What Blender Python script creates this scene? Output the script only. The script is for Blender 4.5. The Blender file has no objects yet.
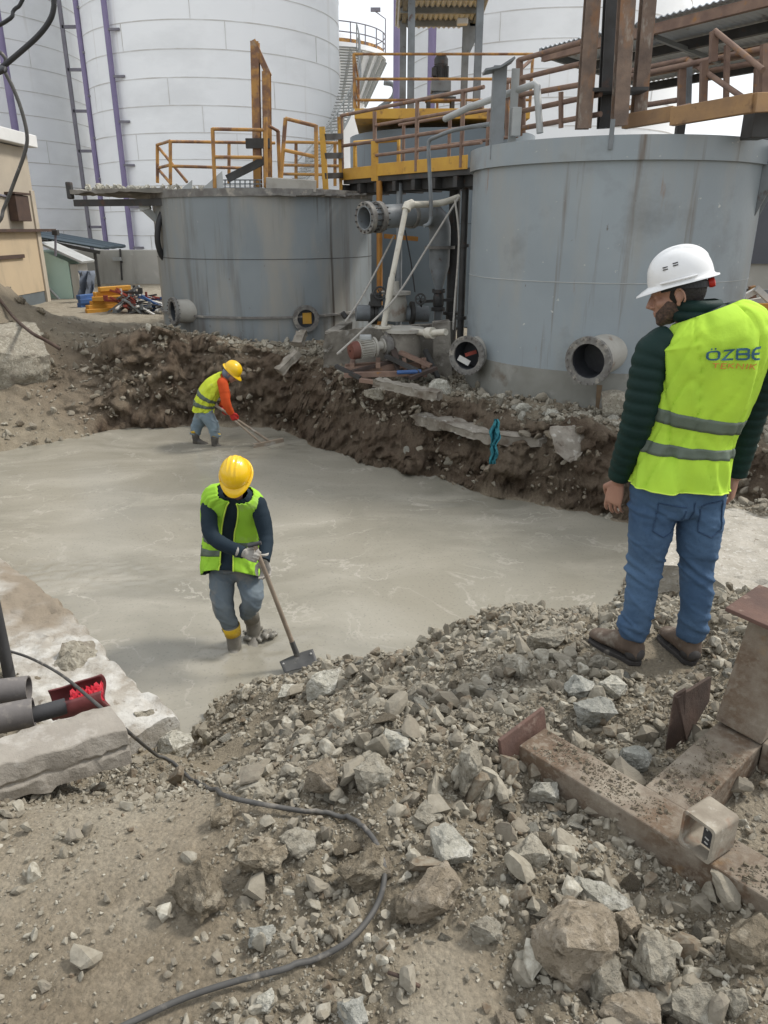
import bpy, bmesh, math, random
import numpy as np
from mathutils import Vector, Matrix, Quaternion
from mathutils.bvhtree import BVHTree

random.seed(11)
RNG = np.random.default_rng(11)
scene = bpy.context.scene
COL = scene.collection
V = Vector
CAM_Z = 1.8
PITCH = math.radians(21.0)
FPX = 739.0
CP, SP = math.cos(PITCH), math.sin(PITCH)

# ------------------------------------------------------------------ survey helpers
def ray(x, y):
    u, v = (x - 384.0) / FPX, (512.0 - y) / FPX
    return V((u, CP + v * SP, -SP + v * CP))

def atZ(x, y, z):
    d = ray(x, y)
    t = (z - CAM_Z) / d.z
    return V((d.x * t, d.y * t, z))

def atY(x, y, Y):
    d = ray(x, y)
    t = Y / d.y
    return V((d.x * t, Y, CAM_Z + d.z * t))

# ------------------------------------------------------------------ noise
def _hash(ix, iy, seed):
    h = (ix.astype(np.int64) * 374761393 + iy.astype(np.int64) * 668265263 + seed * 974634777) & 0xFFFFFFFF
    h = ((h ^ (h >> 13)) * 1274126177) & 0xFFFFFFFF
    h = h ^ (h >> 16)
    return (h & 0xFFFF) / 65535.0 * 2 - 1

def vnoise(x, y, seed=0):
    x = np.asarray(x, float); y = np.asarray(y, float)
    ix, iy = np.floor(x), np.floor(y)
    fx, fy = x - ix, y - iy
    ux, uy = fx * fx * (3 - 2 * fx), fy * fy * (3 - 2 * fy)
    a = _hash(ix, iy, seed); b = _hash(ix + 1, iy, seed)
    c = _hash(ix, iy + 1, seed); d = _hash(ix + 1, iy + 1, seed)
    return (a * (1 - ux) + b * ux) * (1 - uy) + (c * (1 - ux) + d * ux) * uy

def fbm(x, y, octs=4, seed=0, gain=0.5):
    s, a, f = 0, 1.0, 1.0
    for o in range(octs):
        s = s + a * vnoise(x * f + o * 17.3, y * f - o * 9.1, seed + o)
        a *= gain; f *= 2.03
    return s

def sstep(a, b, x):
    t = np.clip((np.asarray(x, float) - a) / (b - a), 0, 1)
    return t * t * (3 - 2 * t)

# ------------------------------------------------------------------ mesh builder
class MB:
    def __init__(self):
        self.v = []; self.f = []

    def add(self, verts, faces):
        o = len(self.v)
        self.v.extend([tuple(p) for p in verts])
        self.f.extend([tuple(i + o for i in f) for f in faces])
        return self

    def box(self, c, s, rot=None):
        c = V(c); hx, hy, hz = s[0] / 2, s[1] / 2, s[2] / 2
        ps = [V((x, y, z)) for x in (-hx, hx) for y in (-hy, hy) for z in (-hz, hz)]
        if rot is not None:
            ps = [rot @ p for p in ps]
        ps = [p + c for p in ps]
        return self.add(ps, [(0, 1, 3, 2), (4, 6, 7, 5), (0, 4, 5, 1), (2, 3, 7, 6), (0, 2, 6, 4), (1, 5, 7, 3)])

    def bar(self, p, q, w, h, up=(0, 0, 1)):
        p, q = V(p), V(q)
        d = (q - p); L = d.length
        if L < 1e-6: return self
        d.normalize(); up = V(up)
        if abs(d.dot(up)) > .98: up = V((0, 1, 0))
        s = d.cross(up).normalized(); u = s.cross(d).normalized()
        rot = Matrix((s, d, u)).transposed()
        return self.box((p + q) / 2, (w, L, h), rot)

    def hprofile(self, p, q, w, h, tf=.02, tw=.015, up=(0, 0, 1)):
        """an I-section between two points"""
        p, q = V(p), V(q); d = (q - p).normalized(); up = V(up)
        if abs(d.dot(up)) > .98: up = V((0, 1, 0))
        s = d.cross(up).normalized(); u = s.cross(d).normalized()
        self.bar(p + u * (h / 2 - tf / 2), q + u * (h / 2 - tf / 2), w, tf, u)
        self.bar(p - u * (h / 2 - tf / 2), q - u * (h / 2 - tf / 2), w, tf, u)
        self.bar(p, q, tw, h - 2 * tf - .001, u)
        return self

    def tube(self, pts, r, n=10, cap=True, closed=False):
        pts = [V(p) for p in pts]; m = len(pts)
        rs = list(r) if hasattr(r, '__len__') else [r] * m
        tang = []
        for i in range(m):
            a = pts[i - 1] if i > 0 or closed else pts[0]
            b = pts[(i + 1) % m] if i < m - 1 or closed else pts[-1]
            t = (b - a)
            tang.append(t.normalized() if t.length > 1e-9 else V((0, 0, 1)))
        t0 = tang[0]
        ref = V((0, 0, 1)) if abs(t0.z) < .9 else V((1, 0, 0))
        nrm = (ref - t0 * ref.dot(t0)).normalized()
        vs, fs = [], []
        for i in range(m):
            t = tang[i]
            nrm = (nrm - t * nrm.dot(t))
            nrm = nrm.normalized() if nrm.length > 1e-6 else t.orthogonal().normalized()
            b = t.cross(nrm)
            for k in range(n):
                a = 2 * math.pi * k / n
                vs.append(pts[i] + (nrm * math.cos(a) + b * math.sin(a)) * rs[i])
        seg = m if closed else m - 1
        for i in range(seg):
            j = (i + 1) % m
            for k in range(n):
                k2 = (k + 1) % n
                fs.append((i * n + k, i * n + k2, j * n + k2, j * n + k))
        if cap and not closed:
            vs.append(pts[0]); vs.append(pts[-1]); c0, c1 = len(vs) - 2, len(vs) - 1
            for k in range(n):
                k2 = (k + 1) % n
                fs.append((c0, k2, k)); fs.append((c1, (m - 1) * n + k, (m - 1) * n + k2))
        return self.add(vs, fs)

    def pipe(self, p, q, ro, ri, n=24):
        """open hollow pipe with wall thickness"""
        p, q = V(p), V(q); t = (q - p).normalized()
        a0 = t.orthogonal().normalized(); b0 = t.cross(a0)
        vs, fs = [], []
        for c, rr in ((p, ro), (q, ro), (q, ri), (p, ri)):
            for k in range(n):
                a = 2 * math.pi * k / n
                vs.append(c + (a0 * math.cos(a) + b0 * math.sin(a)) * rr)
        for s in range(4):
            e = (s + 1) % 4
            for k in range(n):
                k2 = (k + 1) % n
                fs.append((s * n + k, s * n + k2, e * n + k2, e * n + k))
        return self.add(vs, fs)

    def lathe(self, prof, c=(0, 0, 0), axis=(0, 0, 1), n=48, a0=0.0, a1=2 * math.pi):
        c = V(c); t = V(axis).normalized()
        u = V((1, 0, 0)) if abs(t.z) > .9 else t.orthogonal().normalized()
        u = (u - t * u.dot(t)).normalized(); w = t.cross(u)
        full = abs((a1 - a0) - 2 * math.pi) < 1e-6
        cols = n if full else n + 1
        vs, fs = [], []
        for (r, z) in prof:
            for k in range(cols):
                a = a0 + (a1 - a0) * k / n
                vs.append(c + t * z + (u * math.cos(a) + w * math.sin(a)) * max(r, 1e-5))
        for i in range(len(prof) - 1):
            for k in range(n):
                k2 = (k + 1) % cols if full else k + 1
                fs.append((i * cols + k, i * cols + k2, (i + 1) * cols + k2, (i + 1) * cols + k))
        return self.add(vs, fs)

    def ell(self, c, r, n=20, m=12, rot=None):
        c = V(c); vs, fs = [], []
        for i in range(m + 1):
            ph = math.pi * i / m
            for k in range(n):
                a = 2 * math.pi * k / n
                p = V((r[0] * math.sin(ph) * math.cos(a), r[1] * math.sin(ph) * math.sin(a), r[2] * math.cos(ph)))
                if rot is not None: p = rot @ p
                vs.append(c + p)
        for i in range(m):
            for k in range(n):
                k2 = (k + 1) % n
                fs.append((i * n + k, (i + 1) * n + k, (i + 1) * n + k2, i * n + k2))
        return self.add(vs, fs)

    def prism(self, pts, z0, z1):
        """vertical prism from plan points; z0/z1 may be callables"""
        n = len(pts)
        f0 = z0 if callable(z0) else (lambda x, y: z0)
        f1 = z1 if callable(z1) else (lambda x, y: z1)
        vs = [(p[0], p[1], f0(p[0], p[1])) for p in pts] + [(p[0], p[1], f1(p[0], p[1])) for p in pts]
        fs = [tuple(range(n - 1, -1, -1)), tuple(range(n, 2 * n))]
        for i in range(n):
            j = (i + 1) % n
            fs.append((i, j, n + j, n + i))
        return self.add(vs, fs)

    def extrude(self, pts, d):
        """planar 3-D outline pushed along d"""
        pts = [V(p) for p in pts]; n = len(pts); d = V(d)
        vs = pts + [p + d for p in pts]
        fs = [tuple(range(n - 1, -1, -1)), tuple(range(n, 2 * n))]
        for i in range(n):
            j = (i + 1) % n
            fs.append((i, j, n + j, n + i))
        return self.add(vs, fs)

    def mesh(self, name, fix=True):
        me = bpy.data.meshes.new(name)
        me.from_pydata(self.v, [], self.f)
        if fix:
            bm = bmesh.new(); bm.from_mesh(me)
            bmesh.ops.remove_doubles(bm, verts=bm.verts, dist=1e-5)
            bmesh.ops.recalc_face_normals(bm, faces=bm.faces)
            bm.to_mesh(me); bm.free()
        return me

    def build(self, name, m, parent=None, smooth=None, bevel=0, fix=True, solid=0):
        me = self.mesh(name, fix)
        return link(name, me, m, parent, smooth, bevel, solid)

def link(name, me, m, parent=None, smooth=None, bevel=0, solid=0):
    o = bpy.data.objects.new(name, me); COL.objects.link(o)
    for mm in (m if isinstance(m, (list, tuple)) else [m]):
        me.materials.append(mm)
    if smooth is not None:
        me.polygons.foreach_set('use_smooth', [True] * len(me.polygons))
        me.set_sharp_from_angle(angle=math.radians(smooth))
    if solid:
        s = o.modifiers.new('solid', 'SOLIDIFY'); s.thickness = solid; s.offset = -1
    if bevel:
        b = o.modifiers.new('bevel', 'BEVEL'); b.width = bevel; b.segments = 2
        b.limit_method = 'ANGLE'; b.angle_limit = math.radians(40)
    if parent is not None: adopt(o, parent)
    return o

def adopt(o, parent):
    """child keeps its place: geometry is modelled in world space"""
    o.parent = parent
    # parts hang off an Empty that is only translated; sub-parts hang off parts placed at that Empty
    if parent.type == 'EMPTY' and parent.parent is None and not parent.get('local'):
        o.matrix_parent_inverse = Matrix.Translation(-parent.location)

def tag(o, label, cat, group=None, kind=None):
    if label: o['label'] = label
    if cat: o['category'] = cat
    if group: o['group'] = group
    if kind: o['kind'] = kind
    return o

def thing(name, label, cat, loc=(0, 0, 0), group=None, local=False, rz=0):
    o = bpy.data.objects.new(name, None); COL.objects.link(o)
    o.empty_display_size = .1
    o.location = loc
    if local:
        o['local'] = True; o.rotation_euler = (0, 0, rz)
    return tag(o, label, cat, group)

def copy_tree(o, parent=None):
    c = o.copy(); COL.objects.link(c)
    if parent is not None: c.parent = parent
    for ch in list(o.children): copy_tree(ch, c)
    return c

def spline(pts, n=8, closed=False):
    """Catmull-Rom through points"""
    P = [V(p) for p in pts]; out = []
    m = len(P)
    for i in range(m - 1):
        p0 = P[max(i - 1, 0)]; p1 = P[i]; p2 = P[i + 1]; p3 = P[min(i + 2, m - 1)]
        for k in range(n):
            t = k / n
            out.append(.5 * ((2 * p1) + (p2 - p0) * t + (2 * p0 - 5 * p1 + 4 * p2 - p3) * t * t + (3 * p1 - p0 - 3 * p2 + p3) * t ** 3))
    out.append(P[-1])
    return out

def lerps(vals, m):
    """resample a list of numbers to m values"""
    return list(np.interp(np.linspace(0, len(vals) - 1, m), range(len(vals)), vals))

def fuse(mb, name, voxel, smooth=4, fac=.5):
    """union of overlapping closed shapes as one continuous surface"""
    me = mb.mesh(name + '_raw')
    o = bpy.data.objects.new(name + '_raw', me); COL.objects.link(o)
    r = o.modifiers.new('r', 'REMESH'); r.mode = 'VOXEL'; r.voxel_size = voxel
    if smooth:
        s = o.modifiers.new('s', 'SMOOTH'); s.factor = fac; s.iterations = smooth
    dg = bpy.context.evaluated_depsgraph_get()
    out = bpy.data.meshes.new_from_object(o.evaluated_get(dg), depsgraph=dg)
    out.name = name
    bpy.data.objects.remove(o); bpy.data.meshes.remove(me)
    return out

def roughen(o, step=.06, amp=.012, freq=9.0, sharp=28):
    """break up clean faces: subdivide to about `step` metres and chip with noise"""
    from mathutils import noise as mn
    me = o.data; bm = bmesh.new(); bm.from_mesh(me)
    for _ in range(7):
        es = [e for e in bm.edges if e.calc_length() > step]
        if not es: break
        bmesh.ops.subdivide_edges(bm, edges=es, cuts=1, use_grid_fill=True)
        bmesh.ops.triangulate(bm, faces=[f for f in bm.faces if len(f.verts) > 4])
    bm.normal_update()
    for v in bm.verts:
        k = mn.fractal(v.co * freq, .8, 2.1, 4) * amp + (mn.cell(v.co * freq * 1.3) - .5) * amp * .8
        v.co += v.normal * k - v.normal * amp * .5
    bm.to_mesh(me); bm.free()
    me.polygons.foreach_set('use_smooth', [True] * len(me.polygons)); me.set_sharp_from_angle(angle=math.radians(sharp))
    return o

# ------------------------------------------------------------------ materials
def _n(nt, t, **kw):
    n = nt.nodes.new(t)
    for k, v in kw.items(): setattr(n, k, v)
    return n

def mixc(nt, fac, a, b, blend='MIX'):
    n = _n(nt, 'ShaderNodeMix', data_type='RGBA', blend_type=blend)
    for idx, val in ((0, fac), (6, a), (7, b)):
        if hasattr(val, 'is_linked') or hasattr(val, 'links'): nt.links.new(val, n.inputs[idx])
        elif isinstance(val, (int, float)): n.inputs[idx].default_value = val
        else: n.inputs[idx].default_value = (*val[:3], 1)
    return n.outputs[2]

def noise_mask(nt, co, scale, lo, hi, stretch=(1, 1, 1), detail=4, rough=.55, dist=0.0, off=(0, 0, 0)):
    mp = _n(nt, 'ShaderNodeMapping'); mp.inputs['Scale'].default_value = stretch; mp.inputs['Location'].default_value = off
    nt.links.new(co, mp.inputs['Vector'])
    n = _n(nt, 'ShaderNodeTexNoise')
    n.inputs['Scale'].default_value = scale; n.inputs['Detail'].default_value = detail
    n.inputs['Roughness'].default_value = rough; n.inputs['Distortion'].default_value = dist
    nt.links.new(mp.outputs[0], n.inputs['Vector'])
    r = _n(nt, 'ShaderNodeMapRange', clamp=True)
    r.inputs[1].default_value = lo; r.inputs[2].default_value = hi
    nt.links.new(n.outputs[0], r.inputs[0])
    return r.outputs[0], n.outputs[0]

def mat(name, base, base2=None, vscale=3.0, rough=.7, metal=0.0, bump=.15, bscale=30.0, bdist=.01, layers=(), rand=0.0, spec=.4, coat=0, geo=False):
    """layers: (colour, scale, lo, hi, stretch[, roughness])"""
    m = bpy.data.materials.new(name); m.use_nodes = True
    nt = m.node_tree; p = nt.nodes['Principled BSDF']
    tc = _n(nt, 'ShaderNodeTexCoord'); co = tc.outputs['Object']
    if geo:
        co = _n(nt, 'ShaderNodeNewGeometry').outputs['Position']
    b2 = base2 or tuple(c * .78 for c in base)
    f, _ = noise_mask(nt, co, vscale, .35, .65)
    c = mixc(nt, f, base, b2)
    rg = None
    for i, L in enumerate(layers):
        msk, _ = noise_mask(nt, co, L[1], L[2], L[3], L[4] if len(L) > 4 else (1, 1, 1), off=(i * 3.1, i * 1.7, i * 2.3), detail=6, rough=.6)
        c = mixc(nt, msk, c, L[0])
        if len(L) > 5:
            mr = _n(nt, 'ShaderNodeMapRange'); mr.inputs[3].default_value = rough; mr.inputs[4].default_value = L[5]
            nt.links.new(msk, mr.inputs[0]); rg = mr.outputs[0]
    if rand:
        oi = _n(nt, 'ShaderNodeObjectInfo')
        hv = _n(nt, 'ShaderNodeHueSaturation')
        mr = _n(nt, 'ShaderNodeMapRange'); mr.inputs[3].default_value = 1 - rand; mr.inputs[4].default_value = 1 + rand
        nt.links.new(oi.outputs['Random'], mr.inputs[0]); nt.links.new(mr.outputs[0], hv.inputs['Value'])
        nt.links.new(c, hv.inputs['Color']); c = hv.outputs[0]
    nt.links.new(c, p.inputs['Base Color'])
    p.inputs['Roughness'].default_value = rough
    if rg is not None: nt.links.new(rg, p.inputs['Roughness'])
    p.inputs['Metallic'].default_value = metal
    p.inputs['Specular IOR Level'].default_value = spec
    if coat: p.inputs['Coat Weight'].default_value = coat
    if bump:
        _, h = noise_mask(nt, co, bscale, 0, 1, detail=6, rough=.65)
        bn = _n(nt, 'ShaderNodeBump'); bn.inputs['Strength'].default_value = bump; bn.inputs['Distance'].default_value = bdist
        nt.links.new(h, bn.inputs['Height']); nt.links.new(bn.outputs[0], p.inputs['Normal'])
    return m

RUST = (.16, .075, .04); RUST2 = (.09, .05, .035); DUST = (.36, .33, .28)
M = {}
M['silo'] = mat('silo_white_paint', (.87, .88, .885), (.83, .845, .855), .25, rough=.5, bump=.03, bscale=2, layers=[((.62, .60, .56), .9, .62, .85, (2, 2, .12)), ((.76, .77, .775), .3, .5, .7, (1, 1, 2.0))])
M['silo_seam'] = mat('silo_seam', (.68, .68, .67), (.52, .50, .47), 1.2, rough=.7)
CABLE = []
M['purple'] = mat('purple_paint', (.19, .16, .28), (.24, .2, .33), 1.0, rough=.55)
M['ladder'] = mat('ladder_steel', (.2, .19, .22), rough=.6)
M['tank'] = mat('tank_grey_paint', (.285, .322, .34), (.245, .278, .295), .7, rough=.42, bump=.16, bscale=1.6, bdist=.05,
    layers=[((.29, .30, .29), 1.3, .5, .72, (1.6, 1.6, .35)), ((.16, .168, .166), .8, .55, .75, (1, 1, 1)), ((.15, .12, .095), 1.6, .60, .74, (2.6, 2.6, .13), .7), ((.10, .07, .05), 7.0, .70, .76, (1, 1, .5)), ((.50, .50, .47), 8.0, .68, .73, (1, 1, 1.4)), ((.24, .13, .07), 2.6, .68, .78, (1.5, 1.5, .25))])
M['tank_left'] = mat('tank_weathered_grey_paint', (.225, .252, .264), (.19, .214, .225), .6, rough=.45, bump=.16, bscale=1.6, bdist=.05,
    layers=[((.27, .262, .235), .9, .47, .66, (1.4, 1.4, .3)), ((.10, .085, .07), 1.1, .52, .72, (2.2, 2.2, .2), .75), ((.075, .064, .053), 1.7, .60, .70, (3.0, 3.0, .11), .75), ((.10, .07, .05), 6.0, .68, .76, (1, 1, .4)), ((.36, .36, .34), 7, .70, .76)])
M['tank_dark'] = mat('tank_blue_grey_paint', (.15, .18, .20), (.13, .16, .18), .8, rough=.38, bump=.04, bscale=3, layers=[((.08, .08, .075), 1.5, .6, .75, (2, 2, .15))])
M['skirt'] = mat('tank_footing', (.26, .26, .235), (.19, .185, .16), 1.6, rough=.85, bump=.3, bscale=14, layers=[((.33, .32, .29), 3, .55, .7), ((.14, .11, .08), 2.2, .6, .75)])
M['grey_steel'] = mat('grey_painted_steel', (.22, .24, .25), (.15, .16, .165), 3, rough=.5, bump=.08, layers=[(RUST2, 6, .64, .74)])
M['dark_steel'] = mat('dark_steel', (.055, .055, .055), (.035, .033, .03), 4, rough=.55, bump=.1, layers=[(RUST2, 5, .6, .72)])
M['pale_steel'] = mat('pale_grey_steel', (.42, .43, .42), (.33, .34, .33), 3, rough=.55, bump=.05, layers=[((.2, .15, .1), 5, .66, .76)])
M['flange'] = mat('flange_cast', (.20, .195, .18), (.13, .12, .11), 8, rough=.7, bump=.2, layers=[((.36, .33, .28), 6, .55, .7)])
M['nozzle'] = mat('nozzle_cream_paint', (.40, .385, .34), (.33, .31, .27), 4, rough=.6, bump=.08, layers=[((.17, .10, .06), 4, .6, .75)])
M['bore'] = mat('pipe_bore', (.05, .055, .06), (.03, .03, .035), 5, rough=.5)  # dark colour stands in for the unlit depth of openings not cut through
M['yellow_rail'] = mat('orange_yellow_paint', (.44, .235, .06), (.33, .165, .055), 3, rough=.6, bump=.15, layers=[((.17, .09, .055), 3, .48, .60), ((.30, .22, .15), 6, .58, .7)])
M['yellow'] = mat('safety_yellow_paint', (.58, .335, .05), (.5, .27, .045), 3, rough=.55, bump=.1, layers=[((.2, .1, .045), 4, .58, .70), ((.3, .22, .1), 2, .6, .75)])
M['orange_post'] = mat('orange_post_paint', (.40, .19, .035), (.33, .14, .03), 3, rough=.55, layers=[((.15, .08, .04), 5, .62, .75)])
M['rust_rail'] = mat('rusted_rail', (.25, .165, .12), (.17, .11, .085), 5, rough=.8, bump=.3, layers=[((.33, .16, .05), 6, .6, .72)])
M['rust_post'] = mat('rusted_column', (.23, .165, .125), (.14, .105, .085), 5, rough=.85, bump=.5, bscale=18, bdist=.02, layers=[((.27, .14, .07), 4, .54, .68, (1, 1, .4)), ((.36, .335, .29), 6, .60, .72, (1, 1, .35))])
M['rust_beam'] = mat('rusted_toe_beam', (.33, .20, .095), (.24, .15, .085), 4, rough=.8, bump=.3, layers=[((.1, .06, .04), 5, .55, .7)])
M['sheet'] = mat('corrugated_grey_sheet', (.58, .61, .64), (.5, .53, .56), 2, rough=.5, layers=[((.2, .12, .07), 3, .62, .75)])
M['concrete'] = mat('old_concrete', (.36, .34, .30), (.28, .265, .235), 2, rough=.9, bump=.35, bscale=12, layers=[((.2, .18, .15), 1.5, .56, .72), ((.45, .43, .39), 4, .58, .7)])
M['dirty_conc'] = mat('dirty_deck_concrete', (.23, .215, .19), (.15, .14, .12), 3, rough=.95, bump=.5, bscale=14, layers=[((.09, .08, .07), 2, .52, .68), ((.36, .345, .31), 5, .6, .72)])
M['wall_conc'] = mat('retaining_wall_concrete', (.44, .425, .385), (.37, .36, .325), .8, rough=.9, bump=.15, bscale=6, layers=[((.27, .26, .23), .9, .52, .7, (1.5, 1.5, .2)), ((.5, .48, .44), 2, .6, .75)])
M['dark_hose'] = mat('black_rubber', (.03, .03, .032), (.022, .022, .024), rough=.5)
M['pvc'] = mat('cream_pvc', (.56, .53, .45), (.48, .45, .38), 5, rough=.45, layers=[((.3, .26, .2), 9, .6, .72)])
M['rope'] = mat('pale_rope', (.40, .38, .34), (.32, .3, .27), 20, rough=.9)
M['beige'] = mat('beige_render', (.47, .37, .245), (.42, .335, .225), 1, rough=.9, bump=.1, layers=[((.33, .27, .19), 1.2, .55, .72, (1.5, 1.5, .4))])
M['beige_grey'] = mat('grey_beige_render', (.42, .365, .285), (.36, .315, .25), 1, rough=.9, bump=.1)
M['eave'] = mat('white_eave', (.66, .66, .645), (.58, .58, .56), 1, rough=.7)
M['bluegrey'] = mat('blue_grey_panel', (.115, .135, .145), (.10, .115, .12), 2, rough=.7, layers=[((.35, .35, .34), 5, .68, .74)])
M['mint'] = mat('mint_render', (.47, .62, .545), (.42, .57, .50), 1, rough=.85, layers=[((.36, .42, .38), 2, .58, .75)])
M['blue_roof'] = mat('slate_blue_roof', (.06, .085, .105), (.05, .07, .085), 2, rough=.45)
M['brown'] = mat('brown_wood', (.075, .045, .032), (.055, .035, .028), 4, rough=.75)
M['orange_beam'] = mat('yellow_formwork_beam', (.60, .31, .045), (.5, .24, .035), 3, rough=.6)
M['blue_beam'] = mat('blue_formwork_beam', (.05, .12, .30), (.04, .09, .22), 3, rough=.6)
M['red_scrap'] = mat('red_scrap_steel', (.28, .05, .035), (.2, .045, .03), 5, rough=.6)
M['white_scrap'] = mat('white_painted_scrap', (.62, .61, .58), (.5, .49, .46), 5, rough=.6)
M['teal'] = mat('teal_cloth', (.03, .20, .24), (.022, .14, .18), 8, rough=.9, bump=.3)
M['grey_tarp'] = mat('blue_grey_tarp', (.18, .21, .26), (.14, .16, .2), 3, rough=.8, bump=.5, bscale=8)
# =================================================================== GROUND
ZC = -1.4                                             # level of the fresh concrete
def _p(x, y, z): 
    q = atZ(x, y, z); return (q.x, q.y)
PIT = []            # (x, y, W, kind) ; kind/W describe the bank on the segment that STARTS here
def _add(pt, W, kind): PIT.append((pt[0], pt[1], W, kind))
for px, py in [(96, 434), (150, 426), (190, 423), (250, 427), (283, 433), (317, 445), (347, 456), (420, 474), (520, 497), (612, 518)]:
    _add(_p(px, py, ZC), .75, 'bank')
_add((6.2, 5.95), .7, 'bank'); _add((9.5, 3.4), .5, 'step'); _add((9.0, 3.0), .4, 'step'); _add((6.0, 5.2), .4, 'step'); _add((2.75, 7.05), .6, 'step')
for px, py in [(622, 590), (608, 612), (560, 615), (500, 618), (430, 638), (385, 666), (330, 676), (290, 690), (215, 712)]:
    _add(_p(px, py, ZC), 2.2, 'slope')
SLAB_EDGE = [(186, 716), (165, 700), (125, 672), (100, 640), (60, 600), (0, 555)]
SLAB_Z = -.85
for px, py in SLAB_EDGE:
    _add(_p(px, py, SLAB_Z), 1.6, 'slab')
_add((-5.0, 7.4), 1.6, 'slab'); _add((-7.5, 9.8), 4.5, 'ramp'); _add((-6.9, 10.7), 4.5, 'ramp')
_add(_p(0, 452, ZC), 4.5, 'ramp'); _add(_p(78, 439, ZC), 4.5, 'ramp')
_KIND = {'bank': 0, 'step': 1, 'slope': 2, 'slab': 3, 'ramp': 4}

def pit_fields(X, Y):
    """signed distance to the pit (outside > 0) and inverse-distance weights of each bank kind, mean width"""
    n = len(PIT)
    dmin = np.full(X.shape, 1e9); inside = np.zeros(X.shape, bool)
    wk = [np.zeros(X.shape) for _ in range(5)]; wW = np.zeros(X.shape); wt = np.zeros(X.shape)
    for i in range(n):
        ax, ay, W, kind = PIT[i]; bx, by = PIT[(i + 1) % n][:2]
        ex, ey = bx - ax, by - ay
        t = np.clip(((X - ax) * ex + (Y - ay) * ey) / (ex * ex + ey * ey), 0, 1)
        d = np.hypot(X - (ax + t * ex), Y - (ay + t * ey))
        dmin = np.minimum(dmin, d)
        w = 1.0 / (d + .03) ** 5
        wk[_KIND[kind]] += w; wW += w * W; wt += w
        cr = ((ay > Y) != (by > Y)) & (X < ex * (Y - ay) / (ey if abs(ey) > 1e-9 else 1e-9) + ax)
        inside ^= cr
    return np.where(inside, -dmin, dmin), [k / wt for k in wk], wW / wt

def base_level(X, Y):
    near = -.1 * sstep(1.5, 3.2, Y) - .45 * sstep(3.3, 5.2, Y) * sstep(.9, 1.9, X)
    back = -.2 - .27 * sstep(-2.0, 1.5, X) + .12 * sstep(16, 26, Y)
    g = near + (back - near) * sstep(6.0, 8.3, Y)
    g = g + 1.45 * np.exp(-((X + 8.6) ** 2 / 3.2 + (Y - 14.4) ** 2 / 4.0)) * (.85 + .25 * fbm(X * 1.3, Y * 1.3, 3, 5))
    # the heap of broken concrete and the little spoil ridge on the bank
    g = g + .17 * np.exp(-((X + .55) ** 2 / .5 + (Y - 2.75) ** 2 / .25)) + .10 * np.exp(-((X - .1) ** 2 / .25 + (Y - 2.1) ** 2 / .2))
    g = g + .35 * np.exp(-((X + 4.0) ** 2 / 1.2 + (Y - 13.4) ** 2 / .5))
    # spoil bank of dark earth on the right behind the man
    g = g + .28 * np.exp(-((X - 3.5) ** 2 / .35 + (Y - 5.1) ** 2 / .5))
    return g

def ground_fields(X, Y):
    X = np.asarray(X, float); Y = np.asarray(Y, float)
    d, (kb, ks, kl, ka, kr), W = pit_fields(X, Y)
    rough_d = d + kb * (.20 * fbm(X * 1.1, Y * 1.1, 2, 21) + .05 * vnoise(X * 3, Y * 3, 23)) + kl * .12 * fbm(X * 2, Y * 2, 2, 31) + ks * .06 * vnoise(X * 4, Y * 4, 3)
    t = np.clip(rough_d / W, 0, 1)
    p_bank = np.clip(t * 1.25, 0, 1) ** .8
    p_slope = t ** .92
    p_ramp = t ** .8
    dd = np.clip(d, 0, 9)
    p_slab = np.where(dd < .02, dd / .02 * .32, np.where(dd < .45, .32, np.clip(.32 + (dd - .45) / 1.15 * .68, 0, 1)))
    p = kb * p_bank + ks * np.clip(t * 1.2, 0, 1) + kl * p_slope + ka * p_slab + kr * p_ramp
    zg = base_level(X, Y)
    h = ZC + (zg - ZC) * p
    h = h - .3 * sstep(0, .35, -rough_d) * (rough_d < 0)
    h = h + .22 * np.exp(-((X + 1.2) ** 2 + (Y - 3.15) ** 2) / .07)
    return h, d, rough_d, t, (kb, ks, kl, ka, kr)

def masks(X, Y, d, t, k):
    kb, ks, kl, ka, kr = k
    near = 1 - sstep(5.5, 7.5, Y)
    # trodden dirt: bottom-left patch, strip bottom centre, plus far yard
    dirt = np.maximum(sstep(1.25, .8, np.hypot((X + 1.12) / .72, (Y - 1.45) / .85)), sstep(.26, .12, np.hypot((X - .17) / .8, (Y - 1.28) / 1.0)))
    dirt = np.maximum(dirt, sstep(.42, .2, np.hypot((X - 1.15) / 1.1, (Y - 1.95) / .9)) * .6)
    dirt = np.clip(dirt + .25 * fbm(X * 3, Y * 3, 2, 41) * (dirt > .02), 0, 1)
    rub = near * (1 - dirt) * (1 - ka * (d < .5))
    return dirt, np.clip(rub, 0, 1)

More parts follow.
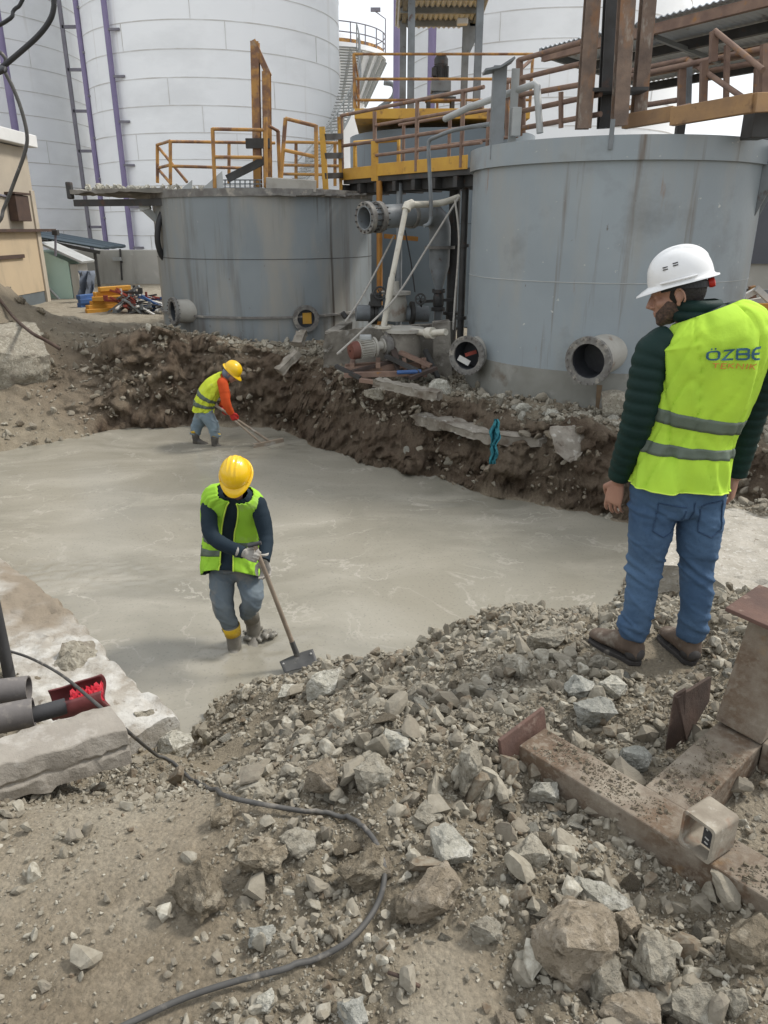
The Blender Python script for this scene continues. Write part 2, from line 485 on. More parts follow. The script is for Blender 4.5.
def ground_z(X, Y, detail=True):
    h, d, rd, t, k = ground_fields(X, Y)
    kb, ks, kl, ka, kr = k
    if detail:
        dirt, rub = masks(X, Y, d, t, k)
        on_bank = kb * ((t > 0) & (t < 1))
        h = h + rub * (.045 * fbm(X * 2.6, Y * 2.6, 2, 51) + .030 * fbm(X * 8, Y * 8, 3, 52) + .014 * np.abs(fbm(X * 26, Y * 26, 2, 58))) * (rd > -.2)
        h = h + dirt * (.010 * fbm(X * 5, Y * 5, 3, 53) + .004 * fbm(X * 30, Y * 30, 2, 54))
        far = sstep(5.5, 7.5, Y) * (rd > -.1)
        h = h + far * (.05 * fbm(X * 1.4, Y * 1.4, 3, 55) + .03 * fbm(X * 6, Y * 6, 3, 56)) * np.where(Y > 18, .3, 1)
        h = h + on_bank * (.09 * fbm(X * 2.2, Y * 4.5, 3, 57, .6))
    ft = sstep(.42, .18, np.hypot(X - 1.25, (Y - 3.03) / .8))      # trodden flat where the man stands
    h = h * (1 - ft) + ft * (-.10 + .006 * fbm(X * 12, Y * 12, 2, 59))
    return h

def gz(x, y): return float(ground_z(np.array([x]), np.array([y]))[0])

def hit(px, py, lift=0.0):
    """where the line of sight through a picture point meets the ground"""
    d = ray(px, py)
    Y = np.exp(np.linspace(math.log(.9), math.log(70), 1600))
    X = d.x / d.y * Y; Z = CAM_Z + d.z / d.y * Y
    H = ground_z(X, Y) + lift
    idx = np.nonzero(Z <= H)[0]
    i = int(idx[0]) if len(idx) else len(Y) - 1
    return V((X[i], Y[i], H[i]))

def build_ground():
    us = np.concatenate([-np.geomspace(60, 1.02, 26), np.linspace(-.98, .98, 720), np.geomspace(1.02, 60, 26)])
    ys = np.concatenate([[-60, -20, -6, -2, -.5, .1, .45], np.geomspace(.7, 6.6, 400), np.linspace(6.63, 13.2, 300), np.geomspace(13.27, 45, 110), [55, 70, 100, 160, 300, 600, 1000]])
    U, YY = np.meshgrid(us, ys)
    XX = U * np.maximum(YY, .9)
    X, Y = XX.ravel(), YY.ravel()
    h, d, rd, t, k = ground_fields(X, Y)
    kb, ks, kl, ka, kr = k
    Z = ground_z(X, Y)
    dirt, rub = masks(X, Y, d, t, k)
    on_bank = (kb + ks * .6) * sstep(-.1, .05, rd) * (1 - sstep(.75, 1.1, t))
    # clods on the bank face bulge outwards as well as up
    bul = on_bank * (.16 * fbm(X * 2.6, Z * 4, 4, 61, .62) + .10 * np.abs(fbm(X * 8, Z * 11, 3, 66)))
    Y2 = Y - bul
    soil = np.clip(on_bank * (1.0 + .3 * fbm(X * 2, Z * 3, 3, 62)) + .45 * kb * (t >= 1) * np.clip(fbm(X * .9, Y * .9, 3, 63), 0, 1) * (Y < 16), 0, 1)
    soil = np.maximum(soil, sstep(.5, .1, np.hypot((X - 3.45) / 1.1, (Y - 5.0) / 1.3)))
    pale = np.clip(rub * (.05 + .45 * fbm(X * 1.7, Y * 1.7, 3, 64)) * (1 - dirt), 0, 1)  # pale tone held back in the rubble: shade between rocks put into the colour
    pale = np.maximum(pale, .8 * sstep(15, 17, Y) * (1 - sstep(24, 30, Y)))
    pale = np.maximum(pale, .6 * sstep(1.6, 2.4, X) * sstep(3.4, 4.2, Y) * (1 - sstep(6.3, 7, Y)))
    ny, nx = XX.shape
    idx = np.arange(ny * nx).reshape(ny, nx)
    F = np.stack([idx[:-1, :-1], idx[:-1, 1:], idx[1:, 1:], idx[1:, :-1]], -1).reshape(-1, 4)
    me = bpy.data.meshes.new('ground')
    me.vertices.add(ny * nx); me.vertices.foreach_set('co', np.stack([X, Y2, Z], 1).ravel())
    me.loops.add(F.size); me.loops.foreach_set('vertex_index', F.ravel())
    me.polygons.add(len(F)); me.polygons.foreach_set('loop_start', np.arange(0, F.size, 4)); me.polygons.foreach_set('loop_total', np.full(len(F), 4))
    me.update(calc_edges=True)
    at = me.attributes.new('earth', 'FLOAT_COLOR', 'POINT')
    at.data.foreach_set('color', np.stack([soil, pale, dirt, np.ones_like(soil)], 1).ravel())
    me.polygons.foreach_set('use_smooth', np.ones(len(F), bool))
    o = bpy.data.objects.new('ground', me); COL.objects.link(o); o['kind'] = 'structure'
    # material: grey dust, dark wet earth, pale crushed concrete, trodden dirt
    m = bpy.data.materials.new('site_earth'); m.use_nodes = True; nt = m.node_tree; p = nt.nodes['Principled BSDF']
    co = _n(nt, 'ShaderNodeTexCoord').outputs['Object']
    a = _n(nt, 'ShaderNodeAttribute'); a.attribute_name = 'earth'
    sp = _n(nt, 'ShaderNodeSeparateColor'); nt.links.new(a.outputs['Color'], sp.inputs[0])
    f1, _ = noise_mask(nt, co, 5, .35, .65, detail=8, rough=.7)
    f2, _ = noise_mask(nt, co, 60, .35, .7, detail=5, rough=.7)
    f3, _ = noise_mask(nt, co, 1.2, .4, .65, detail=5)
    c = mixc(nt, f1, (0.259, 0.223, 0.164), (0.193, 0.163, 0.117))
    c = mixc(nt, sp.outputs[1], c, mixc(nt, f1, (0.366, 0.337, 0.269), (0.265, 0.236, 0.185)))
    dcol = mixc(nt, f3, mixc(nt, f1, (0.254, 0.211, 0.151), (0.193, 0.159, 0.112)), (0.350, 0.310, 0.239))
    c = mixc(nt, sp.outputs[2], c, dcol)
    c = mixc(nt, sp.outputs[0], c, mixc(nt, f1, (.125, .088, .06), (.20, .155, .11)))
    hs = _n(nt, 'ShaderNodeHueSaturation'); nt.links.new(c, hs.inputs['Color'])
    mr = _n(nt, 'ShaderNodeMapRange'); mr.inputs[3].default_value = .78; mr.inputs[4].default_value = 1.25
    nt.links.new(f2, mr.inputs[0]); nt.links.new(mr.outputs[0], hs.inputs['Value'])
    nt.links.new(hs.outputs[0], p.inputs['Base Color'])
    p.inputs['Roughness'].default_value = .95; p.inputs['Specular IOR Level'].default_value = .2
    vo = _n(nt, 'ShaderNodeTexVoronoi'); vo.inputs['Scale'].default_value = 70; nt.links.new(co, vo.inputs['Vector'])
    _, n1 = noise_mask(nt, co, 25, 0, 1, detail=8, rough=.75)
    ad = _n(nt, 'ShaderNodeMath', operation='MULTIPLY_ADD'); nt.links.new(vo.outputs['Distance'], ad.inputs[0]); ad.inputs[1].default_value = -.35; nt.links.new(n1, ad.inputs[2])
    b = _n(nt, 'ShaderNodeBump'); b.inputs['Strength'].default_value = .85; b.inputs['Distance'].default_value = .025
    nt.links.new(ad.outputs[0], b.inputs['Height'])
    # coarse crumbly relief of the cut bank
    _, n2 = noise_mask(nt, co, 7, 0, 1, detail=9, rough=.78)
    b2 = _n(nt, 'ShaderNodeBump'); b2.inputs['Distance'].default_value = .11
    nt.links.new(n2, b2.inputs['Height']); nt.links.new(sp.outputs[0], b2.inputs['Strength']); nt.links.new(b.outputs[0], b2.inputs['Normal'])
    nt.links.new(b2.outputs[0], p.inputs['Normal'])
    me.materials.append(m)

# ------------------------------------------------------------------ fresh concrete in the pit
def build_concrete():
    x0, x1, y0, y1 = -9, 7, 3.2, 12.6
    nx, ny = 420, 300
    xs = np.linspace(x0, x1, nx); ys = np.linspace(y0, y1, ny)
    X, Y = [a.ravel() for a in np.meshgrid(xs, ys)]
    Z = np.full_like(X, ZC) + .003 * fbm(X * .9, Y * .9, 3, 71)
    stir = np.exp(-((X + 2.9) ** 2 / .5 + (Y - 6.6) ** 2 / .12))           # the stiff lumpy patch on the left
    wk_ = np.exp(-((X + 1.12) ** 2 / .16 + (Y - 5.25) ** 2 / .10))                # churned around the nearer worker's boots
    Z += wk_ * (.016 * vnoise(X * 9, Y * 9, 73) + .008 * vnoise(X * 22, Y * 22, 74)) - .012 * wk_
    rk_ = np.exp(-((X + 1.9) ** 2 / .5 + (Y - 11.3) ** 2 / .3)); Z += rk_ * .02 * fbm(X * 4, Y * 4, 3, 75)
    Z += stir * .024 * np.abs(vnoise(X * 14, Y * 14, 72))
    idx = np.arange(nx * ny).reshape(ny, nx)
    F = np.stack([idx[:-1, :-1], idx[:-1, 1:], idx[1:, 1:], idx[1:, :-1]], -1).reshape(-1, 4)
    me = bpy.data.meshes.new('wet_concrete'); me.from_pydata(np.stack([X, Y, Z], 1).tolist(), [], F.tolist())
    at = me.attributes.new('stir', 'FLOAT', 'POINT'); at.data.foreach_set('value', stir)
    me.polygons.foreach_set('use_smooth', np.ones(len(F), bool))
    o = bpy.data.objects.new('wet_concrete', me); COL.objects.link(o); o['kind'] = 'structure'
    m = bpy.data.materials.new('fresh_concrete'); m.use_nodes = True; nt = m.node_tree; p = nt.nodes['Principled BSDF']
    co = _n(nt, 'ShaderNodeTexCoord').outputs['Object']
    # warped coordinates give the raked swirls
    wn = _n(nt, 'ShaderNodeTexNoise'); wn.inputs['Scale'].default_value = .55; wn.inputs['Detail'].default_value = 2; nt.links.new(co, wn.inputs['Vector'])
    sc = _n(nt, 'ShaderNodeVectorMath', operation='SCALE'); nt.links.new(wn.outputs['Color'], sc.inputs[0]); sc.inputs['Scale'].default_value = 1.5
    ad = _n(nt, 'ShaderNodeVectorMath', operation='ADD'); nt.links.new(co, ad.inputs[0]); nt.links.new(sc.outputs[0], ad.inputs[1])
    wc = ad.outputs[0]
    f1, _ = noise_mask(nt, wc, .55, .35, .65, detail=3)
    f2, h2 = noise_mask(nt, wc, 1.6, .45, .7, stretch=(.45, 1.3, 1), detail=6)
    c = mixc(nt, f1, (.292, .272, .220), (.222, .209, .168))
    c = mixc(nt, f2, c, (.325, .304, .25))
    # thin scum lines: a narrow band of a noise field
    wn2 = _n(nt, 'ShaderNodeTexNoise'); wn2.inputs['Scale'].default_value = .95; wn2.inputs['Detail'].default_value = 7; wn2.inputs['Roughness'].default_value = .6
    nt.links.new(wc, wn2.inputs['Vector'])
    sb = _n(nt, 'ShaderNodeMath', operation='SUBTRACT'); nt.links.new(wn2.outputs[0], sb.inputs[0]); sb.inputs[1].default_value = .52
    ab = _n(nt, 'ShaderNodeMath', operation='ABSOLUTE'); nt.links.new(sb.outputs[0], ab.inputs[0])
    mr = _n(nt, 'ShaderNodeMapRange', clamp=True); mr.inputs[1].default_value = .0; mr.inputs[2].default_value = .013; mr.inputs[3].default_value = 1; mr.inputs[4].default_value = 0
    nt.links.new(ab.outputs[0], mr.inputs[0])
    brk, _ = noise_mask(nt, co, 1.3, .42, .62)
    ml = _n(nt, 'ShaderNodeMath', operation='MULTIPLY'); nt.links.new(mr.outputs[0], ml.inputs[0]); nt.links.new(brk, ml.inputs[1])
    ml2 = _n(nt, 'ShaderNodeMath', operation='MULTIPLY'); nt.links.new(ml.outputs[0], ml2.inputs[0]); ml2.inputs[1].default_value = .5
    c = mixc(nt, ml2.outputs[0], c, (.48, .45, .39))
    sp_, _ = noise_mask(nt, co, 38, .60, .68, detail=2)
    spm = _n(nt, 'ShaderNodeMath', operation='MULTIPLY'); nt.links.new(sp_, spm.inputs[0]); spm.inputs[1].default_value = .35
    c = mixc(nt, spm.outputs[0], c, (.15, .14, .12))
    nt.links.new(c, p.inputs['Base Color'])
    rr = _n(nt, 'ShaderNodeMapRange'); rr.inputs[3].default_value = .12; rr.inputs[4].default_value = .27; nt.links.new(f2, rr.inputs[0])
    nt.links.new(rr.outputs[0], p.inputs['Roughness'])
    p.inputs['Specular IOR Level'].default_value = .45
    _, n1 = noise_mask(nt, wc, 9, 0, 1, detail=8, rough=.7)
    b = _n(nt, 'ShaderNodeBump'); b.inputs['Strength'].default_value = .13; b.inputs['Distance'].default_value = .02
    nt.links.new(n1, b.inputs['Height']); nt.links.new(b.outputs[0], p.inputs['Normal'])
    me.materials.append(m)

# ------------------------------------------------------------------ rocks
def rock_shape(seed, cuts=0, n=16, squash=(1, 1, 1), rough=.06, blocky=.5):
    """angular broken piece: the hull of random points, chipped with noise"""
    r = random.Random(seed)
    bm = bmesh.new()
    for _ in range(n):
        d = V((r.gauss(0, 1), r.gauss(0, 1), r.gauss(0, 1))).normalized()
        m = max(abs(d.x), abs(d.y), abs(d.z))
        d = d * (1 - blocky) + (d / m) * blocky * .85
        d *= r.uniform(.76, 1.0)
        bm.verts.new((d.x * squash[0], d.y * squash[1], d.z * squash[2]))
    res = bmesh.ops.convex_hull(bm, input=bm.verts)
    junk = [g for g in res['geom_interior'] + res['geom_unused'] if isinstance(g, bmesh.types.BMVert)]
    bmesh.ops.delete(bm, geom=list(set(junk)), context='VERTS')
    if cuts:
        bmesh.ops.triangulate(bm, faces=bm.faces)
        for c in range(cuts):
            bmesh.ops.subdivide_edges(bm, edges=bm.edges, cuts=1, use_grid_fill=True)
        bm.normal_update()
        from mathutils import noise as mn
        off = V((seed * 1.7 % 50, seed * 3.1 % 50, seed * .7 % 50))
        for v in bm.verts:
            k = mn.fractal(v.co * 2.2 + off, .9, 2.1, 5, noise_basis='PERLIN_ORIGINAL') * rough
            k2 = -abs(mn.noise(v.co * 3.4 + off)) * rough * .9
            v.co += v.normal * (k + k2)
        bmesh.ops.smooth_vert(bm, verts=bm.verts, factor=.12, use_axis_x=True, use_axis_y=True, use_axis_z=True)
    bmesh.ops.recalc_face_normals(bm, faces=bm.faces)
    return bm

def rock_mat(name, c1, c2, c3, **kw):
    dk = tuple(x * .62 for x in c2)
    return mat(name, c1, c2, 9, rough=.94, bump=1.0, bscale=48, bdist=.025, layers=[(c3, 24, .50, .62), (dk, 38, .56, .66), ((.235, .205, .165), 6, .55, .70)], rand=.16, spec=.15)
R_MATS = {
    'grey': rock_mat('rubble_grey', (0.341, 0.313, 0.252), (0.269, 0.243, 0.191), (0.417, 0.389, 0.320)),
    'pale': rock_mat('rubble_pale', (0.458, 0.440, 0.372), (0.376, 0.358, 0.299), (0.570, 0.553, 0.484)),
    'brown': rock_mat('rubble_brown', (0.239, 0.202, 0.147), (0.178, 0.149, 0.106), (0.326, 0.286, 0.218)),
    'blue': rock_mat('rubble_blue_grey', (0.350, 0.348, 0.309), (0.280, 0.276, 0.241), (0.427, 0.419, 0.372)),
    'yellow': rock_mat('rubble_sandstone', (0.296, 0.250, 0.187), (0.215, 0.179, 0.130), (0.361, 0.313, 0.246)),
}

def hero_rock(px, py, wpx, hpx, kind, label, seed, sq=(1, 1, 1), sink=.25, cat='rock', name='rock', n=18, blocky=.6, rough=.08, rot=None, cuts=4, at=None, group=None):
    P = hit(px, py + hpx * .32) if at is None else V(at)
    ax = P.y * CP + (CAM_Z - P.z) * SP
    w = wpx / FPX * ax / 2; h = hpx / FPX * ax / 2
    bm = rock_shape(seed, cuts, n, sq, rough, blocky)
    sz = V((w, (w + h) * .5, h * 1.02))
    rz = random.Random(seed).uniform(0, 6.28) if rot is None else rot
    # fit the turned rock to the wanted size
    R = Matrix.Rotation(rz, 3, 'Z')
    for v in bm.verts: v.co = R @ v.co
    mx = [max(abs(v.co[i]) for v in bm.verts) for i in range(3)]
    for v in bm.verts:
        v.co = V((v.co.x / mx[0] * sz.x, v.co.y / mx[1] * sz.y, v.co.z / mx[2] * sz.z))
    me = bpy.data.meshes.new(name); bm.to_mesh(me); bm.free()
    o = link(name, me, R_MATS[kind], None, smooth=24)
    o.location = (P.x, P.y, P.z + sz.z * (1 - 2 * sink) + 0.0)
    tag(o, label, cat, group)
    return o

def rubble_density(X, Y):
    h, d, rd, t, k = ground_fields(X, Y)
    kb, ks, kl, ka, kr = k
    dirt, rub = masks(X, Y, d, t, k)
    den = rub * np.clip(.88 + .35 * fbm(X * 1.3, Y * 1.3, 3, 81), .45, 1)
    den = np.where(ka * (d < .42) > .5, .10, den)
    den = np.maximum(den, dirt * np.clip(.10 + .16 * fbm(X * 2.2, Y * 2.2, 3, 83), .03, .5))
    far = sstep(6.2, 7.5, Y)
    bank = kb * sstep(-.05, .1, rd) * (1 - sstep(2.2, 3.4, d))
    den = np.maximum(den * (1 - far), far * np.clip(bank * (.62 + .38 * (t >= .9)), 0, 1))
    den = np.maximum(den, far * kr * .16 * (d > 0))
    den = np.where(rd < -.02, 0, den) * (1 - .93 * sstep(.30, .16, np.hypot(X - 1.25, (Y - 3.03) / .75)))
    return np.clip(den, 0, 1), kb * ((t > .02) & (t < .85)), dirt

def build_gravel():
    shapes = []
    for s in range(52):
        bm = rock_shape(900 + s, 0 if s < 26 else 1, (9 if s < 26 else 11) + s % 6, (1, random.uniform(.6, .95), random.uniform(.5, .85)), blocky=.35 + .4 * (s % 3) / 2, rough=.16)
        if s >= 26: bmesh.ops.smooth_vert(bm, verts=bm.verts, factor=.35, use_axis_x=True, use_axis_y=True, use_axis_z=True)
        bmesh.ops.triangulate(bm, faces=bm.faces)
        vs = np.array([v.co[:] for v in bm.verts]); fs = np.array([[v.index for v in f.verts] for f in bm.faces])
        bm.verts.index_update(); bm.free()
        shapes.append((vs, fs))
    pts = []
    # (count, y0, y1, rmin, rmax, tone)
    for cnt, y0, y1, r0, r1 in [(60000, .9, 3.2, .003, .010), (46000, .9, 6.4, .007, .026), (12500, 1.1, 6.4, .018, .05), (1900, 1.2, 6.4, .042, .09), (26000, 6.3, 17, .015, .06), (9000, 6.3, 14, .04, .12), (12000, 7.2, 13.4, .018, .07)]:
        cnt = int(cnt * 1.32); y = np.sqrt(RNG.uniform(y0 ** 2, y1 ** 2, cnt)); x = RNG.uniform(-.87, .87, cnt) * y
        den, bk, dirt = rubble_density(x, y)
        keep = RNG.uniform(0, 1, cnt) < den
        x, y, bk = x[keep], y[keep], bk[keep]
        r = r0 * (r1 / r0) ** (RNG.uniform(0, 1, len(x)) ** 1.6)
        if CABLE:
            C_ = np.array([c[:2] for c in CABLE]); near_c = np.array([np.min(np.hypot(C_[:, 0] - a, C_[:, 1] - b)) if b < 3.2 else 9 for a, b in zip(x, y)])
            ok = ~((near_c < r * .9 + .012) & (r > .007)); x, y, r, bk = x[ok], y[ok], r[ok], bk[ok]
        pts.append((x, y, r, bk))
    x, y, r, bk = [np.concatenate(a) for a in zip(*pts)]
    z = ground_z(x, y)
    N = len(x)
    which = RNG.integers(0, 26, N) + np.where(r > .017, 26, 0)
    Vs, Fs, Ts = [], [], []; off = 0
    for s, (vs, fs) in enumerate(shapes):
        ii = np.nonzero(which == s)[0]; m = len(ii)
        if not m: continue
        q = RNG.normal(size=(m, 4)); q /= np.linalg.norm(q, axis=1)[:, None]
        q[:, 1:3] *= .55; q /= np.linalg.norm(q, axis=1)[:, None]
        w, a, b, c = q.T
        R = np.stack([np.stack([1 - 2 * (b * b + c * c), 2 * (a * b - w * c), 2 * (a * c + w * b)], -1),
                      np.stack([2 * (a * b + w * c), 1 - 2 * (a * a + c * c), 2 * (b * c - w * a)], -1),
                      np.stack([2 * (a * c - w * b), 2 * (b * c + w * a), 1 - 2 * (a * a + b * b)], -1)], -2)
        P = np.einsum('mij,vj->mvi', R, vs) * r[ii][:, None, None]
        P = P + np.stack([x[ii], y[ii], z[ii] + r[ii] * RNG.uniform(-.15, .65, m)], -1)[:, None, :]
        Vs.append(P.reshape(-1, 3))
        Fs.append((fs[None] + (off + np.arange(m) * len(vs))[:, None, None]).reshape(-1, 3))
        tone = RNG.uniform(0, 1, m); brown = np.where(RNG.uniform(0, 1, m) < .26, .15, bk[ii] * .9); brown = np.clip(brown + (RNG.uniform(0, 1, m) < .12), 0, 1)
        Ts.append(np.repeat(np.stack([tone, brown, np.zeros(m), np.ones(m)], 1), len(vs), 0))
        off += m * len(vs)
    Vs, Fs, Ts = np.concatenate(Vs), np.concatenate(Fs), np.concatenate(Ts)
    me = bpy.data.meshes.new('gravel')
    me.vertices.add(len(Vs)); me.vertices.foreach_set('co', Vs.ravel())
    me.loops.add(Fs.size); me.loops.foreach_set('vertex_index', Fs.ravel())
    me.polygons.add(len(Fs)); me.polygons.foreach_set('loop_start', np.arange(0, Fs.size, 3)); me.polygons.foreach_set('loop_total', np.full(len(Fs), 3))
    me.update(calc_edges=True); me.polygons.foreach_set('use_smooth', np.zeros(len(Fs), bool))
    at = me.attributes.new('tone', 'FLOAT_COLOR', 'POINT'); at.data.foreach_set('color', Ts.ravel())
    o = bpy.data.objects.new('gravel', me); COL.objects.link(o)
    tag(o, 'loose grey crushed concrete and gravel strewn over the ground', 'gravel', None, 'stuff')
    m = bpy.data.materials.new('crushed_concrete'); m.use_nodes = True; nt = m.node_tree; p = nt.nodes['Principled BSDF']
    co = _n(nt, 'ShaderNodeTexCoord').outputs['Object']
    a = _n(nt, 'ShaderNodeAttribute'); a.attribute_name = 'tone'
    sp = _n(nt, 'ShaderNodeSeparateColor'); nt.links.new(a.outputs['Color'], sp.inputs[0])
    cr = _n(nt, 'ShaderNodeValToRGB'); nt.links.new(sp.outputs[0], cr.inputs[0])
    el = cr.color_ramp.elements
    el[0].position = 0; el[0].color = (0.204, 0.179, 0.141, 1); el[1].position = 1; el[1].color = (0.478, 0.455, 0.382, 1)
    e = el.new(.55); e.color = (0.320, 0.294, 0.236, 1); e = el.new(.85); e.color = (0.376, 0.353, 0.291, 1)
    c = mixc(nt, sp.outputs[1], cr.outputs[0], (0.156, 0.119, 0.082))
    f, h = noise_mask(nt, co, 45, .35, .65, detail=5)
    c = mixc(nt, f, c, (0.234, 0.210, 0.164))
    nt.links.new(c, p.inputs['Base Color']); p.inputs['Roughness'].default_value = .95; p.inputs['Specular IOR Level'].default_value = .15
    b = _n(nt, 'ShaderNodeBump'); b.inputs['Strength'].default_value = .5; b.inputs['Distance'].default_value = .01
    nt.links.new(h, b.inputs['Height']); nt.links.new(b.outputs[0], p.inputs['Normal'])
    me.materials.append(m)
    return N

def build_midrocks():
    """countable fist-sized chunks: every one its own object, sharing 36 shapes"""
    protos = {}
    for kd in ('grey', 'pale', 'brown', 'blue'):
        protos[kd] = []
        for s in range(9):
            bm = rock_shape(300 + s * 7 + len(kd), 3, 9 + s % 5, (1, random.uniform(.6, .9), random.uniform(.5, .85)), .07, .4 + .45 * (s % 3) / 2)
            me = bpy.data.meshes.new('rubble_chunk'); bm.to_mesh(me); bm.free(); me.materials.append(R_MATS[kd])
            me.polygons.foreach_set('use_smooth', [True] * len(me.polygons)); me.set_sharp_from_angle(angle=math.radians(20))
            protos[kd].append(me)
    zones = [  # count, x0,x1,y0,y1, rmin,rmax, kinds, label, group
        (60, -1.0, .45, 2.2, 4.2, .035, .085, ('grey', 'grey', 'brown', 'pale'), 'fist sized grey chunk in the rubble heap beside the wet concrete', 'rubble chunks on the heap in the middle'),
        (60, .25, 1.9, 2.5, 5.2, .03, .085, ('grey', 'blue', 'pale', 'blue'), 'pale blue grey chunk in the rubble around the standing man\'s boots', 'rubble chunks near the boots of the standing man'),
        (40, -.35, .75, 1.25, 2.3, .022, .06, ('grey', 'brown', 'grey', 'pale'), 'small grey brown chunk in the foreground rubble by the cable loop', 'rubble chunks in the foreground'),
        (24, .35, 1.0, 1.1, 1.9, .022, .05, ('brown', 'grey', 'brown'), 'small brown grey chunk in the rubble below the rusty beam', 'rubble chunks below the rusty beam'),
        (60, -3.2, 4.2, 8.6, 12.9, .07, .17, ('grey', 'brown', 'brown', 'pale'), 'rough chunk among the debris on top of the far earth bank', 'rubble chunks on the far bank'),
    ]
    for cnt, x0, x1, y0, y1, r0, r1, kinds, label, group in zones:
        got = 0; tries = 0
        while got < cnt and tries < cnt * 40:
            tries += 1
            x, y = random.uniform(x0, x1), random.uniform(y0, y1)
            if abs(x) > .6 * y: continue
            den, bk, dirt = rubble_density(np.array([x]), np.array([y]))
            if random.random() > den[0]: continue
            if y > 8 and (math.hypot(x - TANK_R_C[0], y - TANK_R_C[1]) < TANK_R_C[2] + .1): continue
            r = r0 * (r1 / r0) ** (random.random() ** 1.7)
            if y < 3.2 and min((math.hypot(c.x - x, c.y - y) for c in CABLE), default=9) < r + .02: continue
            o = bpy.data.objects.new('rubble_chunk', random.choice(protos[random.choice(kinds)])); COL.objects.link(o)
            o.location = (x, y, gz(x, y) + r * random.uniform(-.05, .3))
            o.rotation_euler = (random.gauss(0, .35), random.gauss(0, .35), random.uniform(0, 6.28))
            o.scale = (r * random.uniform(.9, 1.25), r * random.uniform(.8, 1.1), r * random.uniform(.75, 1.05))
            tag(o, label, 'rubble chunk', group)
            got += 1
# =================================================================== BACKGROUND PLANT
def ztan(py, Y): return atY(384, py, Y).z

def seg(mb, a, b, r, n=8):
    """tube between two surveyed points given as (px, py, Y)"""
    return mb.tube([atY(*a), atY(*b)], r, n)

# ---- storage silos
def silo(cx, cy, R, z1, label, seams, seam_z0, course=1.0, n=96):
    t = thing('storage_silo', label, 'silo', (cx, cy, -.5), 'white storage silos')
    mb = MB().lathe([(R, -.5), (R, z1), (R * .3, z1 + 1.4), (0, z1 + 1.5)], (cx, cy, 0), n=n)
    mb.build('shell', M['silo'], t, smooth=40)
    for k in range(seams):
        z = seam_z0 + k * course
        s = MB().lathe([(R - .02, z - .018), (R + .012, z - .018), (R + .012, z + .018), (R - .02, z + .018)], (cx, cy, 0), n=n)
        s.build('weld_seam', M['silo_seam'], t, smooth=40)
    v = MB()
    for k in range(seams - 1):
        for j in range(3):
            a = math.radians(-150 + (k * 37) % 50 + j * 43)
            z = seam_z0 + k * course
            if j == 1 or k % 2: v.bar((cx + (R + .004) * math.cos(a), cy + (R + .004) * math.sin(a), z + .03), (cx + (R + .004) * math.cos(a), cy + (R + .004) * math.sin(a), z + course - .03), .025, .02, (math.cos(a), math.sin(a), 0))
    v.build('plate_joint', M['silo_seam'], t)
    return t

SM = (-7.95, 40.0, 5.85)
silo_mid = silo(*SM, 21, 'huge white storage silo with ringed seams behind the low round grey tank', 17, -.5)
silo_left = silo(-21.9, 42.5, 6.6, 21, 'white storage silo at the left, behind the beige building', 16, -.3)
silo_right = silo(7.3, 39.0, 6.15, 22, 'white storage silo behind the canopy and the mixer motor', 16, -.4)

def riser(px, py, Y, par, r, z0, z1, name, side=1, L=.62, step=1.66, zoff=0):
    P = atY(px, py, Y)
    o = MB().tube([(P.x, Y, z0), (P.x, Y, z1)], r, 10).build(name, M['purple'], par, smooth=40)
    z = z0 + 1.0 + zoff
    while z < z1:
        MB().bar((P.x, Y - .04, z), (P.x + side * L, Y - .10, z), .085, .085).build('bracket', M['ladder'], o); z += step
    return P
riser(90.5, 122, 37.0, silo_mid, .11, -.5, 16, 'riser_pipe', zoff=.1)
riser(117.5, 122, 34.9, silo_mid, .12, -.5, 15, 'riser_pipe', L=.55, zoff=.5)
b = MB().tube([(atY(124, 122, 35.2).x, 35.2, -.5), (atY(124, 122, 35.2).x, 35.2, 15)], .05, 8)
b.build('cable_conduit', M['silo_seam'], silo_mid, smooth=40)
P = atY(75, 122, 38.4)
lad = MB().bar((P.x, 38.4, -.5), (P.x, 38.4, 16), .16, .12, (0, 1, 0)).build('ladder', M['ladder'], silo_mid)
rg = MB(); z = .2
while z < 15: rg.bar((P.x, 38.4, z), (P.x + .78, 38.4, z), .12, .12); z += 1.66
rg.build('rung', M['ladder'], lad)
riser(9, 90, 37.2, silo_left, .16, -.5, 16, 'riser_pipe', L=.1)
riser(432, 50, 33.4, silo_right, .16, -.5, 18, 'riser_pipe', L=.4, zoff=.3)
# spiral stair climbing round the right flank of the middle silo
st = MB(); rl = MB(); N = 46
for i in range(N):
    a = math.radians(-52 + 66 * i / (N - 1)); z = 3.4 + 6.6 * i / (N - 1)
    ca, sa = math.cos(a), math.sin(a)
    p0 = V((SM[0] + (SM[2] + .05) * ca, SM[1] + (SM[2] + .05) * sa, z)); p1 = V((SM[0] + (SM[2] + .95) * ca, SM[1] + (SM[2] + .95) * sa, z))
    st.bar(p0, p1, .20, .03)
outer = [V((SM[0] + (SM[2] + .98) * math.cos(math.radians(-52 + 66 * i / 30)), SM[1] + (SM[2] + .98) * math.sin(math.radians(-52 + 66 * i / 30)), 3.4 + 6.6 * i / 30)) for i in range(31)]
stair = st.build('spiral_stair', M['pale_steel'], silo_mid)
rl.tube([p + V((0, 0, 1.0)) for p in outer], .035, 6); rl.tube([p + V((0, 0, .5)) for p in outer], .025, 6); rl.tube([p + V((0, 0, -.03)) for p in outer], .06, 6)
for p in outer[::2]: rl.tube([p, p + V((0, 0, 1.0))], .03, 6)
rl.build('handrail', M['pale_steel'], stair)

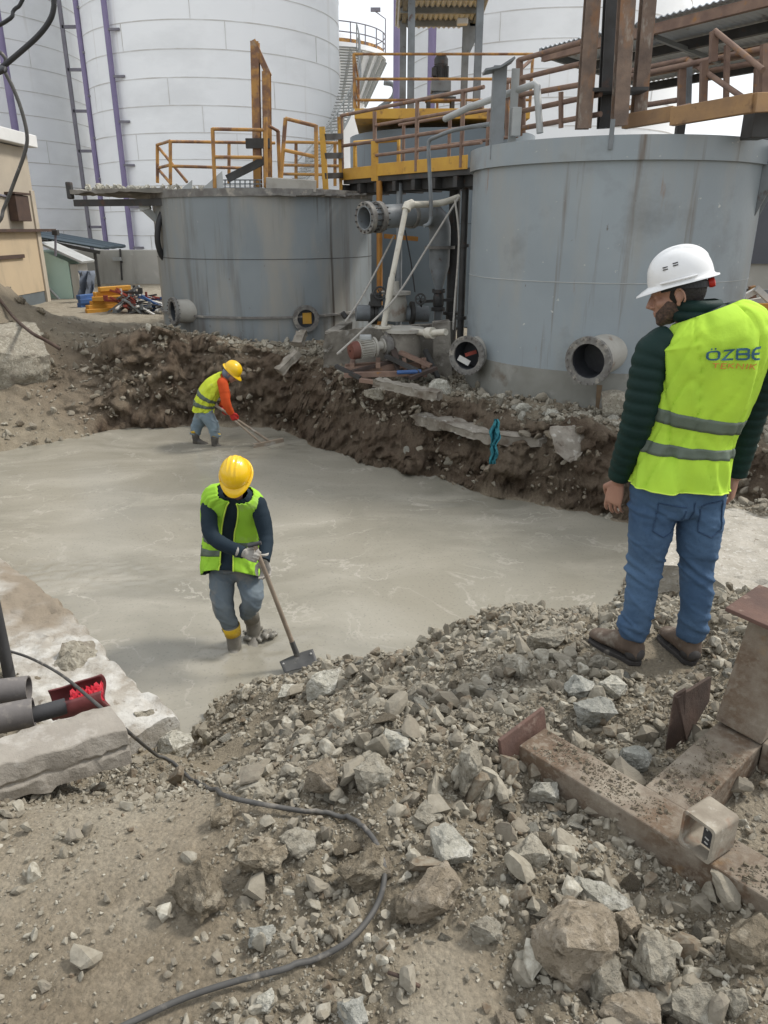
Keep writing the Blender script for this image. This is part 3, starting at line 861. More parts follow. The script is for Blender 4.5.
# ---- far silo with a walk-round platform
fx, fy = -4.6, 62.0
far = thing('platform_silo', 'distant white silo with a railed walkway round its flared top', 'silo', (fx, fy, -.5))
MB().lathe([(3.1, -.5), (3.1, 10.2), (4.55, 13.2), (4.75, 13.2), (4.75, 13.5), (3.3, 13.5), (3.3, 14.3), (0, 15.1)], (fx, fy, 0), n=64).build('shell', M['silo'], far, smooth=30)
rb = MB()
for k in range(30):
    a = 2 * math.pi * k / 30
    rb.bar((fx + 3.2 * math.cos(a), fy + 3.2 * math.sin(a), 10.3), (fx + 4.72 * math.cos(a), fy + 4.72 * math.sin(a), 13.1), .1, .25)
rb.build('bracket_rib', M['pale_steel'], far)
MB().lathe([(4.62, 13.52), (4.62, 13.75)], (fx, fy, 0), n=64).build('kick_plate', M['yellow_rail'], far, solid=.03)
rr = MB()
for zz in (14.1, 14.7): rr.tube([(fx + 4.7 * math.cos(2 * math.pi * k / 48), fy + 4.7 * math.sin(2 * math.pi * k / 48), zz) for k in range(48)], .04, 6, closed=True)
for k in range(24): 
    a = 2 * math.pi * k / 24; rr.tube([(fx + 4.7 * math.cos(a), fy + 4.7 * math.sin(a), 13.5), (fx + 4.7 * math.cos(a), fy + 4.7 * math.sin(a), 14.7)], .04, 6)
rr.build('railing', M['ladder'], far)
fl = MB(); q = V((fx + 4.7, fy - .4, 13.5)); fl.tube([q, q + V((0, 0, 2.2)), q + V((-.8, 0, 2.7))], .04, 6); fl.box(q + V((-.7, 0, 2.75)), (.7, .3, .22))
fl.build('floodlight', M['ladder'], far)
dp = MB().tube(spline([(fx + 4.6, fy - 1.2, 11.6), (fx + 5.3, fy - 1.3, 11.4), (fx + 5.2, fy - 1.3, 10.6), (fx + 3.7, fy - 1.3, 9.3), (fx + 3.6, fy - 1.3, 6), (fx + 3.6, fy - 1.3, -.4)], 5), .17, 8)
dp.build('drain_pipe', M['grey_steel'], far, smooth=50)

# ---- free-standing riser with a hopper near the canopy
hp = thing('dust_hopper', 'blue grey hopper on a tall pipe left of the canopy roof', 'hopper', (atY(397, 50, 30).x, 30, -.5))
x_ = atY(397, 50, 30).x
MB().tube([(x_, 30, -.5), (x_, 30, 10.2)], .13, 10).build('riser_pipe', M['purple'], hp, smooth=40)
MB().lathe([(.15, 9.3), (.65, 10.6), (.75, 12.5), (0, 12.6)], (x_ - .35, 30, 0), n=24).build('hopper_cone', M['grey_steel'], hp, smooth=40)

# ---- retaining wall, shed, house on the left
MB().box((-8.0, 28.2, .25), (20, .35, 1.66)).build('retaining_wall', M['wall_conc'], bevel=.02)
o = bpy.data.objects['retaining_wall']; tag(o, 'low weathered concrete wall behind the stacked orange beams', 'wall')
cw = thing('wall_conduit', 'thin cable with a small junction box hanging down the concrete wall', 'cable', atY(121, 268, 28))
mb = MB(); seg(mb, (120, 249, 28), (122, 280, 28), .035); seg(mb, (121.5, 262, 28), (122.5, 262, 28), .035)
mb.build('cable', M['dark_steel'], cw); MB().box(atY(117, 259, 27.95), (.3, .06, .12)).build('junction_box', M['pale_steel'], cw)

hz = thing('house', 'beige rendered house side with a white eave at the left edge', 'building', (-9.3, 18, -.5))
XW = -9.52
MB().box((XW - 2.5, 17.0, 2.75), (5.0, 9.6, 2.06)).build('upper_wall', M['beige_grey'], hz)
MB().box((XW - 2.5, 17.0, .94), (5.0, 9.6, 1.55)).build('lower_wall', M['beige'], hz)
MB().box((XW - 2.5, 17.0, -.3), (4.97, 9.57, .92)).build('plinth_panel', M['bluegrey'], hz)
MB().box((XW + .0, 21.7, 1.0), (.09, .22, 3.5)).build('corner_post', M['beige_grey'], hz, bevel=.01)
MB().box((XW - 2.55, 16.9, 3.96), (5.6, 10.2, .30)).build('eave', M['eave'], hz, bevel=.02)
MB().bar((XW + .08, 13, 1.75), (XW + .08, 22.6, 1.75), .14, .07).build('ledge', M['brown'], hz)
MB().bar((XW + .03, 13, 1.12), (XW + .03, 20.6, 1.12), .05, .09).build('batten', M['brown'], hz)
bx = MB().box((XW + .12, 20.6, 2.28), (.22, .75, .62)).build('meter_cabinet', M['brown'], hz, bevel=.015)
MB().box((XW + .13, 20.6, 2.63), (.28, .9, .05)).build('cabinet_lid', M['brown'], bx)
mb = MB(); mb.tube([(XW + .03, 14, 3.0), (XW + .03, 20.8, 2.5)], .03, 6); mb.tube([(XW + .02, 16.5, 3.3), (XW + .02, 19.0, 2.6)], .02, 6)
mb.build('surface_cable', M['ladder'], hz)

sh = thing('mint_shed', 'small mint green rendered shed with a sloping roof beside the house', 'shed', atY(55, 295, 22.5))
a0, a1 = atY(40, 250, 22.4), atY(68, 262, 22.4); zb = -.5
mb = MB().extrude([(a0.x, 22.4, zb), (a1.x, 22.4, zb), (a1.x, 22.4, a1.z), (a0.x, 22.4, a0.z)], (0, .8, 0)); mb.build('wall', M['mint'], sh)
MB().box((a1.x + .13, 22.8, (a1.z + zb) / 2 - .03), (.22, .75, a1.z - zb - .08)).build('side_wall', M['wall_conc'], sh)
r0, r1 = atY(38, 243, 22.2), atY(81, 262.5, 22.2)
MB().bar((r0.x, 22.75, r0.z), (r1.x, 22.75, r1.z), 1.0, .06, (0, 0, 1)).build('roof', M['pale_steel'], sh)
mb = MB(); seg(mb, (43, 282, 22.3), (60, 300, 22.3), .035); mb.build('handrail', M['pale_steel'], sh)
MB().box(atY(43.5, 277, 22.3), (.16, .2, .2)).build('lamp_box', M['dark_steel'], sh, bevel=.02)
br = thing('lean_to_roof', 'dark slate blue corrugated lean-to roof behind the mint shed', 'roof', atY(70, 246, 25.5))
p0, p1 = atY(38, 238, 25.5), atY(107, 249, 25.5)
vs = []; fs = []; n = 60
for i in range(n + 1):
    y_ = 25.0 + 2.4 * i / n; c_ = .035 * math.cos(i * 2.2)
    vs += [(p0.x - .4, y_, p0.z + .12 + c_), (p1.x, y_, p1.z + .02 + c_)]
for i in range(n): fs.append((2 * i, 2 * i + 1, 2 * i + 3, 2 * i + 2))
MB().add(vs, fs).build('roof_sheet', M['blue_roof'], br, solid=.05)
mb = MB(); mb.bar((p0.x, 25.1, p0.z - .02), (p1.x - .1, 25.1, p1.z - .1), .08, .1); mb.bar((p0.x + .5, 25.2, -.4), (p0.x + .5, 25.2, p0.z - .05), .08, .08); mb.bar((p1.x - .3, 25.2, -.4), (p1.x - .3, 25.2, p1.z - .1), .08, .08)
mb.build('roof_frame', M['dark_steel'], br)
lp = thing('floodlight_post', 'small floodlight on a short post at the corner of the mint shed', 'floodlight', atY(55, 252, 22.1))
mb = MB(); seg(mb, (55.5, 256, 22.1), (55.5, 234, 22.1), .035); mb.build('post', M['ladder'], lp)
MB().box(atY(55.5, 232.5, 22.05), (.16, .16, .14)).build('lamp_head', M['dark_steel'], lp, bevel=.02)
tp = MB(); vs = []; fs = []
for i in range(9):
    for j in range(7):
        P = atY(78 + 15 * i / 8, 271 + 27 * j / 6, 21.5); P.y += .16 * math.sin(i * 1.7 + j * .5) + .04 * math.sin(j * 2.0); vs.append(P)
for i in range(8):
    for j in range(6): fs.append((i * 7 + j, i * 7 + j + 1, (i + 1) * 7 + j + 1, (i + 1) * 7 + j))
tag(tp.add(vs, fs).build('tarp', M['grey_tarp'], smooth=60, solid=.015), 'blue grey tarp draped against the concrete wall beside the shed', 'tarp')

# ---- stacked formwork beams and scrap by the wall
rs = random.Random(5)
def stack_beam(px0, px1, py, Y, m, dz, label, group, h=.11):
    a, b2 = atY(px0, py, Y), atY(px1, py + dz, Y + rs.uniform(.3, .7))
    b2.z = a.z + rs.uniform(-.01, .02)
    tag(MB().bar(a, b2, .16, h).build('formwork_beam', m, bevel=.012), label, 'beam', group)
YB = 'orange yellow formwork beam in the pile against the concrete wall'
for px0, px1, py, Y in [(99, 130, 289.5, 19.3), (94, 128, 294.5, 19.25), (97, 131, 297.5, 19.6), (92, 126, 299.0, 19.2), (91, 124, 303.5, 19.2), (87, 120, 307.5, 19.1), (86, 118, 311.5, 19.05)]:
    stack_beam(px0, px1, py, Y, M['orange_beam'], 0, YB, 'orange beams by the wall')
for px0, px1, py in [(78, 97, 297.5), (79, 96, 301.5), (79, 95, 305.5), (80, 94, 309.5)]:
    stack_beam(px0, px1, py, 20.2, M['blue_beam'], 0, 'blue steel beam stacked between the tarp and the orange beams', 'blue beams by the wall', .12)
kinds = [('red_scrap', 'rusty red scrap bar'), ('dark_steel', 'dark steel scrap bar'), ('white_scrap', 'white scrap bar'), ('blue_beam', 'blue scrap bar'), ('grey_steel', 'grey steel scrap bar')]
for i in range(64):
    f = rs.random(); px = 118 + 46 * f; top = 291 + 10 * abs(f - .25) ; py = rs.uniform(top, 313)
    Y = 19.3 - (py - 291) * .02 + rs.uniform(-.2, .25); P = atY(px, py, Y)
    d = V((rs.uniform(-1, 1), rs.uniform(-.6, .6), rs.uniform(-.35, .35))).normalized() * rs.uniform(.18, .45)
    ki = 0 if (rs.random() < .45 and f < .55 and py < 302) else (3 if f > .6 and rs.random() < .45 else rs.choice([1, 1, 4, 4, 1, 2, 0]))
    mk, nm = kinds[ki]
    w_ = rs.uniform(.03, .08)
    mb = MB().bar(P - d, P + d, w_, w_ * .7)
    if i % 3 == 0: mb.bar(P + d * .9, P + d * .9 + V((0, 0, .12)), w_ * 1.4, w_ * .8)
    tag(mb.build('scrap_bar', M[mk]), nm + ' in the tangled heap right of the orange beams', 'scrap', nm + 's in the scrap heap')

# =================================================================== ROUND TANKS
def tank(cx, cy, R, z0, z1, zs, label, m, rim=.06, rim_h=.2, seams=(), skirt=None):
    t = thing('round_tank', label, 'tank', (cx, cy, z0), 'round grey process tanks')
    MB().lathe([(R, zs), (R, z1 - .001), (R - .015, z1), (0, z1)], (cx, cy, 0), n=128).build('shell', m, t, smooth=40)
    if skirt: MB().lathe([(R + .012, z0 - .3), (R + .012, zs), (R - .05, zs)], (cx, cy, 0), n=96).build('footing', M['skirt'], t, smooth=40)
    if rim_h: MB().lathe([(R - .02, z1 - rim_h), (R + rim, z1 - rim_h), (R + rim, z1 + .03), (R - .25, z1 + .03)], (cx, cy, 0), n=128).build('rim_band', M['tank'] if m is M['tank'] else M['flange'], t, smooth=35)
    for z in seams:
        MB().lathe([(R - .01, z - .008), (R + .006, z - .004), (R + .006, z + .004), (R - .01, z + .008)], (cx, cy, 0), n=128).build('weld_seam', M['pale_steel'] if m is M['tank'] else M['dark_steel'], t, smooth=60)
    return t

def nozzle(par, base, axis, L, ro, name='nozzle', m='nozzle', ring=1.2, bolts=20, face='flange'):
    base = V(base); ax = V(axis).normalized(); tip = base + ax * L
    o = MB().pipe(base - ax * .25, tip - ax * .02, ro, ro * .9, 40).build(name, M[m], par, smooth=40)
    bb = MB().pipe(tip - ax * .05, tip, ro * ring, ro * .86, 48)
    u = ax.orthogonal().normalized(); w = ax.cross(u)
    for k in range(bolts):
        a = 2 * math.pi * k / bolts; c = tip + (u * math.cos(a) + w * math.sin(a)) * ro * (ring - .085)
        bb.tube([c - ax * .075, c + ax * .024], ro * .06, 6)
    bb.build('flange', M[face], o, smooth=35)
    MB().lathe([(ro * .86, 0), (0, 0)], tip - ax * (L * .75), ax, 40).build('bore', M['bore'], o)
    MB().pipe(tip - ax * (L * .75), tip - ax * .03, ro * .895, ro * .84, 40).build('liner', M['bore'], o, smooth=40)
    return o

# ---- right tank (near)
RT = (3.30, 11.7, 2.0); RT_TOP = 2.8
TANK_R_C = RT
rt = tank(*RT, -.48, RT_TOP, .02, 'near round grey tank behind the man in the white helmet', M['tank'], .05, .24, (1.15,), True)
def on_tank(T, px, py, off=0.0):
    """point on a tank's near surface seen at a picture point"""
    d = ray(px, py); cx, cy, R = T; R += off
    a = d.x ** 2 + d.y ** 2; b_ = -2 * (d.x * cx + d.y * cy); c_ = cx * cx + cy * cy - R * R
    disc = max(b_ * b_ - 4 * a * c_, 0); t = (-b_ - math.sqrt(disc)) / (2 * a)
    return V((d.x * t, d.y * t, CAM_Z + d.z * t))
P = on_tank(RT, 604, 354)
nozzle(rt, P, (-.62, -.78, -.06), .50, .255)
P = on_tank(RT, 476, 352)
nz = nozzle(rt, P + V((.05, 0, 0)), (-.55, -.83, 0), .42, .235)
tip = P + V((-.55, -.83, 0)).normalized() * .30
vs = [tip + V((rs.uniform(-.16, .16), rs.uniform(-.05, .05), rs.uniform(-.12, .06))) for _ in range(5)]
MB().box(tip + V((-.04, -.02, -.08)), (.18, .03, .08), Matrix.Rotation(.5, 3, 'Y')).build('rag', M['white_scrap'], nz)
MB().box(tip + V((.06, -.0, .02)), (.17, .03, .05), Matrix.Rotation(-.3, 3, 'Y')).build('rag', M['red_scrap'], nz)
# rust run under the big nozzle, gussets, bracket post and roof plates
q0 = on_tank(RT, 600, 381, .004); q1 = on_tank(RT, 596, 400, .004)
mb = MB()
for i in range(8):
    z_ = q0.z - .05 - .045 * i; w_ = .035 - .002 * i
    a_ = math.atan2(q0.y - RT[1], q0.x - RT[0]); pr = lambda aa, z: (RT[0] + (RT[2] + .016) * math.cos(aa), RT[1] + (RT[2] + .016) * math.sin(aa), z)
    mb.add([pr(a_ - w_ / RT[2], z_), pr(a_ + w_ / RT[2], z_), pr(a_ + w_ / RT[2], z_ - .045), pr(a_ - w_ / RT[2], z_ - .045)], [(0, 1, 2, 3)])
mb.build('rust_run', mat('rust_run', (.22, .15, .09), (.16, .12, .08), 9, rough=.9), rt)
for a in (-38, -27):
    ar = math.radians(a); d = V((math.cos(ar), math.sin(ar), 0)); c = V((RT[0], RT[1], 0)) + d * (RT[2] + .0)
    s = d.cross(V((0, 0, 1))) * .02
    pts = [c + V((0, 0, RT_TOP - .02)), c + d * .26 + V((0, 0, RT_TOP - .02)), c + d * .26 + V((0, 0, RT_TOP - .2)), c + V((0, 0, RT_TOP - .85))]
    MB().extrude([p - s for p in pts], s * 2).build('gusset', M['grey_steel'], rt, bevel=.004)
for px in (611,):
    P = on_tank(RT, px, 140, .055); MB().bar(P + V((0, 0, -.1)), P + V((0, 0, .22)), .05, .03, (0, 1, 0)).build('rim_clip', M['grey_steel'], rt)
# bracket post with a folded hat plate on the left of the rim
P = atY(497, 138, 10.9)
ps = thing('bracket_post', 'grey steel post with a folded hat plate bolted to the tank rim', 'post', (P.x, 10.9, 2.5))
mb = MB().bar((P.x, 10.9, 2.66), (P.x, 10.9, 3.75), .17, .05, (0, 1, 0)); mb.bar((P.x - .07, 10.97, 2.66), (P.x - .07, 10.97, 3.75), .03, .12, (0, 1, 0)); mb.build('post', M['grey_steel'], ps, bevel=.004)
h0, h1, h2 = atY(484, 72, 10.9), atY(499, 69, 10.9), atY(513, 60, 10.9)
mb = MB().bar(h0, h1, .34, .025); mb.bar(h1, h2, .34, .025); mb.build('hat_plate', M['grey_steel'], ps)
P2 = atY(512, 138, 11.1)
mb = MB().bar((P2.x, 11.1, 2.3), (P2.x, 11.1, 3.75), .10, .05, (0, 1, 0)); mb.build('stay', M['pale_steel'], ps)
MB().box(atY(516, 122, 10.95), (.12, .1, .34)).build('junction_box', M['pale_steel'], ps, bevel=.01)

# ---- left tank
LT = (-2.42, 16.1, 2.16); LT_TOP = 2.42
lt = tank(*LT, -.4, LT_TOP, -.35, 'low weathered grey tank with a manhole and yellow railings on top', M['tank_left'], .03, .10, (1.28,))
MB().lathe([(LT[2] - .02, .245), (LT[2] + .05, .25), (LT[2] + .05, .285), (LT[2] - .02, .29)], (LT[0], LT[1], 0), n=128).build('ledge', M['flange'], lt, smooth=40)
nozzle(lt, on_tank(LT, 188, 311), (-.84, -.54, .02), .30, .215)
P = on_tank(LT, 305, 318); nrm = V((P.x - LT[0], P.y - LT[1], 0)).normalized()
mh = nozzle(lt, P, nrm * 1.0 + V((-.12, -.2, 0)), .13, .19, 'manhole', 'flange', 1.28, 18)
MB().box(P + nrm * .05 + V((.02, 0, .0)), (.17, .02, .20), Matrix.Rotation(math.atan2(nrm.y, nrm.x) + math.pi / 2, 3, 'Z')).build('inner_plate', M['yellow'], mh)
dk = MB(); zt = LT_TOP + .05
e = [atZ(97, 201, zt - .0)]
pts = [(-5.95, 15.2), (-4.6, 14.55), (-4.0, 14.6), (-3.2, 15.6), (-3.6, 17.6), (-5.0, 18.2), (-5.9, 17.4)]
dk.prism(pts, zt - .07, zt + .02); roughen(dk.build('deck_slab', M['dirty_conc'], lt), .18, .03, 3)
MB().bar((-5.9, 15.3, zt - .22), (-4.0, 14.75, zt - .22), .1, .12).build('deck_edge_beam', M['dark_steel'], lt)
MB().box((-5.97, 15.3, zt + .0), (.10, .14, .30)).build('deck_end_stub', M['dark_steel'], lt, bevel=.02)
mb = MB().bar(atY(143, 207, 15.0), atY(165, 227, 15.2), .10, .12); mb.bar(atY(140, 208, 15.0), atY(150, 206, 15.0), .12, .1); mb.build('deck_strut', M['pale_steel'], lt)
hs = [(165, 207, 14.9), (159, 222, 14.8), (157.5, 240, 14.8), (161, 254, 14.9), (168, 263, 15.1)]
tag(MB().tube(spline([atY(*p) for p in hs], 6), .055, 10).build('hose', M['dark_hose'], smooth=60), 'black rubber hose looping down the left side of the low tank', 'hose')
# debris of broken concrete lying along the deck
db = MB()
for i in range(240):
    x_ = rs.uniform(-5.8, -3.4); y_ = rs.uniform(14.85, 17); 
    if x_ < -5.6 and y_ < 15.4: continue
    r_ = rs.uniform(.02, .075)
    bm = rock_shape(4000 + i % 12, 0, 10); vs = [V(v.co) * r_ + V((x_, y_, zt + .02 + r_ * .4)) for v in bm.verts]; bm.verts.index_update()
    fs = [[v.index for v in f.verts] for f in bm.faces]; bm.free(); db.add(vs, fs)
tag(db.build('crushed_concrete', R_MATS['pale'], fix=False), 'pale crushed concrete spilled over the deck of the low tank', 'debris', None, 'stuff')
for px0, px1, px2, Y in [(175, 192, 192, 14.6), (196, 222, 224, 14.3)]:
    a_, b_, c_ = atY(px0, 194, Y), atY(px1, 180 if px0 < 190 else 171, Y), atY(px2, 193, Y)
    tag(MB().extrude([a_, b_, c_], (0, .03, 0)).build('gusset_plate', M['pale_steel']), ('smaller' if px0 < 190 else 'larger') + ' grey triangular steel plate standing on the rim of the low tank', 'steel plate')
mb = MB(); 
for px in range(215, 262, 5): seg(mb, (px, 180, 14.6), (px, 192, 14.6), .012, 5)
for py in range(180, 193, 4): seg(mb, (213, py, 14.6), (262, py, 14.6), .012, 5)
tag(mb.build('mesh_panel', M['grey_steel']), 'grey wire mesh panel lying on top of the low tank', 'mesh')
tag(MB().bar(atY(227, 179, 14.4), atY(265, 160, 14.5), .07, .13).build('steel_channel', M['dark_steel'], bevel=.005), 'dark steel channel leaning up against the orange posts', 'steel channel')
tag(MB().bar(atY(268, 184, 14.5), atY(317, 187, 14.5), .5, .2).build('concrete_plank', M['concrete'], bevel=.015), 'weathered concrete plank lying on the rim of the low tank', 'plank')
mb = MB()
for k in range(28):
    px = 172 + 192 * k / 27; P = atY(px, 196 - .2 * math.sin(k), 13.95 + 1.4 * ((px - 267) / 97) ** 2)
    mb.box(P + V((0, 0, .02)), (.36, .12, .035), Matrix.Rotation(rs.uniform(-.08, .08), 3, 'Y'))
mb.build('rim_flashing', M['flange'], lt)

def railing(name, label, m, posts, rails, r=.03, group=None):
    P0 = atY(*posts[0][0]); t = thing(name, label, 'railing', P0, group)
    for a, b2 in posts: mb = MB(); seg(mb, a, b2, r); mb.build('post', m, t, smooth=50)
    for a, b2 in rails: mb = MB(); seg(mb, a, b2, r * .85); mb.build('rail', m, t, smooth=50)
    return t
G = 'railings on top of the tanks'
Y1 = 15.4
railing('guard_railing', 'rusty orange railing with a diagonal brace at the left end of the low tank', M['yellow_rail'],
    [((157.5, 183, Y1), (157.3, 144, Y1)), ((170.5, 184, Y1 - .6), (170.3, 141, Y1 - .6)), ((229, 184, 15.6), (229, 142, 15.6))],
    [((157, 145, Y1), (170, 141, Y1 - .6)), ((170, 141.5, Y1 - .6), (275, 143, 15.6)), ((158, 168, Y1), (170, 165, Y1 - .6)), ((170, 166, Y1 - .6), (256, 168.5, 15.6)), ((159, 148, Y1), (187, 182, Y1 - .5)), ((159, 170, Y1), (171, 184, Y1 - .5))], .032, G)
railing('guard_railing', 'orange railing panel in front of the tall twin posts on the low tank', M['yellow_rail'],
    [((215, 192, 14.3), (212.5, 128, 14.3)), ((266, 186, 14.3), (265.5, 117, 14.3)), ((280, 181, 14.6), (278, 131, 14.6))],
    [((212.5, 129, 14.3), (265, 130, 14.3)), ((214.5, 157, 14.3), (262, 157.5, 14.3)), ((269, 126, 14.4), (278, 131, 14.6))], .034, G)
railing('guard_railing', 'tilted orange gate panel with sloping rails right of the twin posts', M['yellow_rail'],
    [((281, 178, 14.5), (285.5, 118, 14.5)), ((316.5, 188, 14.4), (316, 125, 14.4))],
    [((285.5, 118.5, 14.5), (316, 126, 14.4)), ((284, 150, 14.5), (316, 157, 14.4))], .036, G)
railing('guard_railing', 'long orange back railing seen behind the gate panel of the low tank', M['yellow_rail'],
    [((296, 185, 17.4), (296, 143, 17.4)), ((335, 186, 17.2), (335, 143, 17.2))],
    [((283, 142, 17.4), (343, 143, 17.0)), ((283, 165, 17.4), (343, 166, 17.0)), ((283, 174, 17.4), (343, 175, 17.0))], .035, G)
tw = thing('twin_post_frame', 'tall twin orange posts with a sloping head bar on the low tank', 'post frame', atY(261, 185, 14.8))
for px0, px1, py in [(258, 255, 42), (268, 266.5, 72)]:
    mb = MB().hprofile(atY(px0, 188, 14.8), atY(px1, py, 14.8), .14, .16, .02, .02, (0, 1, 0)); mb.build('post', M['yellow_rail'], tw)
MB().bar(atY(253, 41, 14.8), atY(269, 76, 14.8), .13, .10).build('head_bar', M['yellow_rail'], tw)
MB().bar(atY(246, 143.5, 14.72), atY(270, 143.5, 14.72), .1, .16).build('clamp', M['dark_steel'], tw)
lg = thing('short_ladder', 'short yellow ladder with dark rungs between the low tank and the walkway', 'ladder', atY(330, 190, 15.0))
mb = MB().bar(atY(326, 194, 15.0), atY(322, 127, 15.0), .10, .12, (0, 1, 0)); mb.build('stile', M['yellow'], lg)
mb = MB().bar(atY(341, 190, 15.5), atY(339, 117, 15.5), .06, .08, (0, 1, 0)); mb.build('stile', M['yellow'], lg)
for py in (137, 156, 176): mb = MB().bar(atY(324, py, 14.95), atY(341, py - .5, 15.45), .10, .10); mb.build('rung', M['dark_steel'], lg)

# ---- centre tank with mixer, platform and canopy
CT = (1.42, 20.2, 2.25)
ct = tank(*CT, -.45, 3.85, -.4, 'taller round tank in the middle carrying the mixer motor under a canopy', M['tank_dark'], .0, 0, (1.9, 2.9))
Yp = 18.0
xa, xb = atY(354.5, 110, Yp).x, atY(530, 110, Yp).x
MB().box(((xa + xb) / 2, 19.6, 4.11), (xb - xa, 3.3, .20)).build('platform', M['yellow'], ct, bevel=.01)
def box_rail(name, label, x0, x1, y0, y1, z0, h, m, mids=(.5,), group=None, r=.033):
    t = thing(name, label, 'railing', (x0, y0, z0), group)
    for (x_, y_) in [(x0, y0), (x1, y0), (x1, y1), (x0, y1), ((x0 + x1) * .53, y1)]:
        MB().tube([(x_, y_, z0), (x_, y_, z0 + h)], r, 8).build('post', m, t, smooth=50)
    for f in list(mids) + [1.0]:
        MB().tube([(x0, y0, z0 + h * f), (x1, y0, z0 + h * f)], r * .8, 8).build('rail', m, t, smooth=50)
        MB().tube([(x0, y1, z0 + h * f), (x1, y1, z0 + h * f)], r * .8, 8).build('rail', m, t, smooth=50)
        MB().tube([(x0, y0, z0 + h * f), (x0, y1, z0 + h * f)], r * .8, 8).build('rail', m, t, smooth=50)
    return t
box_rail('guard_railing', 'orange square railing round the mixer platform under the canopy', xa, xb, Yp + .06, 20.9, 4.22, 1.02, M['yellow_rail'], (.16, .55), G)
mx = thing('mixer_motor', 'dark finned mixer motor on a steel stand under the canopy', 'motor', atY(441, 104, 19.0))
zq = 4.22; xm = atY(440.5, 90, 19.0).x
mb = MB().box((xm, 19, zq + .30), (.66, .6, .05))
for sx in (-.27, .27):
    for sy in (-.25, .25): mb.bar((xm + sx, 19 + sy, zq), (xm + sx, 19 + sy, zq + .30), .07, .07, (0, 1, 0))
mb.build('stand', M['dark_steel'], mx)
mb = MB().lathe([(.30, zq + .33), (.30, zq + .38), (.18, zq + .40), (.18, zq + .46)], (xm, 19, 0), n=24); mb.box((xm, 19, zq + .55), (.44, .42, .21)); mb.build('gearbox', M['grey_steel'], mx, bevel=.012)
mb = MB().lathe([(.14, zq + .66), (.145, zq + .98), (.155, zq + .99), (.155, zq + 1.10), (.11, zq + 1.17), (0, zq + 1.18)], (xm, 19, 0), n=28)
for k in range(20):
    a = 2 * math.pi * k / 20; d = V((math.cos(a), math.sin(a), 0)); c = V((xm, 19, 0)) + d * .155
    mb.bar(c + V((0, 0, zq + .68)), c + V((0, 0, zq + .96)), .012, .04, d)
mb.box((xm - .16, 18.95, zq + .84), (.1, .14, .16)); mb.build('motor_body', M['dark_steel'], mx, smooth=35)
cn = thing('canopy', 'grey steel canopy with a corrugated roof over the mixer motor', 'canopy', atY(440, 104, 19.2))
for px, Y, top in [(403, 19.9, 6.25), (411, 18.3, 6.3), (465, 19.9, 6.2), (478, 18.3, 6.3)]:
    x_ = atY(px, 60, Y).x; mb = MB().hprofile((x_, Y, 4.1), (x_, Y, top), .15, .15, .02, .02, (0, 1, 0)); mb.build('post', M['grey_steel'], cn)
x0, x1 = atY(400, 20, 19.3).x, atY(480, 20, 19.3).x
vs, fs = [], []; n = 70
for i in range(n + 1):
    x_ = x0 - .1 + (x1 - x0 + .2) * i / n; c_ = .03 * math.sin(i * 1.5)
    vs += [(x_, 17.9, 6.45 + c_), (x_, 20.4, 6.25 + c_)]
for i in range(n): fs.append((2 * i, 2 * i + 1, 2 * i + 3, 2 * i + 2))
MB().add(vs, fs).build('roof_sheet', M['sheet'], cn, solid=.02)
for Y, z_ in ((18.3, 6.33), (19.1, 6.27), (19.9, 6.2)): MB().bar((x0, Y, z_), (x1, Y, z_), .1, .12).build('roof_beam', M['grey_steel'], cn)
for x_ in (x0 + .1, x1 - .05): MB().bar((x_, 18.0, 6.38), (x_, 20.3, 6.2), .1, .1).build('roof_beam', M['grey_steel'], cn)
xk = atY(465, 30, 19.9).x
MB().extrude([(xk - .02, 19.85, 6.2), (xk + .42, 19.85, 6.2), (xk - .02, 19.85, 5.3)], (0, .04, 0)).build('knee_plate', M['grey_steel'], cn)
MB().box((xk - .12, 19.3, 6.1), (.24, .2, .12)).build('floodlight', M['eave'], cn, bevel=.02)

# ---- walkway running from the low tank across to the near tank
A, B = atY(342.5, 178, 15.5), atY(467, 167.5, 12.75); wz = 2.7
dr = V((B.x - A.x, B.y - A.y, 0)).normalized(); pn = V((-dr.y, dr.x, 0)) if -dr.y > 0 else V((dr.y, -dr.x, 0))
pn = V((abs(dr.y), dr.x, 0)).normalized()
A.z = B.z = wz
wk = thing('walkway', 'yellow edged steel walkway bridging the low tank and the near tank', 'walkway', A)
MB().bar(A + pn * .55 + V((0, 0, -.06)), B + pn * .55 + dr * .25 + V((0, 0, -.06)), 1.06, .10).build('deck', M['dark_steel'], wk)
mb = MB()
for k in range(7):
    c = A.lerp(B, k / 6.5); mb.bar(c + V((0, 0, -.2)), c + pn * 1.1 + V((0, 0, -.2)), .09, .16)
mb.bar(A + V((0, 0, -.18)) + pn * .2, B + V((0, 0, -.18)) + pn * .2, .08, .18); mb.build('joist', M['dark_steel'], wk)
c1 = A.lerp(B, .31)
MB().bar(A + V((0, 0, .06)), c1 + V((0, 0, .06)), .03, .20).build('toe_board', M['yellow'], wk, bevel=.004)
MB().bar(c1 + dr * .05 + V((0, 0, .08)), B + V((0, 0, .07)), .03, .20).build('toe_board', M['yellow'], wk, bevel=.004)
D2 = B + dr * .1
wr = thing('guard_railing', 'rusty brown railing along the yellow edged walkway', 'railing', A, G)
tag(wr, wr['label'], 'railing')
up = V((0, 0, 1))
for f in (0, .64, .96): c = A.lerp(B, f); MB().tube([c, c + up * 1.06], .035, 8).build('post', M['rust_rail'], wr, smooth=50)
c = A.lerp(B, .30); MB().bar(c + V((0, 0, -.1)), c + up * .55, .13, .09, (0, 1, 0)).build('post', M['yellow'], wr)
MB().tube([c + up * .5, c + up * 1.02], .035, 8).build('post', M['rust_rail'], wr, smooth=50)
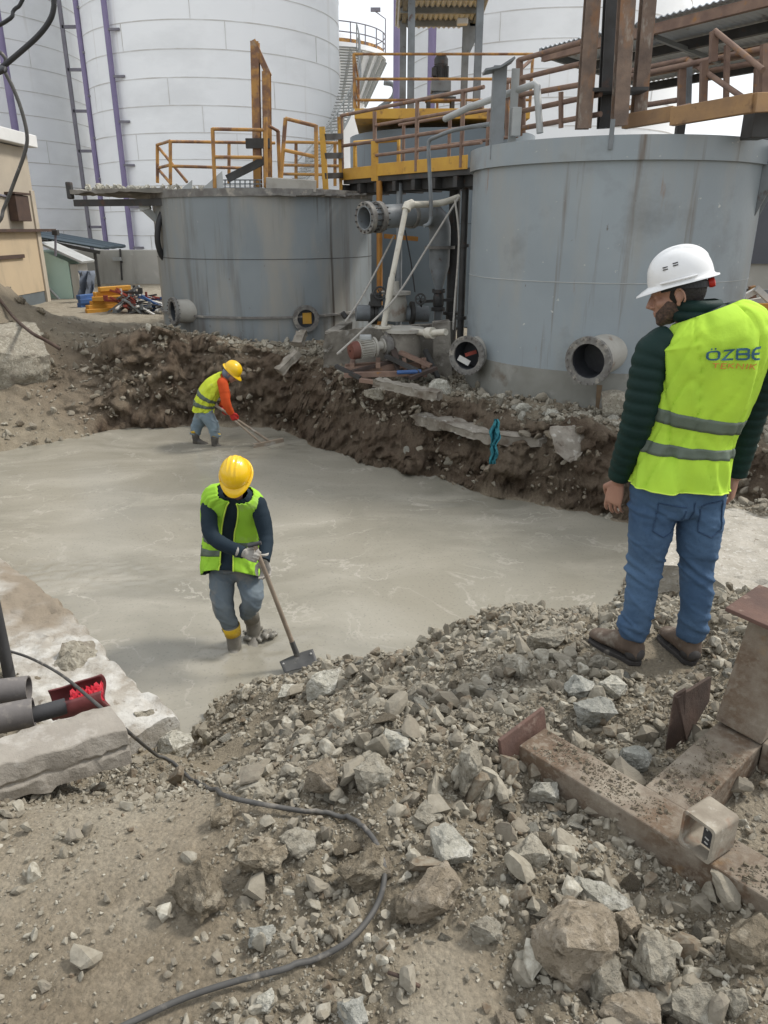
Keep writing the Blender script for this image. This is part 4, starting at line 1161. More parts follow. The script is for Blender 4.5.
for h_ in (1.06, .55): MB().tube([A + up * h_, B + dr * .3 + up * h_], .03, 8).build('rail', M['rust_rail'], wr, smooth=50)
for h_ in (.80, .32): MB().tube([A.lerp(B, .31) + up * h_, B + dr * .3 + up * h_], .027, 8).build('rail', M['rust_rail'], wr, smooth=50)
w2 = thing('guard_railing', 'rusty far side railing of the walkway with a yellow loop', 'railing', A + pn * 1.1, G)
for f in (.14, .52, .80): c = A.lerp(B, f) + pn * 1.1; MB().tube([c, c + up * .95], .032, 8).build('post', M['rust_rail'], w2, smooth=50)
for h_ in (.5, .95): MB().tube([A.lerp(B, .1) + pn * 1.1 + up * h_, B + pn * 1.1 + up * h_], .026, 8).build('rail', M['rust_rail'], w2, smooth=50)
c = A.lerp(B, .28) + pn * .6; MB().tube([A + pn * .3 + up * .04, A + pn * .3 + up * .62, c + up * .62, c + up * .04], .045, 8).build('loop', M['yellow'], w2)

# ---- near tank superstructure: railings, rusted columns, toe beam, shed roof
E0, E1 = V((1.72, 11.55, 2.85)), V((2.55, 10.25, 2.85)); zR = 2.85
r1 = thing('guard_railing', 'rusty multi-rail railing on the left of the near tank rim', 'railing', E0, G)
for a_, b_ in [((519, 60, 11.45), (582, 42, 10.45)), ((505, 82, 11.7), (580, 64, 10.5)), ((497, 99, 11.8), (590, 83, 10.4)), ((523, 111, 11.4), (601, 94, 10.3)), ((523, 128, 11.4), (601, 114, 10.3))]:
    mb = MB(); seg(mb, a_, b_, .033); mb.build('rail', M['rust_rail'], r1, smooth=50)
mb = MB().bar(atY(519, 136, 11.45), atY(519.5, 59, 11.45), .08, .10, (0, 1, 0)); mb.build('post', M['rust_rail'], r1)
for px, p0, p1, Y in [(523.5, 133, 80, 11.9), (561, 128, 92, 10.8), (507, 136, 78, 12.0)]:
    mb = MB(); seg(mb, (px, p0, Y), (px, p1, Y), .033); mb.build('post', M['rust_rail'], r1, smooth=50)
mb = MB(); seg(mb, (513, 76, 11.6), (531, 60, 12.0), .025); mb.build('brace', M['rust_rail'], r1)
pp = thing('handrail_pipe', 'pale grey bent handrail pipe reaching out over the walkway', 'pipe', atY(540, 132, 10.9))
mb = MB().tube([atY(445, 119, 12.2), atY(470, 107, 11.7), atY(535, 84, 10.9), atY(537, 86, 10.88), atY(540, 133, 10.8)], .045, 12); mb.build('pipe_run', M['pale_steel'], pp, smooth=50)
cd = thing('thin_conduit', 'thin grey bent conduit dropping in front of the walkway', 'pipe', atY(428, 142, 12.6))
mb = MB().tube(spline([atY(490, 124, 11.6), atY(455, 130, 12.2), atY(436, 137, 12.5), atY(429, 142, 12.6), atY(429, 160, 12.6), atY(431, 205, 12.6), atY(430, 222, 12.6), atY(424, 226, 12.55)], 4), .03, 8); mb.build('pipe_run', M['grey_steel'], cd, smooth=50)

def column(p0, p1, Y, w, h, m, label):
    mb = MB().hprofile(atY(*p0, Y), atY(*p1, Y), w, h, .022, .016, (0, 1, 0))
    tag(mb.build('rusted_column', m), label, 'steel column', 'rusted columns on the near tank')
column((583, 129, ), (594, -22), 10.3, .17, .15, M['rust_post'], 'flaking rusted column leaning slightly, leftmost above the near tank rim')
column((606, 128), (614, -20), 10.6, .20, .16, M['dark_steel'], 'blackened column between two rusted columns above the near tank')
column((619, 126), (628, -22), 10.0, .17, .16, M['rust_post'], 'flaking rusted column right of the blackened one')
column((638, 118), (650, -22), 10.6, .16, .17, M['rust_post'], 'rusted column furthest right of the four, edge of the shed roof')
tag(MB().bar(atY(589, 92, 10.4), atY(644, 91, 10.4), .36, .04).build('tie_plate', M['dark_steel']), 'dark flat plate tying the rusted columns together', 'steel plate')
tb = thing('rusted_beam', 'long flaking orange rusted beam lying across the near tank rim', 'steel beam', atY(690, 115, 9.8))
MB().bar(atY(624, 122, 10.3), atY(674, 113.5, 9.8), .1, .16).build('beam_length', M['rust_beam'], tb, bevel=.006)
MB().bar(atY(672, 117, 9.7), atY(753, 103, 9.0), .1, .19).build('beam_length', M['rust_beam'], tb, bevel=.006)
MB().bar(atY(752, 103, 9.0), atY(800, 101, 9.5), .1, .19).build('beam_length', M['rust_beam'], tb, bevel=.006)
MB().box(atY(757, 122, 9.7), (.22, .3, .36)).build('bearing_block', M['dark_steel'], tb, bevel=.01)
r2 = thing('guard_railing', 'rusty railing with slanting pipe braces at the right of the near tank', 'railing', atY(690, 110, 10.5), G)
for a_, b_ in [((628, 77, 12.4), (770, 47, 10.6)), ((710, 71, 11.3), (770, 60, 10.6)), ((630, 71, 12.6), (688, 59, 11.8)), ((715, 31, 10.9), (763, 70, 10.0)), ((688, 60, 11.8), (745, 99, 10.2)), ((628, 108, 12.4), (678, 100, 11.8)), ((638, 119, 10.4), (690, 106, 10.6))]:
    mb = MB(); seg(mb, a_, b_, .036); mb.build('rail', M['rust_rail'], r2, smooth=50)
for px, p0, p1, Y, w in [(681, 109, 65, 11.7, .09), (688, 109, 62, 11.9, .07), (703, 105, 62, 11.2, .085), (713, 62, 31, 10.9, .085), (726, 101, 45, 10.9, .06), (756, 96, 68, 10.6, .06), (764, 96, 44, 10.2, .085)]:
    mb = MB().bar(atY(px, p0, Y), atY(px + 1.2, p1, Y), w, w, (0, 1, 0)); mb.build('post', M['rust_rail'] if px != 688 else M['grey_steel'], r2)

sr = thing('shed_roof', 'rusty edged corrugated shed roof seen from below above the near tank', 'roof', (4.5, 13, 4.6))
n0, n1 = V((2.62, 14.35, 4.62)), V((6.6, 8.25, 4.62)); nd = (n1 - n0).normalized(); pd = V((-nd.y, nd.x, 0))
vs, fs = [], []; n = 420
for i in range(n + 1):
    c = n0.lerp(n1, i / n); w_ = .012 * math.sin(i * 1.05)
    vs += [c + V((0, 0, w_)), c + pd * 2.75 + V((0, 0, w_ - .25))]
for i in range(n): fs.append((2 * i, 2 * i + 1, 2 * i + 3, 2 * i + 2))
MB().add(vs, fs).build('roof_sheet', M['sheet'], sr, solid=.012)
for f, mm in ((.03, 'rust_rail'), (.36, 'dark_steel'), (.68, 'rust_rail'), (.97, 'dark_steel')):
    MB().bar(n0 + pd * 2.75 * f + V((0, 0, -.12 - .25 * f)), n1 + pd * 2.75 * f + V((0, 0, -.12 - .25 * f)), .09, .13).build('purlin', M[mm], sr)
MB().bar(n0 + V((0, 0, -.06)), n0 + pd * 2.75 + V((0, 0, -.31)), .06, .12).build('end_trim', M['grey_steel'], sr)
for f in (.30, .55): 
    c = n0.lerp(n1, f); MB().bar(c + pd * .2 + V((0, 0, -.2)), c + pd * 1.8 + V((0, 0, -.36)), .06, .06).build('brace', M['grey_steel'], sr)
for c in (n0 + pd * 2.6 + nd * 1.0, n0 + pd * 2.6 + nd * 6): MB().bar(V((c.x, c.y, -.5)), V((c.x, c.y, 4.25)), .14, .14, (0, 1, 0)).build('leg', M['dark_steel'], sr)

# ---- dark shed and scrap at the right edge
ds = thing('dark_cladding_shed', 'dark grey clad shed wall beyond the near tank at the right edge', 'shed', (8.6, 15.5, -.5))
mb = MB().box((9.9, 16.6, 2.4), (4.6, .3, 2.6))
MB().box((9.9, 16.65, .3), (4.6, .25, 1.6)).build('lower_wall', M['wall_conc'], ds)
mb.build('cladding', mat('dark_cladding', (.10, .105, .12), (.08, .085, .10), 1.2, rough=.55), ds)
mb = MB(); mb.bar((7.6, 16.42, 3.4), (9.4, 16.42, 1.7), .03, .03); mb.bar((7.6, 16.42, 2.7), (8.7, 16.42, 1.6), .03, .03); mb.build('cladding_joint', M['grey_steel'], ds)
mb = MB(); mb.bar((8.6, 16.2, 1.12), (9.9, 16.2, 1.12), .12, .1)
mb.build('sill_beam', M['dark_steel'], ds)
for i, (p, q, mk, nm) in enumerate([((744, 297, 12.9), (757, 290, 12.9), 'white_scrap', 'bent white frame bar'), ((756, 288, 12.8), (772, 303, 12.8), 'white_scrap', 'long white frame bar'), ((744, 303, 13.0), (770, 299, 13.0), 'white_scrap', 'thin white frame bar'), ((742, 308, 12.7), (775, 309, 12.7), 'orange_beam', 'orange yellow beam'), ((752, 286, 13.1), (753, 305, 13.1), 'yellow_rail', 'upright rusty yellow bar'), ((743, 291, 13.2), (775, 293, 13.2), 'grey_steel', 'grey scrap bar')]):
    tag(MB().bar(atY(*p), atY(*q), .09, .09 if mk != 'orange_beam' else .17).build('scrap_bar', M[mk]), nm + ' in the stack right of the near tank', 'scrap')
tag(MB().box(atY(757, 325, 12.9), (.62, .5, .5)).build('concrete_block', M['concrete'], bevel=.02), 'square concrete block under the orange beam right of the near tank', 'block')

# =================================================================== PIPEWORK BETWEEN THE TANKS
bp = thing('discharge_pipe', 'big grey flanged pipe with an elbow and a tapered drop leg', 'pipe', (.5, 13.6, -.4))
p_open = atY(364, 218, 12.85); p_elb = atY(428, 214, 13.75)
ax = (p_open - p_elb).normalized(); dn = V((0, 0, -1))
MB().pipe(p_elb, p_open, .185, .165, 40).build('pipe_run', M['grey_steel'], bp, smooth=40)
for k, off in ((0, .05), (1, .28)):
    c = p_open - ax * off
    fo = MB().pipe(c - ax * .045, c + ax * .045, .245, .168, 48).build('flange', M['flange'], bp, smooth=40, bevel=.004)
u = ax.orthogonal().normalized(); w = ax.cross(u); bb = MB()
for k in range(14):
    a = 2 * math.pi * k / 14; c = p_open + (u * math.cos(a) + w * math.sin(a)) * .215; bb.tube([c - ax * .38, c + ax * .02], .012, 6)
bb.build('bolt', M['dark_steel'], bp)
c = p_open - ax * 1.02; MB().pipe(c - ax * .03, c + ax * .03, .215, .17, 40).build('coupling', M['flange'], bp, smooth=40)
MB().lathe([(.16, 0), (0, 0)], p_open - ax * .5, ax, 32).build('bore', M['bore'], bp)
bend = [p_elb + ax * .02]
hx = -ax; hx.z = 0; hx.normalize()
for k in range(9):
    a = math.pi / 2 * k / 8; bend.append(p_elb + hx * .30 * math.sin(a) + dn * .30 * (1 - math.cos(a)))
foot = bend[-1]
MB().tube(bend + [foot + dn * .25], .19, 28).build('elbow', M['grey_steel'], bp, smooth=50)
f0 = foot + dn * .22
MB().lathe([(.27, 0), (.27, -.05), (.19, -.05)], f0, (0, 0, 1), 36).build('flange', M['flange'], bp, smooth=40)
zc1, zc2, zc3 = atY(437, 266, f0.y).z, atY(437, 288, f0.y).z, -.3
MB().lathe([(.185, f0.z - .05), (.18, zc1), (.075, zc2), (.075, zc3)], (f0.x, f0.y, 0), n=32).build('taper', M['grey_steel'], bp, smooth=40)
mb = MB().lathe([(.12, zc2 - .02), (.12, zc2 - .08), (.08, zc2 - .09), (.10, zc2 - .16), (.10, zc2 - .30), (.08, zc2 - .33), (.13, zc2 - .34), (.13, zc2 - .40)], (f0.x, f0.y, 0), n=24); mb.bar((f0.x - .3, f0.y, zc2 - .24), (f0.x + .3, f0.y, zc2 - .2), .05, .05)
mb.build('valve', M['dark_steel'], bp, smooth=35)
for px, r_, Y, nm in [(453, .10, 14.2, 'thick dark vertical pipe behind the tapered drop leg'), (463, .06, 13.4, 'thin dark vertical pipe beside the near tank'), (399, .055, 14.3, 'short grey vertical pipe under the walkway')]:
    x_ = atY(px, 260, Y).x; top = 2.55
    mb = MB().tube([(x_, Y, -.4), (x_, Y, top)], r_, 14)
    for z_ in ((.3, 1.5) if px != 399 else (1.9,)): mb.lathe([(r_, z_), (r_ * 1.6, z_), (r_ * 1.6, z_ + .05), (r_, z_ + .05)], (x_, Y, 0), n=18)
    tag(mb.build('vertical_pipe', M['dark_steel'] if px != 399 else M['grey_steel'], smooth=40), nm, 'pipe')
x_ = atY(379.5, 250, 14.6).x
tag(MB().tube([(x_, 14.6, -.4), (x_, 14.6, 2.6)], .055, 12).build('orange_post', M['orange_post'], smooth=40), 'orange painted vertical pipe post behind the big flanged pipe', 'post')
tag(MB().bar(atY(384, 236, 14.7), atY(418, 239, 14.7), .06, .08).build('orange_bar', M['orange_post']), 'orange horizontal bar beside the orange post', 'bar')
# low header with valves
lw = thing('valve_header', 'low grey horizontal header pipe with flanges and handwheel valves', 'pipe', atY(395, 330, 13.6))
h0, h1 = atY(356, 313, 13.5), atY(428, 314, 13.7)
MB().tube([h0, h1], .14, 24).build('pipe_run', M['grey_steel'], lw, smooth=50)
ax = (h1 - h0).normalized()
for px in (371, 375, 412):
    c = atY(px, 313, 13.55); MB().tube([c - ax * .03, c + ax * .03], .2, 28).build('flange', M['dark_steel'], lw, smooth=40)
cv = atY(396, 306, 13.5)
mb = MB().lathe([(.17, -.25), (.2, 0), (.17, .18), (.26, .2), (.26, .25), (.06, .26), (.05, .42)], cv, (0, 0, 1), 28); mb.build('valve_body', M['nozzle'], lw, smooth=40)
for (px, py, r_) in ((420.5, 299, .085), (380, 293, .10)):
    c = atY(px, py, 13.25); mb = MB()
    mb.tube([c + V((r_ * math.cos(a), .02 * math.sin(a), r_ * math.sin(a))) for a in [2 * math.pi * k / 20 for k in range(20)]], .016, 6, closed=True)
    for k in range(3): 
        a = math.pi * k / 3; d = V((math.cos(a), 0, math.sin(a))) * r_; mb.tube([c - d, c + d], .009, 6)
    mb.tube([c, c + V((.03, .3, -.15))], .02, 8); mb.build('handwheel', M['dark_steel'], lw)
mb = MB().box(atY(376, 300, 13.4), (.2, .2, .22)); mb.tube([atY(346, 318, 13.0), atY(342, 312, 13.0)], .05, 8); mb.build('actuator', M['dark_steel'], lw, bevel=.02)
# plinth, tub, pvc pipe
M['rust_dark2'] = mat('dark_rust_scrap', (.08, .055, .045), (.05, .038, .032), 7, rough=.9, bump=.4)
M['plinth'] = mat('stained_plinth_concrete', (.27, .25, .215), (.17, .155, .13), 2.2, rough=.95, bump=.6, bscale=12, bdist=.03, layers=[((.10, .088, .072), 2.5, .5, .64), ((.36, .345, .31), 6, .6, .7)])
pl = thing('concrete_plinth', 'broken concrete plinth wall carrying the pump and pipes', 'plinth', atY(380, 385, 12.2))
f = [atY(322, 387, 11.9), atY(323, 334, 11.9), atY(355, 329, 12.0), atY(395, 326.5, 12.1), atY(450, 322, 12.3), atY(450, 390, 12.3)]
f = [V((p.x, 12.0 + (p.x + 1) * .15, p.z)) for p in f]
MB().extrude(f, (.1, .22, 0)).build('front_wall', M['plinth'], pl); roughen(bpy.context.scene.objects['front_wall'], .10, .018, 6)
s0 = [V((f[0].x, f[0].y + .235, f[0].z)), V((f[1].x, f[1].y + .235, f[1].z)), V((f[1].x + .2, f[1].y + 1.6, f[1].z)), V((f[0].x + .2, f[0].y + 1.6, f[0].z))]
MB().extrude(s0, (.2, 0, 0)).build('side_wall', M['plinth'], pl, bevel=.015)
g = [atY(432, 400, 12.0), atY(432, 321, 12.0), atY(449, 319, 12.0), atY(452, 400, 12.0)]
MB().extrude(g, (0, -.25, 0)).build('end_pier', M['plinth'], pl, bevel=.015)
tb_ = atY(403, 345, 11.7)
tub = thing('round_tub', 'pale lidded round tub at the foot of the cream pvc pipe', 'tub', (tb_.x, tb_.y, -.45))
zt_ = atY(403, 328, 11.7).z
MB().lathe([(.27, -.45), (.28, zt_ - .05)], (tb_.x, 11.7, 0), n=36).build('body', M['plinth'], tub, smooth=40)
MB().lathe([(.33, zt_ - .05), (.33, zt_), (0, zt_ + .015)], (tb_.x, 11.7, 0), n=36).build('lid', M['nozzle'], tub, smooth=35)
pv = thing('pvc_pipe', 'cream pvc pipe leaning down from the big flanged pipe', 'pipe', atY(383, 329, 11.6))
MB().tube(spline([atY(459, 197, 13.0), atY(445, 202, 12.9), atY(432, 204, 12.8), atY(411, 204.5, 12.4)], 5), .05, 12).build('upper_run', M['pvc'], pv, smooth=50)
MB().tube([atY(412, 204, 12.4), atY(407.5, 205.5, 12.33), atY(406, 210, 12.3)], .072, 12).build('elbow', M['pvc'], pv, smooth=60)
MB().tube([atY(406, 208, 12.3), atY(391.5, 280, 11.9)], .042, 12).build('lower_run', M['pvc'], pv, smooth=50)
MB().tube([atY(392, 278, 11.9), atY(391, 282, 11.88), atY(389, 297, 11.8), atY(388.5, 300, 11.8), atY(383.5, 327, 11.65)], [.052, .05, .054, .044, .046], 12).build('socket', M['pvc'], pv, smooth=50)
mb = MB(); c = atY(383, 328, 11.6); mb.lathe([(.13, 0), (.13, .03), (.07, .035)], c, (0, 0, 1), 24); mb.build('base_flange', M['pvc'], pv, smooth=35)
pb = thing('pvc_branch', 'short cream pvc branch pipe running to the flanged stub', 'pipe', atY(428, 333, 11.5))
MB().tube(spline([atY(412, 331, 11.6), atY(420, 332, 11.5), atY(428, 333, 11.4)], 4), .05, 10).build('branch', M['pvc'], pb, smooth=50)
MB().tube([atY(427, 333, 11.4), atY(433, 333, 11.3)], .085, 14).build('union_nut', M['pvc'], pb, smooth=40)
MB().tube([atY(433, 333, 11.3), atY(446, 332, 11.1)], .05, 10).build('branch', M['pvc'], pb, smooth=50)
# pump on its skid
pm = thing('pump', 'dirty pump motor with a red brown end cap on a rusty skid', 'pump', atY(375, 372, 11.4))
c0, c1 = atY(350, 351, 11.25), atY(377, 346.5, 11.45)
ax = (c1 - c0).normalized()
MB().lathe([(.02, 0), (.125, .01), (.135, .05), (.135, .13)], c0, ax, 28).build('end_cap', mat('red_brown_paint', (.17, .062, .045), (.12, .06, .045), 6, rough=.7), pm, smooth=40)
mb = MB().lathe([(.13, .13), (.13, .38), (.15, .385), (.15, .42), (.07, .44), (.07, .54), (.11, .545), (.11, .6), (0, .6)], c0, ax, 28)
u = ax.orthogonal().normalized(); w = ax.cross(u)
for k in range(24):
    a = 2 * math.pi * k / 24; d = u * math.cos(a) + w * math.sin(a); mb.bar(c0 + ax * .15 + d * .135, c0 + ax * .36 + d * .135, .01, .035, d)
mb.build('motor_body', M['nozzle'], pm, smooth=35)
MB().box(c0 + ax * .26 + V((0, 0, .165)), (.18, .13, .08)).build('terminal_box', M['pale_steel'], pm, bevel=.02)
mb = MB().lathe([(.07, 0), (.15, .02), (.15, .12), (.05, .14)], c1 + ax * .10, ax, 24); mb.tube([c1 + ax * .18, c1 + ax * .18 + V((0, 0, .2))], .05, 10); mb.build('pump_casing', M['flange'], pm, smooth=40)
mb = MB()
for dy in (-.12, .16): mb.bar(atY(345, 369, 11.3) + V((0, dy, 0)), atY(424, 363, 11.6) + V((0, dy, 0)), .07, .09)
for px in (352, 378, 402, 424): mb.bar(atY(px, 366, 11.2), atY(px, 366, 11.2) + V((0, .45, .02)), .07, .07)
for px in (404, 424): mb.bar(atY(px, 358, 11.3), atY(px + 1, 377, 11.3), .06, .06)
mb.build('skid', M['rust_rail'], pm)
for i, (p_, q_, mk, lab) in enumerate([
    ((352, 372, 11.1), (396, 360, 11.4), 'rust_dark2', 'dark rusty bar slanting across the pump skid'), ((386, 356, 11.3), (420, 372, 11.0), 'dark_steel', 'dark steel bar lying over the right end of the pump skid'),
    ((400, 352, 11.4), (431, 366, 11.2), 'rust_rail', 'rusty strip leaning on the round tub'), ((336, 366, 11.1), (360, 378, 10.9), 'dark_steel', 'dark bent strip in front of the red end cap'),
    ((410, 378, 10.9), (436, 368, 11.1), 'rust_dark2', 'rusty offcut right of the short blue tube'), ((360, 380, 10.8), (388, 384, 10.7), 'rust_rail', 'half buried rusty strip below the flat bar'),
    ((425, 350, 11.5), (438, 378, 11.2), 'dark_steel', 'dark strip leaning against the plinth pier'), ((392, 345, 11.5), (399, 371, 11.2), 'rust_dark2', 'short upright rusty stub behind the skid')]):
    tag(MB().bar(atY(*p_), atY(*q_), .07 + .02 * (i % 3), .05).build('scrap_bar', M[mk]), lab, 'scrap')
tag(MB().bar(atY(344, 375, 11.0), atY(420, 373, 11.1), .10, .07).build('steel_flat', M['rust_rail']), 'rusty red flat bar lying in the rubble below the pump', 'steel bar')
tag(MB().tube([atY(397, 372.5, 10.95), atY(421, 371.5, 11.0)], .03, 8).build('blue_tube', M['blue_beam'], smooth=40), 'short blue tube lying beside the rusty flat bar', 'tube')
# guy ropes
tag(MB().tube(spline([atY(459, 197, 12.8), atY(427, 248, 12.3), atY(395, 298, 11.8), atY(360, 333, 11.3), atY(337, 354, 11.0)], 5), .017, 6).build('guy_rope', M['rope']), 'long pale rope slanting from the pvc pipe down to the plinth', 'rope')
tag(MB().tube(spline([atY(394, 236, 13.4), atY(376, 271, 13.0), atY(360, 300, 12.7), atY(345, 322, 12.4)], 5), .017, 6).build('guy_rope', M['rope']), 'shorter grey rope slanting down in front of the orange post', 'rope')
tag(MB().tube([atY(405, 230, 13.6), atY(411, 262, 13.6), atY(415, 292, 13.6)], .012, 6).build('guy_rope', M['dark_hose']), 'thin dark wire hanging below the big flanged pipe', 'rope')
tag(MB().tube(spline([atY(455, 200, 12.6), atY(459, 240, 12.4), atY(455, 300, 12.2), atY(453, 330, 12.0)], 5), .016, 6).build('grey_cable', M['rope']), 'thin pale cable hanging beside the near tank', 'cable')
# long white pipe lying at the foot of the low tank
tag(MB().tube([atY(176, 346, 14.0), atY(260, 344, 13.8)], .035, 8).build('white_pipe', M['pvc'], smooth=40), 'thin white pipe lying at the foot of the low tank', 'pipe')
# =================================================================== FOREGROUND OBJECTS
rf = random.Random(77)
M['rust_frame'] = mat('rusted_frame_steel', (.135, .094, .062), (.09, .062, .043), 7, rough=.9, bump=.5, bscale=40, bdist=.01,
    layers=[((.27, .235, .185), 3.5, .46, .62), ((.20, .165, .125), 40, .48, .62), ((.27, .16, .07), 2.6, .60, .72), ((.075, .05, .038), 12, .62, .72)])
M['rust_cap'] = mat('rust_red_plate', (.135, .078, .06), (.09, .056, .046), 7, rough=.9, bump=.5, bscale=40, bdist=.006, layers=[((.27, .20, .16), 12, .56, .68)])
M['rust_dark'] = mat('dark_flaking_rust', (.085, .055, .042), (.055, .038, .03), 8, rough=.9, bump=.6, bscale=30, bdist=.01, layers=[((.22, .15, .11), 6, .6, .72)])
M['stub'] = mat('cream_tube_stub', (.30, .265, .21), (.20, .17, .13), 14, rough=.8, bump=.3, layers=[((.20, .12, .075), 9, .54, .66), ((.42, .39, .33), 12, .6, .7)])
M['cable'] = mat('dusty_grey_cable', (.085, .082, .076), (.06, .058, .054), 9, rough=.65, bump=.1, layers=[((.22, .2, .17), 10, .58, .7)])
M['duct'] = mat('dusty_grey_duct', (.17, .155, .145), (.12, .11, .105), 5, rough=.7, bump=.2, layers=[((.28, .255, .22), 8, .52, .68)])
M['red_duct'] = mat('red_duct', (.17, .045, .045), (.12, .035, .034), 5, rough=.5, layers=[((.26, .2, .18), 7, .56, .72)])
M['red_rag'] = mat('bright_red_plastic', (.62, .03, .05), (.45, .02, .04), 9, rough=.5, bump=.6, bscale=40)
M['dark_pipe'] = mat('dark_pipe', (.05, .05, .052), (.04, .04, .042), 6, rough=.6, layers=[((.16, .15, .13), 7, .6, .75)])
M['slab'] = mat('pale_concrete_slab', (.37, .345, .30), (.29, .26, .215), 4, rough=.95, bump=.7, bscale=22, bdist=.02,
    layers=[((.50, .485, .445), 6, .42, .6), ((.22, .19, .15), 14, .62, .7)])
M['rough_block'] = mat('rough_concrete_block', (.30, .275, .235), (.235, .212, .18), 5, rough=.95, bump=.6, bscale=26, bdist=.015, layers=[((.39, .365, .325), 7, .55, .68), ((.18, .155, .125), 4, .6, .74)])

M['bank_conc'] = mat('earth_stained_concrete', (.27, .245, .205), (.20, .178, .145), 5, rough=.95, bump=.6, bscale=20, bdist=.02, layers=[((.13, .105, .08), 3, .5, .64), ((.38, .36, .315), 9, .58, .7)])
M['slab_right'] = mat('gritty_pale_slab', (.40, .37, .315), (.32, .295, .245), 8, rough=.95, bump=.8, bscale=30, bdist=.02, layers=[((.48, .455, .405), 30, .55, .65), ((.22, .19, .15), 24, .6, .7)])
# ---- broken floor slab along the left edge of the concrete
def ragged(pts, step, amp, seed):
    out = []; r = random.Random(seed)
    for i in range(len(pts) - 1):
        a, b_ = V(pts[i]), V(pts[i + 1]); L = (b_ - a).length; n = max(1, int(L / step)); nn = V((-(b_ - a).y, (b_ - a).x)).normalized()
        for k in range(n): out.append(a.lerp(b_, k / n) + nn * r.uniform(-amp, amp) * (1 if k or i else 0))
    out.append(V(pts[-1])); return out
edge = [V((atZ(px, py, SLAB_Z).x, atZ(px, py, SLAB_Z).y)) for px, py in [(178, 709)] + SLAB_EDGE[1:]] + [V((-4.6, 7.0))]
er = ragged(edge, .05, .022, 4)
inn = [V((p.x - .42 - .16 * i / len(er), p.y - .42)) for i, p in enumerate(er)]
n = len(er); K = 26
vs, fs = [], []
for i in range(n):
    for k in range(K + 1):
        p = er[i].lerp(inn[i], k / K)
        z = SLAB_Z + .016 * float(fbm(np.array([p.x * 4]), np.array([p.y * 4]), 5, 91, .6)[0]) + .012 * float(fbm(np.array([p.x * 28]), np.array([p.y * 28]), 2, 92)[0]) - (.05 if k == 0 else 0) - (.03 if i < 3 else 0)
        vs.append((p.x, p.y, z))
off = len(vs)
for i in range(n): vs.append((er[i].x + rf.uniform(-.03, .01), er[i].y, SLAB_Z - .3)); 
for i in range(n - 1):
    for k in range(K): fs.append((i * (K + 1) + k, i * (K + 1) + k + 1, (i + 1) * (K + 1) + k + 1, (i + 1) * (K + 1) + k))
    fs.append((i * (K + 1), (i + 1) * (K + 1), off + i + 1, off + i))
fs.append(tuple(range(K + 1)) + (off,))
so_ = MB().add(vs, fs).build('floor_slab', M['slab'], smooth=35, fix=False)
at_ = so_.data.attributes.new('soil', 'FLOAT', 'POINT')
at_.data.foreach_set('value', [float(sstep(4.3, 5.0, v.co.y - .35 * (v.co.x + 2.2)) * (.75 + .6 * fbm(np.array([v.co.x * 5]), np.array([v.co.y * 5]), 3, 93)[0])) for v in so_.data.vertices])
nt_ = M['slab'].node_tree; pb_ = nt_.nodes['Principled BSDF']; ln_ = pb_.inputs['Base Color'].links[0].from_socket
an_ = _n(nt_, 'ShaderNodeAttribute'); an_.attribute_name = 'soil'
nt_.links.new(mixc(nt_, an_.outputs['Fac'], ln_, (.235, .195, .145)), pb_.inputs['Base Color'])
tag(so_, 'broken white edged concrete floor slab along the left side of the wet concrete', 'concrete slab')

pts = [atZ(px, py, -.42) for px, py in [(640, 566), (676, 562), (700, 566), (716, 577), (735, 590), (760, 600), (830, 618), (850, 560), (830, 528), (740, 509), (690, 506), (640, 522)]]
tag(roughen(MB().prism([(p.x, p.y) for p in pts], -.66, lambda x, y: -.42 + .02 * math.sin(x * 5)).build('floor_slab', M['slab_right']), .09, .016, 6), 'broken pale floor slab strewn with grit to the right of the standing man', 'concrete slab')
# ---- rough concrete post lying on its side
a_, b_ = V((-1.60, 2.09, -.22)), V((-1.06, 2.53, -.30))
d = (b_ - a_).normalized(); s = V((-d.y, d.x, 0)).normalized(); vs = []; fs = []; n = 30
prof = [(0, 0), (.0, .06), (.012, .075), (.0, .09), (.01, .165), (.04, .178), (.20, .172), (.225, .15), (.225, 0)]
for i in range(n + 1):
    c = a_.lerp(b_, i / n)
    for (o_, h_) in prof:
        j = float(fbm(np.array([i * .8 + o_ * 30]), np.array([h_ * 40.0]), 3, 95)[0]) * .007
        vs.append(c + s * (o_ + j) + V((0, 0, h_ + j)))
m_ = len(prof)
for i in range(n):
    for k in range(m_ - 1): fs.append((i * m_ + k, i * m_ + k + 1, (i + 1) * m_ + k + 1, (i + 1) * m_ + k))
fs.append(tuple(range(m_))); fs.append(tuple(range(n * m_ + m_ - 1, n * m_ - 1, -1)))
tag(MB().add(vs, fs).build('concrete_post', M['rough_block'], smooth=30, bevel=.006), 'rough grooved concrete post lying at the left below the red duct', 'concrete post')

# ---- ducts and pipes behind it
P1a, P1b = atZ(-30, 696, -.36), atZ(29, 688, -.36)
tag(MB().pipe(V((P1a.x - .3, P1a.y - .05, -.36)), P1b, .062, .054, 28).build('duct_pipe', M['duct'], smooth=40), 'dusty grey duct pipe at the left edge, upper of two', 'pipe')
P2a, P2b = atZ(-40, 730, -.34), atZ(34, 712, -.34)
tag(MB().pipe(V((P2a.x - .2, P2a.y - .05, -.34)), P2b, .068, .058, 28).build('duct_pipe', M['duct'], smooth=40), 'spotted grey duct pipe at the left edge, lower of two', 'pipe')
rd = thing('red_duct', 'broken red lined duct with bright red plastic inside beside the concrete post', 'duct', atZ(80, 700, -.4))
q0, q1 = atZ(50, 706, -.40), atZ(104, 690, -.37)
ax = (q1 - q0).normalized(); sd_ = ax.cross(V((0, 0, 1))).normalized(); upv = sd_.cross(ax)
vs, fs = [], []; n = 24; L = 16
